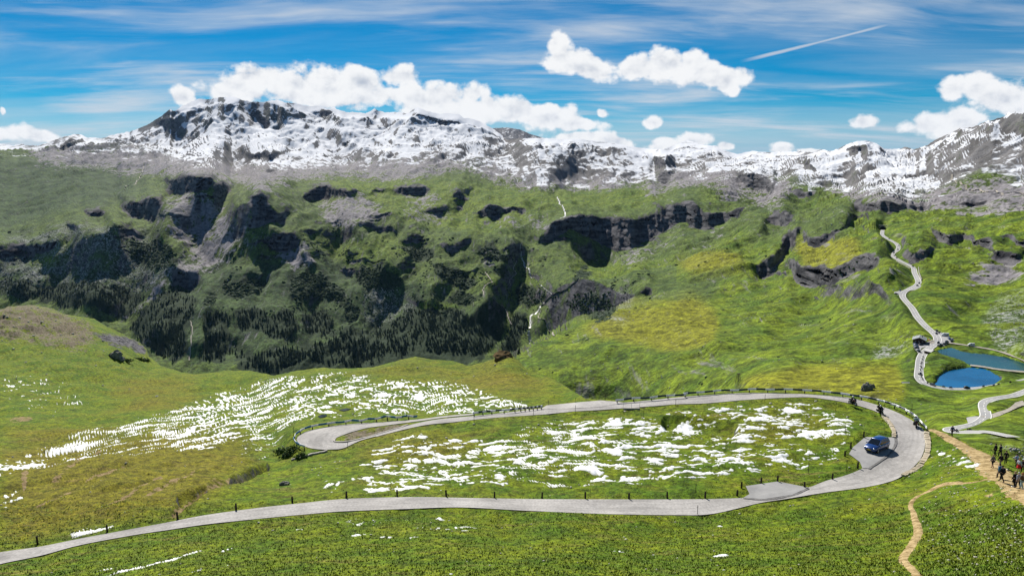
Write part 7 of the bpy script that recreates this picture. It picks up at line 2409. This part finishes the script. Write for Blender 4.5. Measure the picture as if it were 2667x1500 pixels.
def van(x, y, rz, label, L=5.9, W=2.1, H=2.7):
    p = far_point(x, y) + Vector((0, 0, 0.34))
    root = empty('camper_van', p, rz, label, 'van')
    MB().loft([[(x_, -W / 2, .3), (x_, W / 2, .3), (x_, W / 2 * .96, z), (x_, -W / 2 * .96, z)] for x_, z in ((-L / 2, H), (L / 2 - 1.6, H), (L / 2 - .9, H * .72), (L / 2, H * .48))]).build('body', PAINTS['white'], root, bevel=.05)
    for s_ in (1, -1):
        for u in (-1.6, 0.2):
            MB().box((u, s_ * W / 2 * .985, 1.75), (1.1, .04, .6)).build('side_window', M_GLASS, root)
        for u in (-L / 2 + 1.1, L / 2 - 1.0):
            wheel(root, u, s_ * (W / 2 - .12), .36, s_, False)
    glass_quad('windscreen', [(L / 2 - .88, W * .42, H * .70), (L / 2 - .88, -W * .42, H * .70), (L / 2 - 1.55, -W * .42, H * .96), (L / 2 - 1.55, W * .42, H * .96)][::-1], root, off=.02)
    return root


(x, y), = crop(*CHP, [(1830, 290)])
van(x, y, R(160), 'tall white camper van in the lake car park row')
(x, y), = crop(*CLK, [(1390, 545)])
van(x, y, R(165), 'lone white van on the track behind the upper lake', 5.0, 2.0, 2.3)

# small motorcycles with riders further off
def far_bike(x, y, C, label, group, lift=0.37, flip=False):
    p = far_point(x, y) + Vector((0, 0, lift))
    rz, i = road_dir(C, p)
    if flip:
        rz += math.pi
    if 'bike' not in FAR_PROTO:
        b = motorcycle('motorcycle', p, rz, label, M_BLACK, group=group)
        r = on_bike(b, -0.22, -0.11, 'x', (0.014, 0.014, 0.016), (0.012, 0.012, 0.013), (0.05, 0.05, 0.05))
        FAR_PROTO['bike'], FAR_PROTO['rider'] = b, r
    else:
        b = copy_tree(FAR_PROTO['bike'])
        b.location = p
        b.rotation_euler = (0, 0, rz)
        tag(b, label, 'motorcycle', group)
        r = copy_tree(FAR_PROTO['rider'])
    b.rotation_euler = (0, 0, rz)
    bpy.context.view_layer.update()
    r.matrix_basis = Matrix.Translation(p) @ Matrix.Rotation(rz, 4, 'Z') @ Matrix.Translation((-0.22, 0, -0.11)) @ Matrix.Rotation(-math.pi / 2, 4, 'Z')
    tag(r, 'rider in black on the ' + label, 'person', 'riders on distant roads')
    return b


order_ = ['topmost', 'second', 'third', 'fourth', 'fifth', 'sixth', 'seventh', 'eighth', 'ninth', 'lowest']
for k, (a, b) in enumerate(((435, 780), (425, 832), (412, 888), (392, 912), (390, 972), (404, 997), (382, 1042), (343, 1122), (400, 1178), (430, 1228))):
    (x, y), = crop(*CLK, [(a, b)])
    far_bike(x, y, PASS_C, f'{order_[k]} motorcycle of the column left of the lower lake', 'motorcycle column left of the lower lake')
for k, (a, b) in enumerate(((525, 1297), (840, 1374), (985, 1392), (1635, 1368), (1838, 1350), (1935, 1330), (2170, 1288))):
    (x, y), = crop(*CLK, [(a, b)])
    far_bike(x, y, PASS_C, ['first', 'second', 'third', 'fourth', 'fifth', 'sixth', 'seventh'][k] + ' motorcycle from the corner along the lake-shore road', 'motorcycles on the lake-shore road')
CJN = (2400, 980, 8.524)
for k, (a, b) in enumerate(((770, 1255), (1065, 1240))):
    (x, y), = crop(*CJN, [(a, b)])
    far_bike(x, y, LOW_C, ['left-hand motorcycle behind the lone hiker on the lower road', 'right-hand motorcycle on the lower road below the junction'][k], 'motorcycles on the lower road', lift=0.37)


# ------------------------------------------------------------------ buildings
M_WALLB = mat('dark_brown_timber', (0.040, 0.026, 0.018), 0.9, 0.1, scale=0.8, col2=(0.075, 0.050, 0.034))
M_ROOFG = mat('grey_shingle_roof', (0.22, 0.24, 0.25), 0.8, 0.2, scale=0.6, col2=(0.34, 0.36, 0.37))
M_STONEW = mat('rubble_stone', (0.20, 0.19, 0.17), 0.95, 0.1, scale=1.0, col2=(0.36, 0.34, 0.30), bump=0.5)


def gable_house(name, p, rz, w, l, h, rise, label, wall_m, roof_m, over=0.6, chimney=True, windows=3, base=True):
    """gable front at local -y; ridge along y"""
    root = empty(name, p, rz, label, 'house' if w > 5 else 'hut')
    mb = MB()
    prof = [(-w / 2, -0.8), (w / 2, -0.8), (w / 2, h), (0, h + rise), (-w / 2, h)]
    mb.loft([[(a, y, b) for a, b in prof] for y in (0, l)])
    mb.build('wall', wall_m, root)
    if base:
        MB().box((0, -0.03, 0.1), (w + 0.1, 0.1, 1.0)).build('stone_base', M_STONEW, root)
    sl = rise / (w / 2)
    rf = None
    for s_ in (1, -1):
        x1 = s_ * (w / 2 + over)
        z1 = h - over * sl
        t = 0.22
        m_ = MB().loft([[(0, y, h + rise + 0.02), (x1, y, z1), (x1, y, z1 + t), (0, y, h + rise + t + 0.04)] for y in (-over, l + over)])
        o = m_.build('roof_slope', roof_m, root)
        rf = rf or o
    MB().tube((0, -over, h + rise + 0.26), (0, l + over, h + rise + 0.26), 0.12, n=6).build('ridge_cap', roof_m, root)
    if chimney:
        MB().box((w * 0.22, l * 0.6, h + rise * 0.8 + 0.5), (0.8, 0.8, 1.8)).build('chimney', M_STONEW, root, bevel=0.04)
    for k in range(windows):
        x = (k - (windows - 1) / 2) * w / (windows + 0.4)
        f = MB().box((x, -0.04, h * 0.55), (0.95, 0.10, 1.1)).build('window', M_WHITE, root)
        MB().box((x, -0.10, h * 0.55), (0.78, 0.04, 0.92)).build('pane', M_GLASS, f)
        f = MB().box((w / 2 + 0.04, l * (k + 0.6) / (windows + 0.3), h * 0.55), (0.10, 0.95, 1.0)).build('window', M_WHITE, root)
        MB().box((w / 2 + 0.10, l * (k + 0.6) / (windows + 0.3), h * 0.55), (0.04, 0.78, 0.84)).build('pane', M_GLASS, f)
    d = MB().box((w * 0.34, -0.05, 1.0), (1.0, 0.10, 2.0)).build('door', M_DARK, root)
    MB().ball((w * 0.34 + 0.35, -0.12, 1.0), 0.06, 6, 4).build('door_handle', M_STEEL, d)
    return root


gable_house('chalet', far_point(2393, 896.5) + Vector((0, 0, 0.2)), R(-30), 9.2, 11.5, 3.6, 1.9, 'dark timber chalet with a grey gable roof beside the pass road', M_WALLB, M_ROOFG, 0.9)
gable_house('lakeside_hut', far_point(2430, 924.5) + Vector((0, 0, 0.2)), R(25), 5.2, 6.0, 2.5, 1.2, 'small dark hut with a pale roof at the tip of the upper lake', M_WALLB, mat('pale_metal_roof', (0.50, 0.49, 0.47), 0.6), 0.5, False, 2)
gable_house('shed', far_point(2367, 1006.5) + Vector((0, 0, 0.1)), R(80), 3.2, 4.4, 2.0, 0.8, 'small dark shed with a pale roof below the road corner', M_WALLB, bpy.data.materials['pale_metal_roof'], 0.2, False, 1, False)
gable_house('stone_hut', far_point(1962, 815), R(60), 4.6, 8.5, 2.0, 1.2, 'tiny grey hut alone on the green slope right of the yellow hill', M_STONEW, M_ROOFG, 0.4, False, 1, False)


def sunshade(x, y, col, label):
    p = far_point(x, y)
    root = empty('sunshade', p, 0, label, 'sunshade')
    MB().tube((0, 0, 0), (0, 0, 2.6), 0.06, n=6).build('pole', M_STEEL, root)
    MB().loft([[(r_ * math.cos(a), r_ * math.sin(a), z) for a in np.linspace(0, 2 * math.pi, 8, endpoint=False)] for z, r_ in ((2.1, 1.3), (2.65, 0.05))]).build('canopy', mat('canopy_cloth', col, 0.8), root)


(x, y), = crop(*CHP, [(1065, 560)])
sunshade(x, y, (0.5, 0.08, 0.14), 'pink-red sunshade on the terrace beside the chalet')
(x, y), = crop(*CHP, [(1140, 500)])
sunshade(x, y, (0.04, 0.16, 0.13), 'dark green sunshade on the terrace beside the chalet')
o = patch('terrace', [(2408, 890), (2418, 884), (2434, 888), (2434, 894), (2420, 898), (2410, 897)], far_pos, M_GRAVEL, 0.28)
tag(o, 'pale gravel terrace between the chalet and the road', kind='structure')
for k, (a, b, h) in enumerate(((1657, 1120, 4.0), (1770, 1240, 7.5), (1885, 1290, 6.5))):
    (x, y), = crop(*CHP, [(a, b)])
    root = empty('flag_pole', far_point(x, y), 0, ['short', 'tall', 'middle-height'][k] + ' thin mast at the tip of the upper lake', 'mast', 'masts at the tip of the upper lake')
    MB().tube((0, 0, -0.4), (0, 0, h), 0.10, 0.07, 6).build('mast', M_DARK, root)
    MB().ball((0, 0, h), 0.13, 6, 5).build('finial', M_STEEL, root)


# wooden trestle tower on the slope above the far limb
def trestle():
    p = far_at(1922, 1004)
    root = empty('trestle_tower', p, R(20), 'slender lattice mast of timber on the slope behind the far limb', 'mast')
    H, w0, w1 = 8.6, 1.7, 0.8
    for sx in (-1, 1):
        for sy in (-1, 1):
            MB().tube((sx * w0, sy * w0, -0.5), (sx * w1, sy * w1, H), 0.13, 0.10, 6).build('leg', M_DARK, root)
    for k in range(4):
        t0, t1 = k / 4, (k + 1) / 4
        a, b = w0 + (w1 - w0) * t0, w0 + (w1 - w0) * t1
        m_ = MB()
        for s_ in (-1, 1):
            m_.tube((-a, s_ * a, H * t0), (b, s_ * b, H * t1), 0.06, n=5).tube((a, s_ * a, H * t0), (-b, s_ * b, H * t1), 0.06, n=5)
            m_.tube((s_ * a, -a, H * t0), (s_ * b, b, H * t1), 0.06, n=5)
            m_.tube((-b, s_ * b, H * t1), (b, s_ * b, H * t1), 0.06, n=5)
        m_.build('brace', M_DARK, root)
    MB().box((0, 0, H + 0.1), (2.4, 2.4, 0.2)).build('platform', M_DARK, root)


trestle()


# tunnel mouth on the pass road
def tunnel():
    p = far_point(2299, 598)
    dirv = Vector(PASS_C[0]) - Vector(PASS_C[8])
    rz = math.atan2(dirv.y, dirv.x) - math.pi / 2
    p = p + Vector((dirv.x, dirv.y, 0)).normalized() * 1.0
    root = empty('tunnel_portal', p, rz, 'dark tunnel mouth with a stone arch at the top of the pass road', 'tunnel')
    n = 14
    arc = lambda r_, y, zc: [(r_ * math.cos(math.pi * k / n), y, zc + r_ * 0.85 * math.sin(math.pi * k / n)) for k in range(n + 1)]
    o, i = arc(6.4, 0, 1.4), arc(5.0, 0, 1.4)
    o = [(6.4, 0, -2)] + o + [(-6.4, 0, -2)]
    i = [(5.0, 0, -2)] + i + [(-5.0, 0, -2)]
    m_ = MB()
    N_ = len(o)
    V = o + i + [(a, b + 2.5, c) for a, b, c in o] + [(a, b + 18, c) for a, b, c in i]
    F = []
    for k in range(N_ - 1):
        F += [(k, k + 1, N_ + k + 1, N_ + k), (k + 1, k, 2 * N_ + k, 2 * N_ + k + 1)]
    m_.add(V, F)
    m_.build('arch', M_STONEW, root)
    q = MB()
    F = [(k, k + 1, N_ + k + 1, N_ + k) for k in range(N_ - 1)]
    q.add(i + [(a, b + 18, c) for a, b, c in i], F)
    q.add([(a * 1.0, 17.9, c) for a, b, c in i], [tuple(range(N_))])
    q.build('bore', M_BLACK, root)
    g_ = MB().box((0, 2.2, 7.6), (15, 3.0, 1.6))
    g_.build('parapet', M_STONEW, root, bevel=0.1)


tunnel()


def far_wall(path, h, label):
    c = spline(path, 40)
    C = far_pos(c[:, 0], c[:, 1])
    T = np.gradient(C, axis=0)
    secs = []
    for k in range(40):
        t = Vector(T[k]).normalized()
        nn = Vector((t.y, -t.x, 0)).normalized() * 0.35
        p = Vector(C[k])
        secs.append([p - nn - Vector((0, 0, 1.5)), p + nn - Vector((0, 0, 1.5)), p + nn + Vector((0, 0, h)), p - nn + Vector((0, 0, h))])
    o = MB().loft(secs).build('retaining_wall', M_CONC)
    tag(o, label, 'wall', 'retaining walls of the pass road')


far_wall([(2392, 700), (2393, 712), (2397, 724), (2400, 732)], 2.6, 'pale retaining wall uphill of the S bend')
far_wall([(2334, 680), (2346, 687), (2360, 694), (2370, 700)], 0.9, 'grey retaining wall below the road under the dark crag')
